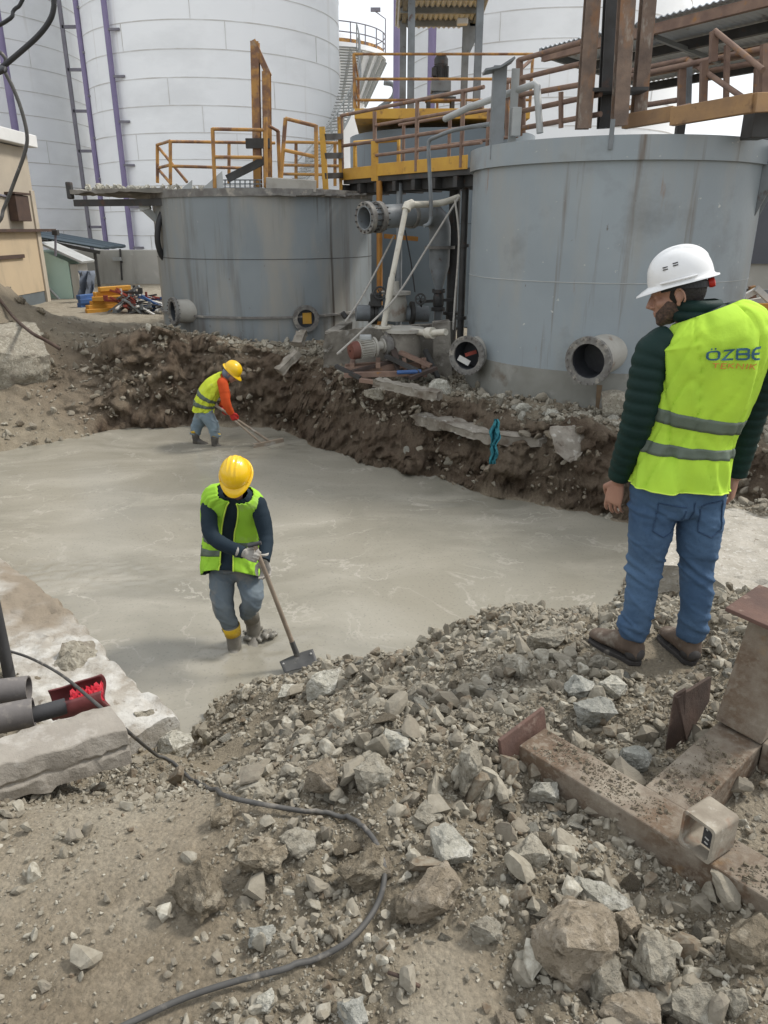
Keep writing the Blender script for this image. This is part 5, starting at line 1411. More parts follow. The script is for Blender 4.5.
for i in range(L + 1):
    c = q0.lerp(q1, i / L); cut = .62 - .5 * math.exp(-((i / L - .1) ** 2) / .05)
    for k in range(n + 1):
        a = math.pi * (.0 - .18) + (math.pi * 1.36) * k / n if i < L else math.pi * 2 * k / n - math.pi / 2
        a = math.pi + a if i < L else a
        a = math.pi * .82 + math.pi * 1.36 * k / n
        jr = .085 * (1 + .10 * float(vnoise(np.array([i * .22]), np.array([k * .16]), 98)[0]) + .05 * math.sin(a * 2 + i * .15)); vs.append(c + ax * .012 * math.sin(k * .5) * (i == L) + sd_ * math.cos(a) * jr + upv * math.sin(a) * jr)
for i in range(L):
    for k in range(n): fs.append((i * (n + 1) + k, i * (n + 1) + k + 1, (i + 1) * (n + 1) + k + 1, (i + 1) * (n + 1) + k))
MB().add(vs, fs).build('half_shell', M['red_duct'], rd, smooth=50, solid=.008)
vs, fs = [], []; n = 12
for i in range(n + 1):
    for k in range(n + 1):
        t_ = .38 + .6 * i / n; w_ = (k / n - .5) * .13
        vs.append(q0.lerp(q1, t_) + sd_ * w_ + upv * (.0 + .022 * math.sin(i * 2.1 + k) + .018 * math.sin(k * 2.7 + i * .7) - .04 * (k / n - .5) ** 2))
for i in range(n):
    for k in range(n): fs.append((i * (n + 1) + k, i * (n + 1) + k + 1, (i + 1) * (n + 1) + k + 1, (i + 1) * (n + 1) + k))
MB().add(vs, fs).build('plastic_film', M['red_rag'], rd, smooth=40, solid=.003)
q2, q3 = atZ(30, 716, -.38), atZ(66, 706, -.38)
tag(MB().pipe(q2, q3, .04, .033, 24).build('dark_pipe', M['dark_pipe'], smooth=40), 'short dark pipe stub between the grey ducts and the red duct', 'pipe')
q = atZ(6, 652, -.62)
tag(MB().tube([V((q.x - .01, q.y, -.85)), V((q.x - .01, q.y, -.15)), V((q.x - .015, q.y, .0))], .035, 14).build('upright_pipe', M['dark_pipe'], smooth=40), 'dark upright pipe standing at the left edge of the slab', 'pipe')

# ---- grey cable snaking over the rubble
cpx = [(9, 651), (30, 658), (60, 674), (92, 700), (125, 729), (158, 758), (190, 781), (222, 797), (255, 806), (300, 813), (340, 820), (366, 834), (381, 858), (384, 885), (374, 915), (350, 943), (318, 962), (280, 974), (235, 985), (185, 1001), (140, 1022), (90, 1046)]
cp = []
for i, (px, py) in enumerate(cpx):
    P = hit(px, py, .012); lift = .010
    cp.append(V((P.x, P.y, P.z + lift)))
q = V((atZ(6, 652, -.62).x, atZ(6, 652, -.62).y, -.32))
# the cable leaves the pipe, spans the slab and the concrete post, then lies on the rubble
span = [atY(9, 651, 4.0), atY(30, 658, 3.85), atY(60, 674, 3.35), atY(92, 700, 2.85), atY(125, 729, 2.58)]
for i, p in enumerate(span):
    if p.z > cp[i].z - .02: cp[i] = p
cs = spline(cp, 8)
for q in cs[40:]: q.z = max(q.z, gz(q.x, q.y) + .013)
CABLE += cs
tag(MB().tube(cs, .0082, 10).build('grey_cable', M['cable'], smooth=60), 'long dusty grey cable snaking over the slab and looping through the rubble', 'cable')

# ---- rusty welded steel frame
ZT = .10
def fz(px, py, z=ZT): return atZ(px, py, z)
b0, b1 = fz(519, 745), fz(769, 900)                       # near top edge of the main beam
bd = (b1 - b0).normalized(); bs = V((-bd.y, bd.x, 0))     # towards the back
W_, H_ = .148, .165
fr = thing('welded_steelwork', 'rusty welded steel frame of box beams lying on the rubble at the right', 'steel frame', b0.lerp(b1, .5))
bc0 = b0 + bs * W_ / 2 - V((0, 0, H_ / 2)); bc1 = b1 + bd * .35 + bs * W_ / 2 - V((0, 0, H_ / 2))
MB().bar(bc0, bc1, W_, H_).build('beam', M['rust_frame'], fr, bevel=.006)
c = bc0 - bd * .009
pn_ = [c - bs * .125 + V((0, 0, -.12)), c + bs * .125 + V((0, 0, -.10)), c + bs * .12 + V((0, 0, .125)), c - bs * .13 + V((0, 0, .105))]
tl = bd * -.045
pn_[2] += tl; pn_[3] += tl
MB().extrude(pn_, bd * .014).build('end_plate', M['rust_cap'], fr, bevel=.003)
# cross beam and its continuation beyond the column
x0 = fz(662, 804); x1 = fz(735, 734)
cd_ = bs.copy(); cs_ = bd.copy(); wc_ = .165
cb0 = b0 + bd * (x0 - b0).dot(bd) + bs * (W_ + .001); cb1 = cb0 + bs * .9
MB().bar(cb0 - V((0, 0, H_ / 2 + .003)), cb1 - V((0, 0, H_ / 2 + .003)), wc_, H_ - .004).build('cross_beam', M['rust_frame'], fr, bevel=.006)
# column with cap plate
cc = cb0 + bs * .56
cw_, cdp = .17, .15
top = V((cc.x + .06, cc.y + .01, .545))
MB().bar(V((cc.x, cc.y, ZT + .001)), top, cw_, cdp, bs).build('column', M['rust_frame'], fr, bevel=.006)
q = top + V((0, 0, .008))
R_ = Matrix((bd, bs, V((0, 0, 1)))).transposed()
MB().box(q, (.30, .27, .016), R_ @ Matrix.Rotation(math.radians(4), 3, 'Y')).build('cap_plate', M['rust_cap'], fr, bevel=.003)
g0 = cc + bd * (cw_ / 2 + .002)
MB().bar(g0 + V((0, 0, -.045)) , g0 + bd * .6 + V((0, 0, -.045)), .14, .115).build('side_arm', M['rust_frame'], fr, bevel=.006)
# tube stub with a dark plate
tc_ = fz(686, 850); k0 = b0 + bd * ((tc_ - b0).dot(bd) + .03) + bs * .05
sw, shh, sl_ = .105, .125, .11
R2 = Matrix.Rotation(math.radians(-9), 3, 'Z') @ R_
def rr_ring(w, h, r, n=5):
    out = []
    for cx, cz, a0 in ((w / 2 - r, h - r, 0), (-w / 2 + r, h - r, 90), (-w / 2 + r, r, 180), (w / 2 - r, r, 270)):
        for k in range(n + 1):
            a = math.radians(a0 + 90 * k / n); out.append((cx + r * math.cos(a), cz + r * math.sin(a)))
    return out
vs, fs = [], []; o_ = rr_ring(sw, shh, .013); i_ = [(x * .84, .009 + (z) * .845) for x, z in o_]; n = len(o_)
for ring, yy in ((o_, -sl_ / 2), (o_, sl_ / 2), (i_, sl_ / 2), (i_, -sl_ / 2)):
    for x, z in ring: vs.append(k0 + R2 @ V((x, yy, z + .001)))
for q_ in range(4):
    e_ = (q_ + 1) % 4
    for k in range(n): fs.append((q_ * n + k, q_ * n + (k + 1) % n, e_ * n + (k + 1) % n, e_ * n + k))
ts = MB().add(vs, fs).build('tube_stub', M['stub'], fr, smooth=40)
MB().box(k0 + R2 @ V((.018, -.012, .052)), (.046, .006, .07), R2).build('dark_plate', M['dark_pipe'], ts)
mk = MB()
for (ux, uz, w_) in ((.006, .075, .006), (.028, .072, .006), (.010, .046, .014), (.030, .036, .012), (.010, .03, .012)):
    mk.box(k0 + R2 @ V((ux + .0, -.0165, uz)), (w_, .002, .004), R2 @ Matrix.Rotation(.3, 3, 'Y'))
mk.build('plate_mark', M['white_scrap'], ts)
# crust of dirt on the beams
dm = MB()
for i in range(4200):
    if i < 3000: P = b0 + bd * rf.uniform(.02, .92) + bs * rf.uniform(.01, W_ - .01)
    else: P = cb0 + bs * rf.uniform(.0, .4) + bd * rf.uniform(-.08, .08)
    dens = float(fbm(np.array([P.x * 14]), np.array([P.y * 14]), 3, 97)[0])
    if dens < .05 + 1.1 * (rf.random() - .5): continue
    r_ = rf.uniform(.001, .004) if rf.random() < .95 else rf.uniform(.005, .012); bm = rock_shape(4000 + i % 10, 0, 9); bm.verts.index_update()
    dm.add([V(v.co) * r_ + P + V((0, 0, ZT - P.z + r_ * .25)) for v in bm.verts], [[v.index for v in f.verts] for f in bm.faces]); bm.free()
tag(dm.build('dirt_crumbs', R_MATS['brown'], fix=False), 'dusty crumbs of concrete lying on the rusty steel frame', 'debris', None, 'stuff')
# loose offcut angle standing in the rubble
oc = thing('steel_offcut', 'dark flaking steel angle offcut standing in the rubble left of the column', 'steel offcut', hit(675, 752))
q = hit(668, 752); Y_ = q.y
f0 = [atY(665.5, 750, Y_), atY(674, 697, Y_ + .0), atY(686, 690, Y_ + .03), atY(684, 752, Y_ + .03)]
MB().extrude(f0, (.006, .02, .0)).build('web', M['rust_dark'], oc, bevel=.002)
f1 = [atY(674, 697, Y_), atY(708, 676, Y_ + .2), atY(706, 700, Y_ + .2), atY(683, 740, Y_ + .04)]
MB().extrude(f1, (.012, -.006, .0)).build('flange', M['rust_dark'], oc, bevel=.002)

# ---- large rocks the photograph shows one by one
HR = [
 (200, 885, 66, 58, 'brown', 'large pitted grey brown rock alone on the bare dirt at the left', 1, dict(rough=.14)),
 (572, 928, 88, 86, 'yellow', 'biggest boulder, brown with a yellowish broken face, right of the bottom middle', 2, dict(sink=.16)),
 (628, 1012, 66, 44, 'yellow', 'pale rounded yellowish rock at the bottom edge of the photo', 3, dict(blocky=.3)),
 (748, 940, 58, 58, 'brown', 'brown rock tucked under the lower end of the rusty beam', 4, {}),
 (435, 888, 62, 54, 'yellow', 'flat faced beige slab of stone leaning beside the cable loop', 5, dict(sq=(1, .5, .9))),
 (449, 846, 46, 40, 'pale', 'angular pale grey rock above the flat beige stone', 6, {}),
 (403, 906, 32, 32, 'brown', 'cube like brown stone just right of the cable loop', 7, dict(blocky=.9)),
 (173, 744, 42, 30, 'pale', 'white angular concrete block next to the cable at the slab end', 8, dict(blocky=.85)),
 (264, 852, 52, 40, 'brown', 'lumpy brown clod beside the cable at the left of the rubble', 9, dict(rough=.13)),
 (360, 858, 66, 46, 'brown', 'wide dark brown clod inside the cable loop', 10, dict(rough=.13)),
 (469, 772, 24, 58, 'grey', 'tall upright grey shard standing in the middle of the rubble', 11, dict(sq=(.5, .5, 1), sink=.12, rot=.2)),
 (326, 684, 40, 30, 'pale', 'white rough concrete lump at the pit edge next to the shovel', 12, {}),
 (293, 691, 32, 10, 'pale', 'thin white flake of concrete lying at the pit edge', 13, dict(sq=(1, .7, .3))),
 (372, 772, 40, 34, 'grey', 'grey rock with a flat top in the middle of the heap', 14, {}),
 (322, 775, 34, 36, 'yellow', 'wedge shaped beige stone in the heap left of the flat topped rock', 15, dict(sq=(.8, .7, 1))),
 (420, 690, 36, 20, 'grey', 'low grey slab piece near the top of the rubble slope', 16, {}),
 (593, 713, 42, 28, 'blue', 'blue grey angular rock in front of the standing man', 17, {}),
 (578, 684, 34, 26, 'blue', 'blue grey rock left of the standing man\'s boots', 18, {}),
 (612, 688, 30, 24, 'pale', 'pale tilted rock just below the left boot', 19, {}),
 (634, 757, 38, 28, 'blue', 'smooth blue grey rock in the corner between the rusty beams', 20, {}),
 (603, 662, 34, 14, 'grey', 'flat grey stone behind the left boot', 21, dict(sq=(1, .7, .4))),
 (512, 663, 38, 16, 'grey', 'elongated grey stone on the crest of the rubble', 22, dict(sq=(1, .6, .5))),
 (74, 664, 46, 40, 'grey', 'grey broken chunk resting on the slab by the cable', 23, {}),
 (84, 655, 34, 50, 'grey', 'taller grey broken chunk standing behind the red duct', 24, {}),
 (38, 683, 32, 26, 'brown', 'brown lump lying between the two grey ducts', 25, {}),
 (606, 975, 48, 52, 'grey', 'grey rock between the biggest boulder and the yellowish rock', 26, {}),
 (652, 958, 44, 56, 'grey', 'tall grey rock right of the biggest boulder', 27, {}),
 (693, 1008, 48, 46, 'grey', 'grey rock at the bottom edge right of the yellowish rock', 28, {}),
 (628, 925, 28, 34, 'yellow', 'small beige stone touching the right side of the biggest boulder', 29, {}),
 (352, 1012, 34, 30, 'blue', 'blue grey stone at the bottom edge below the cable', 30, {}),
 (262, 935, 28, 22, 'blue', 'dark blue grey stone inside the left of the cable curve', 31, {}),
 (735, 1000, 26, 28, 'grey', 'small grey stone in the bottom right corner', 32, {}),
 (600, 893, 58, 22, 'pale', 'long pale stone lying along the foot of the rusty beam', 33, dict(sq=(1, .5, .5), rot=2.6)),
 (265, 1000, 22, 22, 'pale', 'small pale stone under the cable near the bottom', 34, {}),
 (505, 1018, 24, 18, 'yellow', 'small rounded beige stone at the bottom middle', 35, dict(blocky=.2)),
 (545, 640, 40, 22, 'grey', 'low grey stone on the crest between the shovel and the man', 36, {}),
 (430, 815, 34, 26, 'grey', 'grey stone in the heap below the upright shard', 37, {}),
 (300, 842, 40, 28, 'grey', 'grey lump lying just below the cable at the left of the heap', 38, {}),
 (395, 742, 30, 24, 'pale', 'pale stone on the upper heap above the flat topped rock', 39, {}),
 (530, 850, 40, 30, 'grey', 'grey stone halfway between the upright shard and the rusty beam', 40, {}),
 (485, 930, 34, 26, 'grey', 'grey stone right of the flat faced beige slab', 41, {}),
 (545, 790, 34, 24, 'pale', 'pale stone beside the end plate of the rusty beam', 42, {}),
 (222, 815, 26, 22, 'brown', 'brown stone just above the cable at the left of the heap', 43, {}),
 (145, 720, 26, 30, 'grey', 'grey splinter standing at the corner of the slab', 44, dict(sq=(.5, .5, 1))),
]
for px, py, w_, h_, kd, lab, sd_i, kw in HR:
    kw = dict(kw); kw.setdefault('sink', .24)
    hero_rock(px, py, w_, h_, kd, lab, sd_i, **kw)
# on the far bank
q = atY(612, 414, 9.35); 
hero_rock(0, 0, 27, 32, 'grey', 'square speckled concrete chunk standing against the near tank', 51, at=(q.x, q.y, gz(q.x, q.y)), blocky=.92, sink=.06, rough=.03, rot=.25)
for (px, py, w_, h_, Y_, lab, sd_i) in [(582, 417, 22, 15, 9.3, 'grey chunk below the big flanged stub of the near tank', 52), (524, 404, 18, 11, 9.6, 'pale chunk at the foot of the near tank, left of the stub', 53), (631, 413, 14, 18, 9.4, 'pale chunk right of the square speckled concrete chunk', 54), (552, 410, 16, 10, 9.5, 'pale grey chunk on the slab edge under the near tank', 55), (440, 386, 24, 18, 10.6, 'pale rock below the flanged stub with the rag inside', 56), (374, 375, 22, 12, 11.0, 'grey rock resting against the concrete plinth', 57), (383, 339, 14, 12, 13.0, 'grey rock by the plinth corner at the low tank', 58)]:
    q = atY(px, py, Y_); hero_rock(0, 0, w_, h_, 'pale' if 'pale' in lab else 'grey', lab, sd_i, at=(q.x, q.y, gz(q.x, q.y)), sink=.2)
# thin slabs broken out of the bank
pts = [atY(548, 431, 8.62), atY(573, 429, 8.75), atY(600, 442, 8.8), atY(571, 465, 8.42), atY(556, 452, 8.42)]
tag(roughen(MB().extrude(pts, (.03, .10, .04)).build('slab_fragment', M['bank_conc']), .06, .018, 9), 'triangular slab fragment with a pale edge hanging over the far bank', 'slab fragment')
pts = [(1.4, 9.7), (.55, 10.45), (.40, 10.25), (.75, 9.75), (1.15, 9.32), (1.5, 9.05), (1.95, 8.95), (2.15, 9.05), (1.8, 9.4)]
tag(roughen(MB().prism(pts, lambda x, y: -.80 + .03 * math.sin(x * 11), lambda x, y: -.63 + .02 * math.sin(x * 9)).build('slab_edge', M['bank_conc']), .07, .03, 4), 'long broken concrete slab edge sticking out of the far bank under the near tank', 'concrete slab')
pts = [(-1.2, 12.0), (-.35, 11.55), (-.2, 11.75), (-1.1, 12.3)]
tag(roughen(MB().prism(pts, -.62, -.42).build('slab_edge', M['bank_conc']), .08, .022, 5), 'buried concrete ledge on the far bank left of the plinth', 'concrete slab')
for a, b2, lab in [((375, 382, 10.4), (440, 396, 9.9), 'cracked concrete plank lying on the bank below the pump'), ((278, 372, 12.0), (298, 352, 12.2), 'slanting concrete strip on the bank right of the bent worker'), ((297, 345, 12.6), (302, 332, 12.8), 'upright concrete splinter under the manhole')]:
    tag(roughen(MB().bar(atY(*a), atY(*b2), .22, .14).build('concrete_strip', M['bank_conc']), .06, .02, 6), lab, 'concrete strip')
# teal cloth hanging from the bank
vs, fs = [], []
for i in range(15):
    t_ = i / 14; Y_ = 9.05 - .10 * t_
    for k in range(7):
        w_ = (4.5 + 6.0 * math.exp(-((t_ - .36) ** 2) / .02) + 2.2 * t_) * (k / 6 - .5)
        px = 496 - 3 * t_ + w_ + 1.0 * math.sin(i * 1.3); P = atY(px, 419 + 45 * t_, Y_ + .05 * math.sin(k * 1.9 + i * .8) - .25); vs.append(P)
for i in range(14):
    for k in range(6): fs.append((i * 7 + k, i * 7 + k + 1, (i + 1) * 7 + k + 1, (i + 1) * 7 + k))
tag(MB().add(vs, fs).build('teal_cloth', M['teal'], smooth=60, solid=.012), 'twisted teal cloth strip hanging down the far earth bank', 'cloth')
# big broken footing on the left ramp, and a bent bar lying over it
hero_rock(0, 0, 150, 80, 'grey', 'huge tilted concrete lump with a white broken edge at the left on the ramp', 61, at=(-7.0, 12.9, -1.0), sink=.13, rough=.05, blocky=.75, cuts=5, n=22, rot=.3)
for (px, py, w_, h_, Y_, sd_i, lab) in [(21, 304, 12, 8, 13.4, 62, 'dark clod on the spoil mound, above the bent bar'), (42, 313, 10, 8, 13.2, 63, 'dark clod on the spoil mound right of the bent bar')]:
    P = hit(px, py); hero_rock(0, 0, w_, h_, 'brown', lab, sd_i, at=P)
pb_ = [(-4, 290), (8, 307), (20, 322), (32, 333), (45, 340), (60, 349)]
tag(MB().tube(spline([hit(a, b2) + V((0, -.15, .05)) if i < 3 else atY(a, b2, 12.1) for i, (a, b2) in enumerate(pb_)], 5), .028, 8).build('bent_bar', M['rust_dark'], smooth=60), 'bent dark reinforcing bar lying down the spoil mound', 'bar')
# overhead cables at the top left corner
tag(MB().tube(spline([atY(90, -420, 7), atY(70, -160, 7), atY(55, -12, 7), atY(54, 6, 7), atY(50, 20, 7), atY(38, 36, 7), atY(18, 54, 7), atY(2, 67, 7), atY(-12, 76, 7), atY(-160, 120, 8), atY(-420, 150, 9)], 6), .022, 8).build('overhead_cable', M['dark_hose'], smooth=60), 'thick black overhead cable sagging across the top left corner', 'cable')
tag(MB().tube(spline([atY(-420, -120, 9), atY(-120, -10, 8.5), atY(-6, 48, 8), atY(4, 70, 8), atY(14, 90, 8), atY(22, 112, 8), atY(27, 135, 8), atY(25, 152, 8), atY(15, 180, 8), atY(4, 208, 8), atY(-6, 226, 8), atY(-60, 262, 8.5), atY(-140, 250, 9.5)], 6), .018, 8).build('overhead_cable', M['cable'], smooth=60), 'thin grey cable looping in front of the beige house', 'cable')
tag(MB().tube(spline([atY(160, -420, 7.5), atY(70, -120, 7.5), atY(26, -8, 7.5), atY(14, 10, 7.5), atY(-6, 28, 7.5), atY(-140, 90, 8), atY(-420, 140, 9)], 6), .016, 8).build('overhead_cable', M['dark_hose'], smooth=60), 'thin dark overhead cable in the extreme top left corner', 'cable')
tag(MB().tube(spline([hit(388, 976) + V((0, 0, .012)), hit(402, 984) + V((0, 0, .02)), hit(420, 991) + V((0, 0, .012))], 5), .005, 6).build('wire_stub', M['rust_dark'], smooth=60), 'short bent rusty wire in the dirt at the bottom middle', 'wire')
# =================================================================== PEOPLE
rp = random.Random(3)
def cloth(name, c1, c2, vs=6, rough=.85, bump=.4, bs=40, layers=(), **kw):
    return mat(name, c1, c2, vs, rough=rough, bump=bump, bscale=bs, bdist=.006, layers=layers, spec=.2, **kw)
M['skin'] = mat('skin', (.36, .20, .14), (.31, .165, .115), 10, rough=.5, bump=.05, bscale=90)
M['hair'] = mat('dark_hair', (.022, .018, .016), (.014, .012, .011), 40, rough=.6, bump=.5, bscale=120)
M['beard'] = mat('dark_beard', (.042, .029, .023), (.12, .072, .052), 90, rough=.7, bump=.5, bscale=160)
M['vest_lime'] = cloth('lime_hi_vis', (.43, .66, .055), (.38, .60, .055), 5, bump=.5, bs=16)
M['vest_green'] = cloth('green_hi_vis', (.34, .62, .05), (.30, .56, .05), 3, layers=[((.36, .42, .2), 4, .6, .8)])
M['vest_yellow'] = cloth('yellow_hi_vis', (.58, .66, .05), (.5, .58, .05), 3, layers=[((.4, .42, .2), 5, .6, .8)])
M['vest_trim'] = cloth('hi_vis_trim', (.60, .80, .10), (.55, .74, .10))
M['stripe'] = mat('reflective_stripe', (.105, .135, .10), (.09, .115, .09), 5, rough=.55, bump=.1, bscale=80)
M['jacket'] = cloth('dark_green_quilted_jacket', (.008, .028, .023), (.006, .021, .018), 5, rough=.62)
M['navy'] = cloth('navy_sweater', (.018, .030, .042), (.014, .024, .034), 6)
M['orange_knit'] = cloth('orange_red_sleeve', (.52, .075, .018), (.44, .06, .015), 6)
M['jeans'] = cloth('blue_jeans', (.066, .118, .195), (.042, .08, .145), 3.5, layers=[((.10, .165, .26), 2.2, .5, .75, (1, 1, .7)), ((.045, .085, .155), 130, .55, .72)])
M['jeans_mud'] = cloth('muddy_jeans', (.155, .185, .205), (.11, .14, .165), 4, layers=[((.25, .235, .205), 4, .52, .68), ((.08, .11, .15), 3, .58, .72)])
M['jeans_pale'] = cloth('pale_work_trousers', (.20, .255, .285), (.15, .20, .235), 4, layers=[((.27, .26, .24), 6, .58, .74)])
M['boot_brown'] = mat('brown_nubuck_boot', (.13, .095, .07), (.095, .068, .05), 14, rough=.8, bump=.3, bscale=60, layers=[((.24, .21, .17), 12, .55, .7)])
M['boot_dark'] = mat('dark_boot_sole', (.06, .054, .05), (.04, .037, .035), 14, rough=.8, bump=.3, layers=[((.2, .18, .15), 12, .6, .72)])
M['boot_yellow'] = mat('yellow_rubber_boot', (.62, .40, .02), (.5, .32, .02), 10, rough=.4)
M['boot_mud'] = mat('cement_coated_boot', (.19, .178, .152), (.13, .12, .10), 10, rough=.6, bump=.4, bscale=50)
M['boot_black'] = mat('muddy_black_boot', (.06, .055, .048), (.12, .108, .09), 10, rough=.6, bump=.3)
M['glove_white'] = cloth('dusty_white_glove', (.42, .40, .36), (.32, .30, .27), 12)
M['glove_red'] = cloth('red_rubber_glove', (.48, .03, .025), (.38, .025, .02), 12, rough=.5)
M['hat_white'] = mat('white_hard_hat', (.74, .745, .74), (.70, .70, .69), 2, rough=.28, bump=0, coat=.3, layers=[((.6, .585, .55), 5, .58, .75)])
M['hat_yellow'] = mat('yellow_hard_hat', (.80, .50, .008), (.75, .46, .008), 2, rough=.3, bump=0, coat=.3)
M['hat_black'] = mat('hat_band', (.02, .02, .022), rough=.5)
M['knob_red'] = mat('red_knob', (.55, .03, .02), rough=.4)
M['txt_blue'] = mat('print_blue', (.028, .10, .155), rough=.7, bump=0)
M['txt_orange'] = mat('print_orange', (.58, .24, .045), rough=.7, bump=0)
M['wood'] = mat('worn_wood_handle', (.27, .215, .16), (.2, .16, .12), 8, rough=.8, bump=.2, layers=[((.33, .31, .27), 6, .55, .7)])
M['blade'] = mat('cement_stained_steel', (.075, .075, .072), (.05, .05, .05), 8, rough=.55, bump=.15, layers=[((.2, .19, .17), 7, .6, .74)])

class Torso:
    """a bent, tapered trunk: rings along a curved spine; t 0 = hem, 1 = neck"""
    def __init__(s, pts, right_lo, right_hi, prof, expo=2.4, fold=.006, seed=0):
        s.c = [V(p) for p in pts]; s.r0, s.r1 = V(right_lo).normalized(), V(right_hi).normalized()
        s.prof = prof; s.e = expo; s.fold = fold; s.seed = seed; s.hem = 0
    def spine(s, t):
        n = len(s.c) - 1; x = min(max(t, 0), 1) * n; i = min(int(x), n - 1); f = x - i
        p0, p1, p2, p3 = s.c[max(i - 1, 0)], s.c[i], s.c[i + 1], s.c[min(i + 2, n)]
        return .5 * ((2 * p1) + (p2 - p0) * f + (2 * p0 - 5 * p1 + 4 * p2 - p3) * f * f + (3 * p1 - p0 - 3 * p2 + p3) * f ** 3)
    def frame(s, t):
        a, b_ = s.spine(max(t - .03, 0)), s.spine(min(t + .03, 1))
        tan = (b_ - a).normalized(); r = s.r0.lerp(s.r1, t); r = (r - tan * r.dot(tan)).normalized()
        f = tan.cross(r).normalized()                     # forward (chest side)
        return s.spine(t), r, f, tan
    def S(s, th, t, off=0.0):
        """th 0 = right side, pi/2 = chest, 3pi/2 = back"""
        c, r, f, tan = s.frame(t)
        T = [p[0] for p in s.prof]
        hw = float(np.interp(t, T, [p[1] for p in s.prof])) + off; hd = float(np.interp(t, T, [p[2] for p in s.prof])) + off
        sh = float(np.interp(t, T, [p[3] if len(p) > 3 else 0 for p in s.prof]))
        ca, sa = math.cos(th), math.sin(th); e = 2 / s.e
        x = hw * math.copysign(abs(ca) ** e, ca); y = hd * math.copysign(abs(sa) ** e, sa) + sh
        if s.fold:
            k = float(vnoise(np.array([th * 2.6 + s.seed]), np.array([t * 3.2]), 7)[0]) + .6 * float(vnoise(np.array([th * 5 + t * 6 + s.seed]), np.array([t * 5 - th * 1.5]), 9)[0])
            g = s.fold * k * (1.25 - t * .8)
            # sharper hanging creases
            q1 = abs(float(vnoise(np.array([th * 3.1 + t * 2.2 + s.seed * 3]), np.array([t * 1.6 + s.seed]), 15)[0])); q2 = abs(float(vnoise(np.array([th * 2.2 - t * 4.0 + s.seed]), np.array([t * 2.6 + th]), 17)[0]))
            g -= s.fold * (.9 * max(0, 1 - q1 * 5) + .7 * max(0, 1 - q2 * 5)) * (1.15 - t * .6)
            x += g * ca; y += g * sa
        if s.hem and t < .25: c = c - tan * s.hem * (1 - t / .25) * math.sin(2.0 * th + s.seed) 
        return c + r * x + f * y
    def patch(s, a0, a1, t0, t1, off, na=64, nt=40, closed=False):
        vs, fs = [], []
        cols = na if closed else na + 1
        for j in range(nt + 1):
            for i in range(cols):
                vs.append(s.S(a0 + (a1 - a0) * i / na, t0 + (t1 - t0) * j / nt, off))
        for j in range(nt):
            for i in range(na):
                i2 = (i + 1) % cols
                fs.append((j * cols + i, j * cols + i2, (j + 1) * cols + i2, (j + 1) * cols + i))
        return vs, fs
TAU = 2 * math.pi

def limb(mb, pts, radii, n=20, seg_=10, quilt=0, folds=0, seed=0, ell=1.0, jitter=0):
    P = spline(pts, seg_); m = len(P); R = lerps(radii, m); rr = random.Random(seed)
    L = [0]
    for i in range(1, m): L.append(L[-1] + (P[i] - P[i - 1]).length)
    if quilt:
        # resample so each quilt channel gets enough rings
        tot = L[-1]; k = int(tot / .008); ss = np.linspace(0, tot, k)
        P = [V((np.interp(x, L, [p.x for p in P]), np.interp(x, L, [p.y for p in P]), np.interp(x, L, [p.z for p in P]))) for x in ss]
        R = [float(np.interp(x, L, R)) * (.90 + .12 * abs(math.sin(math.pi * x / quilt)) ** .5) for x in ss]
    elif folds:
        tot = L[-1]; k = int(tot / .012); ss = np.linspace(0, tot, k)
        P = [V((np.interp(x, L, [p.x for p in P]), np.interp(x, L, [p.y for p in P]), np.interp(x, L, [p.z for p in P]))) for x in ss]
        R = [float(np.interp(x, L, R)) * (1 + folds * float(fbm(np.array([x * 22 + seed]), np.array([seed * 3.0]), 3, 5)[0])) for x in ss]
    return mb.tube(P, R, n)

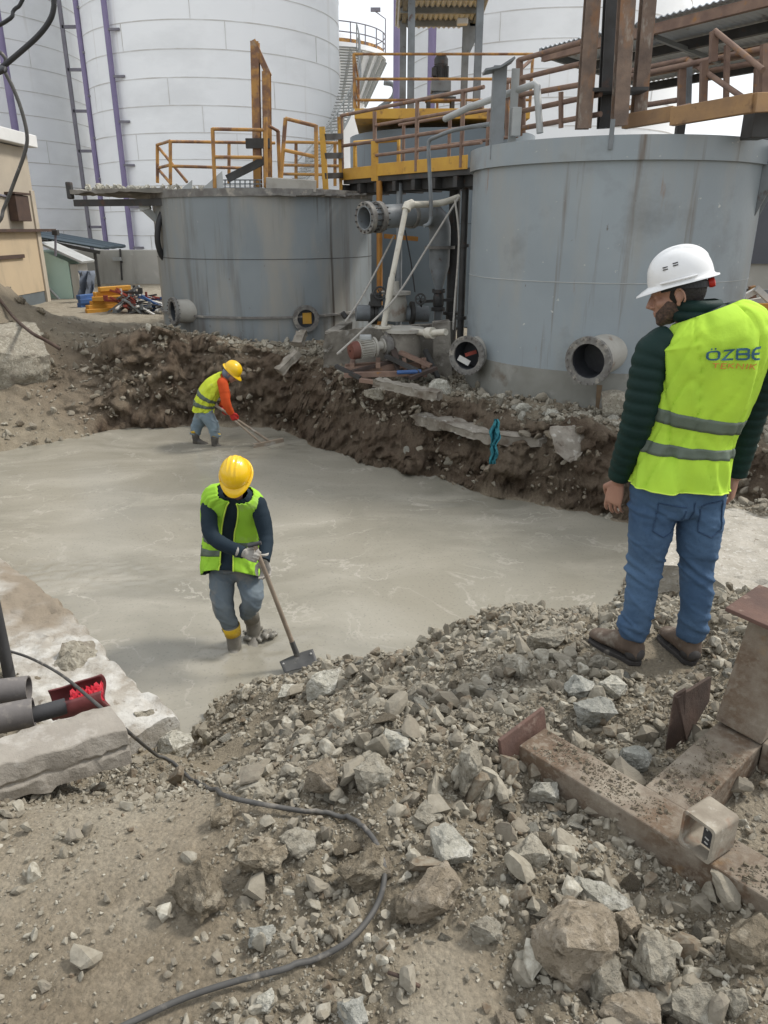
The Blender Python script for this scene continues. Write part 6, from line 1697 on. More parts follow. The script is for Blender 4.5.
def hand(mb, wrist, d, nrm, thumb, curl=.35, grow=0.0, spread=1.0, size=1.0, thumb_in=.3):
    """d: towards the fingers, nrm: palm faces this way, thumb: towards the thumb side"""
    d = V(d).normalized(); nrm = V(nrm); nrm = (nrm - d * nrm.dot(d)).normalized(); th = V(thumb); th = (th - d * th.dot(d) - nrm * th.dot(nrm)).normalized()
    W = V(wrist); k = size
    # palm: lofted rounded slab
    vs, fs = [], []; rows = [(-.02, .026, .020), (.0, .027, .019), (.03, .036, .017), (.06, .041, .015), (.088, .040, .013), (.098, .034, .009)]
    for (x, hw, hd) in rows:
        for a in range(14):
            an = TAU * a / 14; vs.append(W + d * x * k + th * (hw + grow) * k * math.cos(an) + nrm * (hd + grow) * k * math.sin(an))
    for j in range(len(rows) - 1):
        for a in range(14): fs.append((j * 14 + a, j * 14 + (a + 1) % 14, (j + 1) * 14 + (a + 1) % 14, (j + 1) * 14 + a))
    fs.append(tuple(range(13, -1, -1))); fs.append(tuple(range((len(rows) - 1) * 14, len(rows) * 14)))
    mb.add(vs, fs)
    for i, (off, ln, r) in enumerate([(.031, .073, .0078), (.0105, .082, .0082), (-.0105, .076, .0078), (-.031, .058, .0070)]):
        p = W + d * .085 * k + th * off * k; ang = .0; pts = [p - d * .02 * k, p]
        dirv = (d + th * off * 4.0 * spread).normalized()
        for j, fr in enumerate((.44, .31, .25)):
            ang += curl * (.9, 1.15, .8)[j] * (1 + .08 * i)
            v = dirv * math.cos(ang) + nrm * math.sin(ang)
            pts.append(pts[-1] + v * ln * fr * k)
        mb.tube(pts, [(r + grow) * k * q for q in (1.05, 1.05, 1.0, .93, .78)], 10)
        mb.ell(pts[-1], [(r + grow) * k * .8] * 3, 8, 6)
    p = W + d * .018 * k + th * .024 * k
    t1 = p + (d * .6 + th * .75 + nrm * .25).normalized() * .042 * k
    t2 = t1 + (d * .85 + th * (.35 - thumb_in) + nrm * (.25 + thumb_in)).normalized() * .034 * k
    t3 = t2 + (d * .9 + th * (.1 - thumb_in) + nrm * (.2 + thumb_in)).normalized() * .027 * k
    mb.tube([p - d * .01 * k, p, t1, t2, t3], [(q + grow) * k for q in (.013, .0155, .0125, .0105, .008)], 10)
    mb.ell(t3, [(.0082 + grow) * k] * 3, 8, 6)

def head_shapes(mb, Mx):
    """skull, jaw, nose, brows, lips, ears in head space (y forward, z up)"""
    R = Mx.to_3x3(); s = Mx.to_scale().x
    def e(c, r, rot=None):
        rt_ = R.normalized() if rot is None else R.normalized() @ rot
        mb.ell(Mx @ V(c), [x * s for x in r], 22, 14, rt_)
    e((0, -.012, .025), (.074, .094, .098)); e((0, .028, -.03), (.062, .068, .07)); e((0, .045, -.065), (.052, .05, .042)); e((0, .073, -.092), (.026, .022, .02))
    e((0, .07, .022), (.055, .03, .018)); e((.036, .062, -.022), (.024, .026, .024)); e((-.036, .062, -.022), (.024, .026, .024))
    mb.tube([Mx @ V(p) for p in ((0, .088, .018), (0, .104, -.008), (0, .116, -.028), (0, .096, -.04))], [x * s for x in (.010, .0115, .0145, .010)], 10)
    e((.012, .100, -.034), (.009, .011, .008)); e((-.012, .100, -.034), (.009, .011, .008))
    e((0, .093, -.058), (.023, .011, .0065)); e((0, .090, -.070), (.021, .012, .0075))
    for sx in (1, -1):
        ce_ = V((sx * .081, -.014, -.006))
        mb.tube([Mx @ (ce_ + V((sx * (.004 + .006 * math.cos(q)), -.017 * math.cos(q + .25), .029 * math.sin(q)))) for q in np.linspace(-1.2, 3.9, 18)], .0048 * s, 8)
        e((sx * .076, -.012, -.006), (.006, .015, .025), Matrix.Rotation(sx * -.25, 3, 'Z'))
        e((sx * .083, .000, -.010), (.004, .004, .008))
        e((sx * .074, -.004, -.034), (.007, .009, .011))
        e((sx * .032, .082, .006), (.016, .010, .010))

def hard_hat(par, Mx, m, band=True, vents=True, knob=True):
    R = Mx.to_3x3().normalized(); s = Mx.to_scale().x
    a, b_, h = .113, .130, .132
    vs, fs = [], []; n = 72; rows = 22
    for j in range(rows + 1):
        f = j / rows
        for i in range(n):
            th = TAU * i / n; ct, st_ = math.cos(th), math.sin(th)
            ph = f * math.pi / 2; rr_ = math.sin(ph) ** .92; z = h * math.cos(ph) ** .86
            x = a * rr_ * ct; y = b_ * rr_ * st_ - .008
            rid = 0
            for c0, w_ in ((0, .011), (.034, .007), (-.034, .007)):
                rid = max(rid, .006 * math.exp(-((x - c0) / w_) ** 4) * (1 if abs(y) < .125 and f < .78 else 0))
            vs.append(Mx @ V((x * (1 + rid * 2), y * (1 + rid), z + rid)))
    for (k, dz, grow) in ((0, -.006, .004), (1, -.010, .012), (2, -.016, .014), (3, -.014, .004), (4, -.004, -.004)):
        for i in range(n):
            th = TAU * i / n; ct, st_ = math.cos(th), math.sin(th)
            vis = max(0, st_) ** 2.2 * .040 * (1 if k in (1, 2) else (.45 if k == 0 else (.95 if k == 3 else .2)))
            back = max(0, -st_) ** 3 * .006 * (1 if k in (1, 2, 3) else .3)
            dr_ = -.016 * max(0, st_) ** 2 * (1 if k in (1, 2, 3) else .3)
            vs.append(Mx @ V(((a + grow) * ct, (b_ + grow) * st_ - .008 + vis - back, dz + dr_)))
    tot = rows + 6
    for j in range(tot - 1):
        for i in range(n): fs.append((j * n + i, j * n + (i + 1) % n, (j + 1) * n + (i + 1) % n, (j + 1) * n + i))
    hh = MB().add(vs, fs).build('hard_hat', m, par, smooth=45)
    if vents:
        for sx in (1, -1):
            v = MB()
            for y_, z_ in ((.035, .066), (.035, .057), (-.005, .073), (-.005, .064)):
                ph = math.acos(min(1, (z_ / h) ** (1 / .86))); rr_ = math.sin(ph) ** .92
                yy = y_ + .008; xx = a * rr_ * math.sqrt(max(0, 1 - (yy / (b_ * rr_)) ** 2))
                v.box(Mx @ V((sx * (xx + .001), y_, z_)), (.006 * s, .020 * s, .0035 * s), R)
            v.build('vent', M['hat_black'], hh)
    # rain-gutter ridge above each side of the brim
    g = MB()
    for sx in (1, -1):
        pts = [Mx @ V((sx * (a + .007) * math.cos(t_), (b_ + .004) * math.sin(t_) - .008, .006)) for t_ in np.linspace(-.55, .55, 12)]
        g.tube(pts, .0045 * s, 8)
    g.build('brim_ridge', m, hh, smooth=50)
    if band:
        v = MB(); pts = [Mx @ V((.083 * math.cos(t_), .100 * math.sin(t_) - .012, -.020 - .022 * max(0, -math.sin(t_)))) for t_ in np.linspace(0, TAU, 40, endpoint=False)]
        for i in range(40):
            v.bar(pts[i], pts[(i + 1) % 40], .006 * s, .024 * s, R @ V((0, 0, 1)))
        v.build('headband', M['hat_black'], hh)
        if knob:
            k = Mx @ V((0, -.122, -.040)); v = MB().lathe([(.0, .014), (.018, .012), (.02, 0), (.018, -.012), (0, -.014)], k, R @ V((0, 1, 0)), 20)
            v.build('ratchet_knob', M['knob_red'], hh, smooth=40)
    return hh

def mesh_folds(me, amp, fx, fz_, seed, zc=None, ridge=True):
    """soft cloth creases pushed along the normals"""
    n = len(me.vertices); co = np.empty(n * 3); me.vertices.foreach_get('co', co); co = co.reshape(-1, 3)
    nr = np.array([v.normal[:] for v in me.vertices])
    k = fbm(co[:, 0] * fx + co[:, 1] * fx * .8 + seed, co[:, 2] * fz_ + co[:, 0] * 3, 3, seed)
    if ridge: k = k * .4 + 1.1 * np.clip(1 - np.abs(fbm(co[:, 0] * fx * .7 + seed * 3 + co[:, 2] * 5, co[:, 2] * fz_ * .8 + co[:, 0] * 6, 2, seed + 40)) * 3.2, 0, 1)
    if zc is not None:
        w_ = np.zeros(n) + .35
        for z0, s_ in zc: w_ += np.exp(-((co[:, 2] - z0) / s_) ** 2)
        k = k * w_
    co += nr * (amp * k)[:, None]
    me.vertices.foreach_set('co', co.ravel()); me.update()

def text_on(torso, s, th_c, t_c, h_t, width, m, par, name, off=.012, xo=0, mk=None):
    """print lettering on a trunk surface: width is in metres"""
    if mk is None:
        cu = bpy.data.curves.new('txt', 'FONT'); cu.body = s; cu.align_x = 'CENTER'; cu.align_y = 'CENTER'; cu.resolution_u = 3
        cu.offset = .012
        o = bpy.data.objects.new('txt', cu); COL.objects.link(o)
        me = bpy.data.meshes.new_from_object(o.evaluated_get(bpy.context.evaluated_depsgraph_get())); bpy.data.objects.remove(o)
        vv = np.array([v.co[:2] for v in me.vertices]); ff = [tuple(p.vertices) for p in me.polygons]
    else: vv, ff = mk; vv = np.array(vv)
    mn, mx = vv.min(0), vv.max(0); ctr = (mn + mx) / 2
    sx = width / (mx[0] - mn[0]); sy = h_t / (mx[1] - mn[1])
    bm = bmesh.new(); V_ = [bm.verts.new(((p[0] - ctr[0]) * sx, (p[1] - ctr[1]) * sy, 0)) for p in vv]
    for f in ff:
        try: bm.faces.new([V_[i] for i in f])
        except ValueError: pass
    # cut long faces so the print follows the curve of the back
    for i in range(1, 12):
        x = -width / 2 + width * i / 12
        bmesh.ops.bisect_plane(bm, geom=bm.verts[:] + bm.edges[:] + bm.faces[:], plane_co=(x, 0, 0), plane_no=(1, 0, 0))
    ths = np.linspace(th_c - 1.3, th_c + 1.3, 400); pp_ = [torso.S(a, t_c, off) for a in ths]
    al_ = np.concatenate([[0], np.cumsum([(pp_[i + 1] - pp_[i]).length for i in range(399)])]); al_ -= np.interp(th_c, ths, al_)
    dt = (torso.S(th_c, t_c + .02, off) - torso.S(th_c, t_c - .02, off)).length / .04
    sgn = 1
    for v in bm.verts:
        v.co = torso.S(float(np.interp(v.co.x + xo, al_, ths)), t_c + v.co.y / dt, off)
    me2 = bpy.data.meshes.new(name); bm.to_mesh(me2); bm.free()
    return link(name, me2, m, par)

def boot(mb, sole, heel, toe, ankle_top, w=.095, h=.11):
    """ankle boot: lofted along the foot, with a shaft"""
    heel, toe, at_ = V(heel), V(toe), V(ankle_top); d = (toe - heel); L = d.length; d.normalize(); s = V((d.y, -d.x, 0)).normalized(); up = s.cross(d).normalized()
    if up.z < 0: up = -up
    rows = [(0.0, .30, .30), (.03, .36, .75), (.15, .42, 1.0), (.35, .43, 1.0), (.5, .44, .84), (.68, .5, .56), (.85, .47, .46), (.96, .34, .36), (1.0, .16, .22)]
    vs, fs = [], []
    for (f, hw, hh) in rows:
        c = heel + d * L * f
        for a in range(14):
            an = TAU * a / 14; y = math.sin(an); vs.append(c + s * w * hw * math.cos(an) + up * (h * hh * (.5 + .5 * y) + .012))
    for j in range(len(rows) - 1):
        for a in range(14): fs.append((j * 14 + a, j * 14 + (a + 1) % 14, (j + 1) * 14 + (a + 1) % 14, (j + 1) * 14 + a))
    fs.append(tuple(range(13, -1, -1))); fs.append(tuple(range((len(rows) - 1) * 14, len(rows) * 14)))
    mb.add(vs, fs)
    a0 = heel + d * L * .2 + up * .06
    mb.tube([a0, a0.lerp(at_, .5), at_], [.052, .054, .056], 18)
    if sole is not None:
        out = []
        for k in range(28):
            an = TAU * k / 28; f = .5 - .5 * math.cos(an); ww = w * (.36 if f < .35 else .36 + .13 * math.sin((f - .35) / .65 * math.pi * .95)) * (1 if 0 < f < 1 else 0)
            ww *= min(1, math.sin(math.pi * min(max(f, .0), 1)) * 3.0)
            out.append(heel - d * .006 + d * (L + .014) * f + s * (ww + .004) * (1 if math.sin(an) > 0 else -1))
        sole.extrude([p + up * -.010 for p in out], up * .024)

def Hd(pos, yaw, pitch, roll=0, s=1.0):
    """head matrix: yaw measured from +Y anticlockwise, pitch > 0 looks down"""
    return Matrix.Translation(V(pos)) @ Matrix.Rotation(yaw, 4, 'Z') @ Matrix.Rotation(-pitch, 4, 'X') @ Matrix.Rotation(roll, 4, 'Y') @ Matrix.Scale(s, 4)

# ------------------------------------------------------------------ 1. the standing man in the white helmet
YM = 3.05
man = thing('person', 'man seen from behind in white helmet, lime vest and blue jeans standing on the rubble', 'person', (1.29, 3.05, -.1), 'people on the building site')
yaw = math.radians(12); fw = V((-math.sin(yaw), math.cos(yaw), 0)); rt_ = V((math.cos(yaw), math.sin(yaw), 0))
zg_l, zg_r = gz(1.12, 3.06), gz(1.41, 3.04)
hips = V((1.285, 3.05, .80))
spine = [V((1.278, 3.05, .762)), V((1.292, 3.055, .96)), V((1.326, 3.045, 1.17)), V((1.338, 3.045, 1.36)), V((1.297, 3.07, 1.497))]
prof = [(0, .216, .142, -.012), (.12, .204, .134, -.008), (.30, .190, .122, 0), (.52, .214, .128, 0), (.68, .232, .128, -.004), (.78, .238, .120, -.008), (.86, .208, .105, -.008), (.93, .158, .090, 0), (1.0, .098, .080, .012)]
tm = Torso(spine, rt_, rt_, prof, 2.5, .015, 3)
# joints
Ls, Le, Lw = V((1.108, 3.03, 1.335)), atY(637, 424, 3.02), atY(618, 482, 3.10)
Rs, Re, Rw = V((1.575, 3.08, 1.335)), V((1.60, 3.16, 1.045)), atY(735, 478, 3.22)
hl = V((1.185, 3.05, .70)); hr = V((1.385, 3.06, .70))
kl, kr = atY(645, 565, 3.03), atY(697, 566, 3.02)
Lh, Lt = V((1.19, 2.955, zg_l)), V((1.025, 3.195, zg_l)); Rh, Rt = V((1.44, 2.955, zg_r)), V((1.395, 3.225, zg_r))
al, ar_ = Lh + (Lt - Lh) * .22 + V((0, 0, .13)), Rh + (Rt - Rh) * .22 + V((0, 0, .13))
HM = Hd((1.190, 3.11, 1.553), math.radians(66), math.radians(14), math.radians(0), 1.0)
skin = MB()
head_shapes(skin, HM)
skin.tube([V((1.28, 3.065, 1.38)), V((1.25, 3.08, 1.455)), HM @ V((0, -.018, -.03))], [.075, .062, .060], 20)
for (a, b_, c) in ((Ls, Le, Lw), (Rs, Re, Rw)): limb(skin, [a, b_, c], [.05, .04, .029])
limb(skin, [spine[0], spine[2], spine[3], V((1.28, 3.07, 1.43))], [.10, .10, .10, .06])
limb(skin, [hl, kl, al], [.07, .05, .04]); limb(skin, [hr, kr, ar_], [.07, .05, .04])
hand(skin, Lw, (-.10, .08, -1), (.75, .65, 0), fw + V((-.2, 0, 0)), .30, size=1.08)
hand(skin, Rw, (-.02, -.02, -1), (-.8, .5, 0), fw, .40, size=1.04)
link('body', fuse(skin, 'body', .0042, 2), M['skin'], man, smooth=180)
# hair, beard
hb = MB(); R3 = HM.to_3x3()
hb.ell(HM @ V((0, -.020, .022)), (.0775, .092, .102), 28, 18, R3)
me = hb.mesh('hair'); bm = bmesh.new(); bm.from_mesh(me)
bmesh.ops.bisect_plane(bm, geom=bm.verts[:] + bm.edges[:] + bm.faces[:], plane_co=HM @ V((0, .028, 0)), plane_no=R3 @ V((0, 1, .35)), clear_outer=True)
bmesh.ops.bisect_plane(bm, geom=bm.verts[:] + bm.edges[:] + bm.faces[:], plane_co=HM @ V((0, -.03, -.055)), plane_no=R3 @ V((0, .55, -1)), clear_outer=True)
bm.to_mesh(me); bm.free(); link('hair', me, M['hair'], man, smooth=60, solid=.004)
bd_ = MB(); bd_.ell(HM @ V((0, .031, -.040)), (.0645, .066, .066), 24, 16, R3); bd_.ell(HM @ V((0, .046, -.070)), (.0545, .052, .044), 24, 16, R3); bd_.ell(HM @ V((0, .074, -.095)), (.029, .024, .022), 16, 12, R3)
me = fuse(bd_, 'beard', .006, 2); bm = bmesh.new(); bm.from_mesh(me)
bmesh.ops.bisect_plane(bm, geom=bm.verts[:] + bm.edges[:] + bm.faces[:], plane_co=HM @ V((0, .045, -.022)), plane_no=R3 @ V((0, .8, 1)), clear_outer=True)
bmesh.ops.bisect_plane(bm, geom=bm.verts[:] + bm.edges[:] + bm.faces[:], plane_co=HM @ V((0, .000, -.03)), plane_no=R3 @ V((0, -1, .2)), clear_outer=True)
bm.to_mesh(me); bm.free(); link('beard', me, M['beard'], man, smooth=60)
hard_hat(man, HM @ Matrix.Translation(V((0, -.008, .052))) @ Matrix.Rotation(math.radians(-2), 4, 'X') @ Matrix.Scale(.97, 4), M['hat_white'])
# quilted jacket: trunk, sleeves, collar
jk = MB(); limb(jk, [Ls + V((.05, .01, .03)), Ls + V((-.012, 0, -.02)), Le, Lw + V((.0, 0, .02))], [.070, .082, .068, .048], 26, 10, quilt=.046); limb(jk, [Rs + V((-.05, 0, .03)), Rs + V((.012, 0, -.02)), Re, Rw + V((0, 0, .02))], [.070, .082, .066, .048], 26, 10, quilt=.046)
jv, jf = tm.patch(0, TAU, .02, .985, -.012, 64, 30, True); jk.add(jv, jf)
link('jacket', jk.mesh('jacket'), M['jacket'], man, smooth=70)
cl_ = MB(); vs, fs = [], []; n = 40
for j, (r_, dz) in enumerate([(.090, -.035), (.102, -.02), (.106, 0), (.095, .010), (.103, .022), (.104, .038), (.096, .050), (.084, .052), (.078, .01)]):
    for i in range(n):
        a = TAU * i / n; front = max(0, math.sin(a))
        vs.append(V((1.268, 3.086, 1.482)) + rt_ * r_ * math.cos(a) + fw * (r_ * 1.02 * math.sin(a) + .008) + V((0, 0, dz - .012 * front)) + fw * .012 * (dz / .06))
for j in range(8):
    for i in range(n): fs.append((j * n + i, j * n + (i + 1) % n, (j + 1) * n + (i + 1) % n, (j + 1) * n + i))
cl_.add(vs, fs); link('collar', cl_.mesh('collar'), M['jacket'], man, smooth=60)
# vest
vs, fs = tm.patch(0, TAU, 0, .965, .010, 120, 90, True)
vst = MB().add(vs, fs).build('vest', M['vest_lime'], man, smooth=70, solid=.004)
for t0, t1 in ((.19, .245), (.335, .40)):
    vs, fs = tm.patch(0, TAU, t0, t1, .0125, 120, 4, True); MB().add(vs, fs).build('reflective_stripe', M['stripe'], vst, smooth=70, solid=.002)
vs, fs = tm.patch(0, TAU, -.0, .012, .0125, 120, 2, True); MB().add(vs, fs).build('hem_trim', M['vest_trim'], vst, smooth=70, solid=.003)
tr = MB()
for (S_, sgn) in ((Ls, -1), (Rs, 1)):
    c = S_ + V((.028 * -sgn, 0, -.02)); ax_ = (rt_ * sgn + V((0, 0, .12))).normalized(); u_ = V((0, 0, 1)) - ax_ * ax_.z; u_.normalize(); w_ = ax_.cross(u_)
    tr.tube([c + u_ * .122 * math.cos(a) + w_ * .104 * math.sin(a) + ax_ * .012 * math.cos(a * 2) for a in np.linspace(0, TAU, 36, endpoint=False)], .0055, 8, closed=True)
# lettering on the back: the letters as thick strokes
def strokes(paths, w):
    vv, ff = [], []
    for path in paths:
        closed = path[0] == path[-1]; P = [V((x, y)) for x, y in (path[:-1] if closed else path)]; n = len(P); base = len(vv)
        for i in range(n):
            a = P[i - 1] if (i > 0 or closed) else None; b_ = P[(i + 1) % n] if (i < n - 1 or closed) else None
            d1 = (P[i] - a).normalized() if a is not None else (b_ - P[i]).normalized(); d2 = (b_ - P[i]).normalized() if b_ is not None else d1
            n1 = V((-d1.y, d1.x)); n2 = V((-d2.y, d2.x)); mm = (n1 + n2); mm = mm / max(mm.length_squared / 2, .35)
            e0 = P[i]
            vv.append(tuple(e0 + mm * w / 2)); vv.append(tuple(e0 - mm * w / 2))
        for i in range(n if closed else n - 1):
            j = (i + 1) % n; ff.append((base + 2 * i, base + 2 * i + 1, base + 2 * j + 1, base + 2 * j))
    return vv, ff
def rrect(x0, y0, x1, y1, r):
    out = []
    for cx, cy, a0 in ((x1 - r, y1 - r, 0), (x0 + r, y1 - r, 90), (x0 + r, y0 + r, 180), (x1 - r, y0 + r, 270)):
        for k in range(4): a = math.radians(a0 + 30 * k); out.append((cx + r * math.cos(a), cy + r * math.sin(a)))
    return out + [out[0]]
def shiftp(p, dx): return [(x + dx, y) for x, y in p]
O_ = [rrect(0, 0, 1.0, 1, .3)]; dots = [[(.28, 1.32), (.42, 1.32)], [(.60, 1.32), (.74, 1.32)]]
Z_ = [[(0, 1), (.95, 1), (.03, 0), (1.0, 0)]]
B_ = [[(0, 0), (.0, 1), (.7, 1), (.88, .9), (.88, .62), (.7, .53), (0, .53)], [(.7, .53), (.94, .42), (.94, .12), (.75, 0), (0, 0)]]
E_ = [[(1.0, 1), (.3, 1), (.08, .85), (0, .5), (.08, .15), (.3, 0), (1.0, 0)], [(0, .5), (.95, .5)]]
wd = []
for g, dx in ((O_ + dots, 0), (Z_, 1.32), (B_, 2.62), (E_, 3.85)): wd += [shiftp(p, dx) for p in g]
thb = 3 * math.pi / 2
text_on(tm, '', thb, .72, .056, .245, M['txt_blue'], vst, 'print', .0195, -.006, mk=strokes(wd, .21))
K_ = lambda: [[(0, 0), (0, 1)], [(.75, 1), (.05, .5)], [(.15, .55), (.8, 0)]]
T_ = [[(0, 1), (.9, 1)], [(.45, 1), (.45, 0)]]; Ee = [[(.8, 1), (0, 1), (0, 0), (.8, 0)], [(0, .5), (.7, .5)]]; N_ = [[(0, 0), (0, 1), (.8, 0), (.8, 1)]]; I_ = [[(0, 0), (0, 1)]]
wd = []
for g, dx in ((T_, 0), (Ee, 1.25), (K_(), 2.45), (N_, 3.65), (I_, 4.95), (K_(), 5.4)): wd += [shiftp(p, dx) for p in g]
text_on(tm, '', thb, .662, .026, .19, M['txt_orange'], vst, 'print', .0195, -.002, mk=strokes(wd, .18))
# jeans
jn = MB()
vs, fs = [], []; n = 28; rows = [(.90, .185, .125), (.84, .190, .132), (.76, .192, .136), (.69, .188, .128), (.64, .165, .105)]
for (z, hw, hd) in rows:
    for i in range(n):
        a = TAU * i / n; ca, sa = math.cos(a), math.sin(a)
        vs.append(V((1.285, 3.055, z)) + rt_ * hw * math.copysign(abs(ca) ** .85, ca) + fw * hd * math.copysign(abs(sa) ** .85, sa))
for j in range(len(rows) - 1):
    for i in range(n): fs.append((j * n + i, j * n + (i + 1) % n, (j + 1) * n + (i + 1) % n, (j + 1) * n + i))
fs.append(tuple(range(n))); fs.append(tuple(range(len(rows) * n - 1, (len(rows) - 1) * n - 1, -1)))
jn.add(vs, fs)
limb(jn, [hl + V((-.005, 0, .06)), hl.lerp(kl, .5) + V((0, -.01, 0)), kl, kl.lerp(al, .55) + V((0, -.022, 0)), al + V((-.0, .0, .0))], [.104, .094, .074, .067, .064], 26, 10)
limb(jn, [hr + V((.005, 0, .06)), hr.lerp(kr, .5) + V((0, -.01, 0)), kr, kr.lerp(ar_, .55) + V((0, -.022, 0)), ar_ + V((0, .0, .0))], [.104, .094, .074, .067, .064], 26, 10)
me = fuse(jn, 'jeans', .008, 5)
mesh_folds(me, .0085, 9, 17, 5, [(.38, .09), (.08, .09), (.66, .05)]); mesh_folds(me, .0025, 26, 38, 8)
jo = link('jeans', me, M['jeans'], man, smooth=180)
bv = BVHTree.FromPolygons([v.co for v in me.vertices], [tuple(p.vertices) for p in me.polygons])
def on_back(x, z):
    o_ = hips + rt_ * x - fw * .6; o_.z = z; h_ = bv.ray_cast(o_, fw); return h_[0] - fw * .003 if h_[0] else None
st_ = MB()
for sx in (-1, 1):
    pk = [(.035, .70), (.145, .715), (.15, .585), (.10, .555), (.045, .58), (.035, .70)]; line = []
    for i in range(5):
        for k in range(8):
            x = pk[i][0] + (pk[i + 1][0] - pk[i][0]) * k / 8; z = pk[i][1] + (pk[i + 1][1] - pk[i][1]) * k / 8; q = on_back(sx * x, z)
            if q is not None: line.append(q)
    if len(line) > 10: st_.tube(line, .0032, 6)
line = [q for q in (on_back(0, z) for z in np.linspace(.72, .60, 10)) if q is not None]
if len(line) > 4: st_.tube(line, .0032, 6)
st_.build('pocket_seam', mat('jeans_seam', (.03, .06, .115), rough=.9), jo)
# boots
for hh_, tt_, aa_ in ((Lh, Lt, al), (Rh, Rt, ar_)):
    bb_, ss_ = MB(), MB(); boot(bb_, ss_, hh_ + V((0, 0, .010)), tt_ + V((0, 0, .010)), aa_ + V((0, 0, .03)), .108, .125)
    bo = link('boot', fuse(bb_, 'boot', .007, 3), M['boot_brown'], man, smooth=180)
    ss_.build('sole', M['boot_dark'], bo, bevel=.004)
    d_ = (tt_ - hh_).normalized(); c = hh_ + V((0, 0, .07))
    hc = MB(); hc.ell(c + d_ * .036 - V((0, 0, .018)), (.046, .046, .042), 18, 12); hc.build('heel_counter', M['boot_dark'], bo, smooth=60)
    lc = MB()
    for k in range(5):
        p = hh_ + d_ * (.125 + .02 * k) + V((0, 0, .135 - .017 * k)); s_ = V((d_.y, -d_.x, 0)); lc.tube([p - s_ * .022, p + V((0, 0, .006)), p + s_ * .022], .0032, 6)
    lc.build('lace', M['boot_dark'], bo)

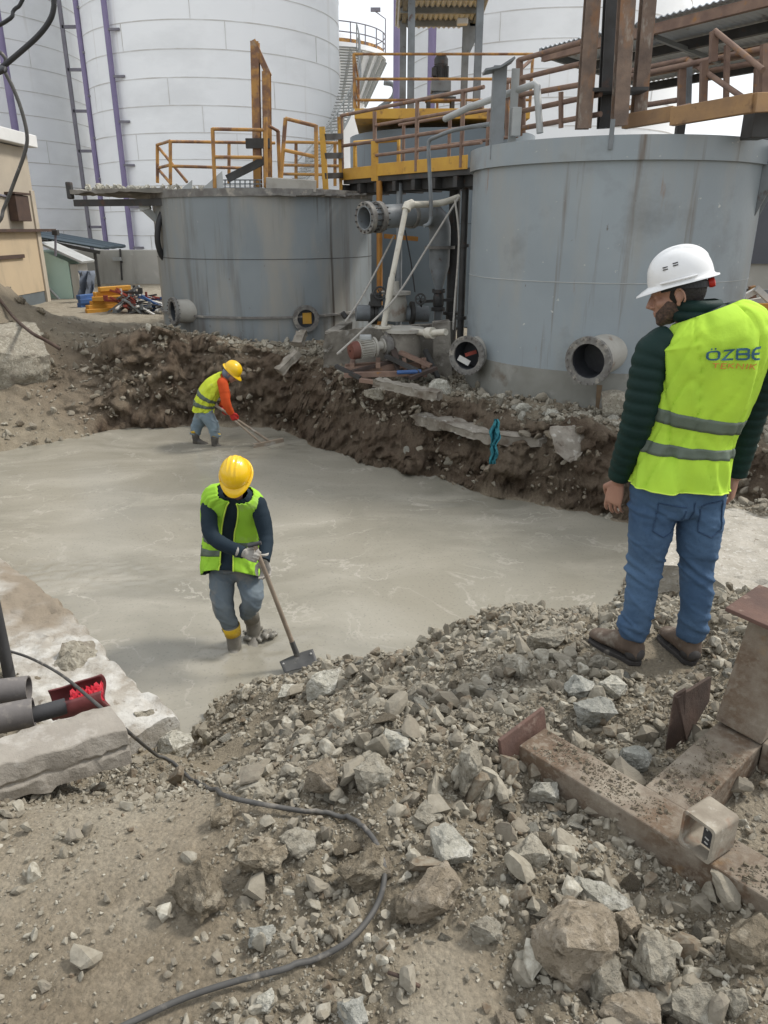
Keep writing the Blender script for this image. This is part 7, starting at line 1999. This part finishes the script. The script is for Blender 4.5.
# ------------------------------------------------------------------ generic worker
def worker(label, rootp, spine, r_lo, r_hi, prof, arms, legs, boots, head, sleeve_m, vest_m, pants_m, glove_m, boot_top, boot_low, open_front, hair=False, stripes=((.12, .19), (.34, .40)), hands=None, cuff=None, seed=1, sleeve_r=(.07, .075, .062, .045), leg_r=(.10, .095, .082, .075, .07)):
    t = thing('person', label, 'person', rootp, 'people on the building site')
    T = Torso(spine, r_lo, r_hi, prof, 2.4, .016, seed); T.hem = .028
    sk = MB(); head_shapes(sk, head)
    nb = T.spine(.93); sk.tube([T.spine(.8), nb, head @ V((0, -.02, -.04))], [.07, .06, .056], 16)
    for (a, b_, c) in arms: limb(sk, [a, b_, c], [.045, .038, .028])
    limb(sk, [T.spine(0), T.spine(.4), T.spine(.8)], [.07, .07, .07])
    for L_ in legs: limb(sk, L_, [.07, .05, .04])
    for h_ in hands: hand(sk, *h_[0], **h_[1])
    link('body', fuse(sk, 'body', .0065, 2), M['skin'], t, smooth=180)
    gl = MB()
    for h_ in hands:
        g1 = MB(); hand(g1, *h_[0], grow=.0028, **h_[1]); w0 = V(h_[0][0]); d0 = V(h_[0][1]).normalized(); g1.tube([w0 - d0 * .055, w0 - d0 * .02, w0 + d0 * .01], [.040, .036, .034], 16)
        link('glove', fuse(g1, 'glove', .006, 2), glove_m, t, smooth=180)
    sw = MB()
    for i, (a, b_, c) in enumerate(arms): limb(sw, [a.lerp(T.spine(.8), .28), a, b_, c], list(sleeve_r), 22, 10, folds=.05, seed=seed + i)
    jv, jf = T.patch(0, TAU, .0, .985, -.012, 48, 24, True); sw.add(jv, jf)
    so_ = link('sweater', sw.mesh('sweater'), sleeve_m, t, smooth=70)
    if cuff is not None:
        for (a, b_, c) in arms:
            for f in cuff[1]:
                p = b_.lerp(c, f); d_ = (c - b_).normalized(); MB().tube([p - d_ * .018, p + d_ * .018], [.062 - .012 * f, .061 - .012 * f], 20).build('cuff_band', cuff[0], so_, smooth=50)
    g = math.radians(open_front)
    a0, a1 = math.pi / 2 + g, math.pi / 2 + TAU - g
    vs, fs = T.patch(a0, a1, 0, .965, .010, 96, 60, g == 0)
    vo = MB().add(vs, fs).build('vest', vest_m, t, smooth=70, solid=.005)
    for t0, t1 in stripes:
        vs, fs = T.patch(a0, a1, t0, t1, .0135, 96, 3, g == 0); MB().add(vs, fs).build('reflective_stripe', M['stripe'], vo, smooth=70, solid=.002)
    if g:
        for aa in (a0, a1): MB().tube([T.S(aa, x, .012) for x in np.linspace(0, .96, 30)], .006, 8).build('front_trim', M['vest_trim'], vo, smooth=60)
    pn = MB(); c, r, f, tan = T.frame(0.0)
    hipc = (V(legs[0][0]) + V(legs[1][0])) / 2
    vs, fs = [], []; n = 24
    for (p, hw, hd) in ((c + tan * .08, .165, .12), (c, .17, .125), (hipc, .175, .128), (hipc - V((0, 0, .07)), .16, .11)):
        for i in range(n): a = TAU * i / n; vs.append(p + r * hw * math.cos(a) + f * hd * math.sin(a))
    for j in range(3):
        for i in range(n): fs.append((j * n + i, j * n + (i + 1) % n, (j + 1) * n + (i + 1) % n, (j + 1) * n + i))
    fs.append(tuple(range(n))); fs.append(tuple(range(4 * n - 1, 3 * n - 1, -1))); pn.add(vs, fs)
    for L_ in legs:
        a, b_, c2 = [V(x) for x in L_]; limb(pn, [a, a.lerp(b_, .5), b_, b_.lerp(c2, .5), c2], list(leg_r), 22, 10)
    me = fuse(pn, 'trousers', .009, 4); mesh_folds(me, .008, 10, 15, seed + 3)
    link('trousers', me, pants_m, t, smooth=180)
    for (heel, toe, top, mid) in boots:
        bt = MB(); boot(bt, None, V(heel), V(toe), V(heel).lerp(V(toe), .22) + V((0, 0, .13)), .10, .10); a = V(heel).lerp(V(toe), .22)
        bt.tube([a + V((0, 0, .06)), V(mid), V(top)], [.055, .062, .070], 20)
        bo = link('rubber_boot', fuse(bt, 'boot', .008, 2), boot_low, t, smooth=180)
        MB().tube([V(mid).lerp(V(top), .25), V(mid).lerp(V(top), 1.04)], [.0665, .0735], 22, cap=False).build('boot_cuff', boot_top, bo, smooth=60, solid=.004)
    return t, T

# ------------------------------------------------------------------ 2. worker with the shovel, facing us
Yw = 5.37
pel = atY(240, 566, 5.42)
nk = atY(238, 497, 5.20)
mid_ = pel.lerp(nk, .5) + V((0, .07, .03))
spn = [atY(233, 572, 5.38), atY(233, 545, 5.45), atY(233, 515, 5.42), atY(235, 491, 5.22)]
rl_ = V((-1, .10, 0))                                # his right hand is on our left
prof2 = [(0, .262, .165, .01), (.2, .245, .15, .01), (.45, .235, .140, 0), (.68, .24, .135, 0), (.80, .242, .122, 0), (.90, .205, .10, 0), (.96, .13, .09, 0), (1, .085, .08, 0)]
ARr, ERr, WRr = atY(210, 507, 5.30), atY(213, 537, 5.10), atY(244, 553, 4.98)      # our left
ARl, ERl, WRl = atY(258, 505, 5.30), atY(266, 537, 5.20), atY(264, 561, 5.03)
top_h = atY(256, 548, 4.96); blade_c = V((atZ(299, 662, -1.35).x, atZ(299, 662, -1.35).y, -1.33))
hd_ = (blade_c - top_h).normalized()
hands2 = [((WRr, (.80, -.05, -.25), (-.2, -.75, .5) , (.25, -.55, .8)), dict(curl=.95, thumb_in=.5, size=1.08)), ((WRl + V((.0, .02, 0)), (.06, -.05, -1), (-.15, -1, 0), (-1, 0, 0)), dict(curl=.62, thumb_in=.35, size=1.08))]
legs2 = [(atY(222, 572, 5.40), atY(223, 606, 5.24), atY(231, 629, 5.24)), (atY(249, 572, 5.42), atY(252, 600, 5.24), atY(247, 614, 5.36))]
zb_ = ZC - .09
b1h, b1t = V((atY(236, 646, 5.30).x, 5.29, zb_)), V((atY(232, 648, 5.1).x, 5.04, zb_)); b2h, b2t = V((atY(254, 640, 5.4).x, 5.46, zb_ + .02)), V((atY(250, 640, 5.2).x, 5.21, zb_ + .02))
boots2 = [(b1h, b1t, atY(231, 626, 5.22), b1h.lerp(b1t, .22) + V((0, 0, .2))), (b2h, b2t, atY(248, 607, 5.34), b2h.lerp(b2t, .22) + V((0, 0, .2)))]
H2 = Hd(atY(237, 478.5, 5.12), math.radians(176), math.radians(44), 0, .96)
w1, T2 = worker('worker in yellow helmet and open green vest standing in the wet concrete with a shovel', (atY(240, 640, 5.4).x, 5.4, ZC), spn, rl_, rl_, prof2,
    [(ARr, ERr, WRr), (ARl, ERl, WRl)], legs2, boots2, H2, M['navy'], M['vest_green'], M['jeans_mud'], M['glove_white'], M['boot_yellow'], M['boot_mud'], 9, hands=hands2, stripes=((.22, .32), (.40, .45)), seed=2, leg_r=(.105, .098, .084, .072, .060), sleeve_r=(.06, .068, .058, .044))
hard_hat(w1, H2 @ Matrix.Translation(V((0, -.006, .05))) @ Matrix.Scale(1.03, 4), M['hat_yellow'], True, False, False)
# second boot is wholly cement-coated: its cuff takes the mud colour
bc_ = [o for o in bpy.data.objects if o.name.startswith('boot_cuff')][-1]; bc_.data = bc_.data.copy(); bc_.data.materials[0] = M['boot_mud']
# small emblem on the chest: an orange blob with a dark line of lettering below
vv = []; ff = []
for k in range(20): a = TAU * k / 20; vv.append((math.cos(a) * (1 + .25 * math.cos(2 * a)), math.sin(a) * .8))
ff.append(tuple(range(20)))
thc = math.pi / 2 - .85
text_on(T2, '', thc, .70, .032, .040, M['txt_orange'], [o for o in w1.children if o.name.startswith('vest')][0], 'emblem', .0145, mk=(vv, ff))
text_on(T2, '', thc, .655, .012, .048, M['txt_blue'], [o for o in w1.children if o.name.startswith('vest')][0], 'emblem_line', .0145, mk=strokes([[(0, 1), (0, 0), (.6, 0), (.6, 1)], [(1, 0), (1, 1), (1.6, 1), (1.6, .5), (1, .5)], [(2.6, 1), (2, 1), (2, 0), (2.6, 0)], [(3, 0), (3.3, 1), (3.6, 0)], [(4, 0), (4, 1), (4.6, 0), (4.6, 1)]], .25))
# the shovel
sv = thing('shovel', 'square mouthed shovel with a worn wooden handle held by the nearer worker', 'shovel', blade_c)
MB().tube([top_h - hd_ * .02, top_h.lerp(blade_c, .5), blade_c - hd_ * .10], [.0165, .017, .0185], 14).build('handle', M['wood'], sv, smooth=60)
tg = MB(); sd2 = hd_.cross(V((0, 1, 0))).normalized(); tg.tube([top_h - hd_ * .03 - sd2 * .05, top_h - hd_ * .03 + sd2 * .05], .015, 10); tg.build('grip', M['dark_pipe'], sv, smooth=60)
MB().tube([blade_c - hd_ * .17, blade_c - hd_ * .02], [.021, .024], 14).build('socket', M['blade'], sv, smooth=60)
bl0, bl1 = atZ(278, 659, -1.33), atZ(319, 650, -1.28)
cn_ = [atY(279.5, 662, 4.90), atY(313, 649, 4.98), atY(319.5, 667, 4.86), atY(284.5, 673, 4.80)]
vs, fs = [], []; n = 12
for i in range(n + 1):
    for k in range(n + 1):
        u_, v_ = i / n, k / n
        P = cn_[0].lerp(cn_[1], u_).lerp(cn_[3].lerp(cn_[2], u_), v_); P = P + V((0, .018 * (1 - (2 * u_ - 1) ** 2) - .008 * math.exp(-((u_ - .48) / .06) ** 2), 0)); vs.append(P)
for i in range(n):
    for k in range(n): fs.append((i * (n + 1) + k, i * (n + 1) + k + 1, (i + 1) * (n + 1) + k + 1, (i + 1) * (n + 1) + k))
bo_ = MB().add(vs, fs).build('blade', M['blade'], sv, smooth=40, solid=.004)
rv = MB()
for u_, v_ in ((.08, .25), (.90, .2)): 
    P = cn_[0].lerp(cn_[1], u_).lerp(cn_[3].lerp(cn_[2], u_), v_); rv.ell(P + V((0, -.004, .002)), (.009, .006, .009), 10, 6)
rv.build('rivet', M['white_scrap'], bo_)
# splash of mortar thrown up by the rear boot
sp_ = MB()
for i in range(60):
    a = rp.uniform(0, TAU); d_ = abs(rp.gauss(0, .035)) + .055; c = V((atY(258, 634, 5.45).x + d_ * math.cos(a) * 1.2, 5.45 + d_ * math.sin(a), ZC + rp.uniform(-.02, .05) * math.exp(-d_ * 6)))
    r_ = rp.uniform(.014, .032); sp_.ell(c, (r_, r_, r_ * rp.uniform(.7, 1.2)), 10, 7)
tag(link('mortar_splash', fuse(sp_, 'mortar_splash', .007, 2), mat('wet_mortar', (.20, .187, .158), (.16, .15, .127), 8, rough=.35, bump=.2), None, smooth=180), 'lumpy splash of wet mortar around the boot of the nearer worker', 'mortar', None, 'stuff')

# ------------------------------------------------------------------ 3. bent worker with the rake on the far side
Yf = 11.35
spn = [atY(203, 413, Yf), atY(204, 400, Yf), atY(213, 388, Yf), atY(223, 378.5, Yf - .03)]
spn = [atY(203.5, 411, Yf), atY(206, 399, Yf + .0), atY(214, 387, Yf), atY(226, 377, Yf - .05)]
r3 = V((.18, -1, 0))                                  # he faces right, his right side towards us
prof3 = [(0, .185, .150, 0), (.2, .18, .145, 0), (.45, .195, .150, 0), (.68, .205, .145, 0), (.80, .195, .125, 0), (.90, .145, .10, 0), (1, .085, .08, 0)]
AR, ER, WR = atY(223, 384, Yf - .2), atY(226, 402, Yf - .26), atY(231, 413, Yf - .2)
AL, EL, WL = atY(220, 380, Yf + .22), atY(226, 395, Yf + .25), atY(222, 407, Yf + .1)
rake_a, rake_b = atY(215, 405, Yf - .1), atY(265, 440, Yf - .15)
hr_ = (rake_b - rake_a).normalized()
hands3 = [((WR, hr_ * .6 + V((.1, -.1, -.9)), (.3, .9, .0), hr_), dict(curl=.85, thumb_in=.5, size=1.15)), ((WL, V((.2, -.5, -.6)), (.5, -.4, -.5), hr_), dict(curl=.85, thumb_in=.5, size=1.15))]
legs3 = [(atY(206, 413, Yf - .1), atY(213, 426, Yf - .10), atY(216, 437, Yf - .08)), (atY(203, 413, Yf + .1), atY(197, 426, Yf + .08), atY(195, 435, Yf + .05))]
f1h, f1t = V((atY(213, 440, Yf).x, Yf - .1, ZC - .06)), V((atY(213, 440, Yf).x + .25, Yf - .16, ZC - .06)); f2h, f2t = V((atY(192, 440, Yf).x, Yf + .05, ZC - .02)), V((atY(192, 440, Yf).x + .25, Yf, ZC - .03))
boots3 = [(f1h, f1t, atY(216, 433, Yf - .08), f1h.lerp(f1t, .22) + V((0, 0, .18))), (f2h, f2t, atY(195, 431, Yf + .05), f2h.lerp(f2t, .22) + V((0, 0, .18)))]
H3 = Hd(atY(231, 373.5, Yf - .05), math.radians(-97), math.radians(42), 0, 1.05)
w3, T3 = worker('bent worker in yellow helmet with orange sleeves raking the concrete at the far bank', (atY(205, 440, Yf).x, Yf, ZC), spn, r3, r3, prof3,
    [(AR, ER, WR), (AL, EL, WL)], legs3, boots3, H3, M['orange_knit'], M['vest_yellow'], M['jeans_pale'], M['glove_red'], M['boot_yellow'], M['boot_black'], 0, hands=hands3, stripes=((.16, .25), (.36, .45)), cuff=(M['vest_yellow'], (.25, .5)), seed=4, sleeve_r=(.075, .08, .07, .055), leg_r=(.11, .105, .092, .082, .075))
hard_hat(w3, H3 @ Matrix.Translation(V((0, -.006, .05))) @ Matrix.Scale(1.05, 4), M['hat_yellow'], True, False, False)
hd3 = MB(); hd3.ell(H3 @ V((0, -.03, -.02)), (.083, .098, .10), 20, 14, H3.to_3x3().normalized()); me = hd3.mesh('hood'); bm = bmesh.new(); bm.from_mesh(me)
bmesh.ops.bisect_plane(bm, geom=bm.verts[:] + bm.edges[:] + bm.faces[:], plane_co=H3 @ V((0, .03, 0)), plane_no=H3.to_3x3() @ V((0, 1, 0)), clear_outer=True); bm.to_mesh(me); bm.free()
link('head_cloth', me, M['grey_tarp'], w3, smooth=60, solid=.01)
rk = thing('screed_rake', 'wooden levelling rake with a long cross bar pushed by the bent worker', 'rake', rake_b)
c0_, c1_ = atZ(253.5, 446, -1.37), atZ(283, 440, -1.37)
MB().tube([rake_a, c0_.lerp(c1_, .52) + V((0, 0, .03))], .02, 10).build('handle', M['wood'], rk, smooth=60)
MB().tube([rake_a.lerp(rake_b, .25) + V((.04, 0, -.05)), c0_.lerp(c1_, .24) + V((0, 0, .03))], .016, 10).build('brace', M['wood'], rk, smooth=60)
MB().bar(c0_, c1_, .05, .07).build('cross_bar', M['wood'], rk, bevel=.006)
# =================================================================== ASSEMBLE
build_ground()
build_concrete()
build_gravel()
build_midrocks()

# ---- camera
cam = bpy.data.cameras.new('camera'); co_ = bpy.data.objects.new('camera', cam); COL.objects.link(co_)
co_.location = (0, 0, CAM_Z); co_.rotation_euler = (math.pi / 2 - PITCH, 0, 0)
cam.sensor_fit = 'VERTICAL'; cam.sensor_height = 24; cam.lens = 24 * FPX / 1024
cam.clip_start = .05; cam.clip_end = 3000
scene.camera = co_

# ---- overcast daylight
SUN_EL, SUN_AZ = math.radians(50), math.radians(70)        # azimuth measured from +Y towards +X
sd = V((math.sin(SUN_AZ) * math.cos(SUN_EL), math.cos(SUN_AZ) * math.cos(SUN_EL), math.sin(SUN_EL)))
sl = bpy.data.lights.new('sun', 'SUN'); sl.energy = 1.5; sl.angle = math.radians(10); sl.color = (1, .955, .89)
so = bpy.data.objects.new('sun', sl); COL.objects.link(so); so.rotation_euler = sd.to_track_quat('Z', 'Y').to_euler(); so.location = (10, 10, 30)
w = bpy.data.worlds.new('World'); scene.world = w; w.use_nodes = True; nt = w.node_tree
bg = nt.nodes['Background']
sky = _n(nt, 'ShaderNodeTexSky'); sky.sky_type = 'NISHITA'; sky.sun_disc = False; sky.sun_elevation = SUN_EL; sky.sun_rotation = SUN_AZ
sky.air_density = 1.2; sky.dust_density = 2.5
tc = _n(nt, 'ShaderNodeTexCoord')
cl, _ = noise_mask(nt, tc.outputs['Generated'], 2.2, .30, .62, stretch=(1, 1, 2.2), detail=7, rough=.6)
mrr = _n(nt, 'ShaderNodeMapRange'); mrr.inputs[3].default_value = .58; mrr.inputs[4].default_value = .95; nt.links.new(cl, mrr.inputs[0])
c = mixc(nt, mrr.outputs[0], sky.outputs[0], (8.0, 8.25, 8.55))
nt.links.new(c, bg.inputs['Color']); bg.inputs['Strength'].default_value = .074
scene.view_settings.view_transform = 'Standard'; scene.view_settings.look = 'None'
scene.view_settings.exposure = 1.06; scene.view_settings.gamma = 1; scene.view_settings.use_curve_mapping = False
scene.render.engine = 'CYCLES'
scene.cycles.max_bounces = 6; scene.cycles.use_denoising = True
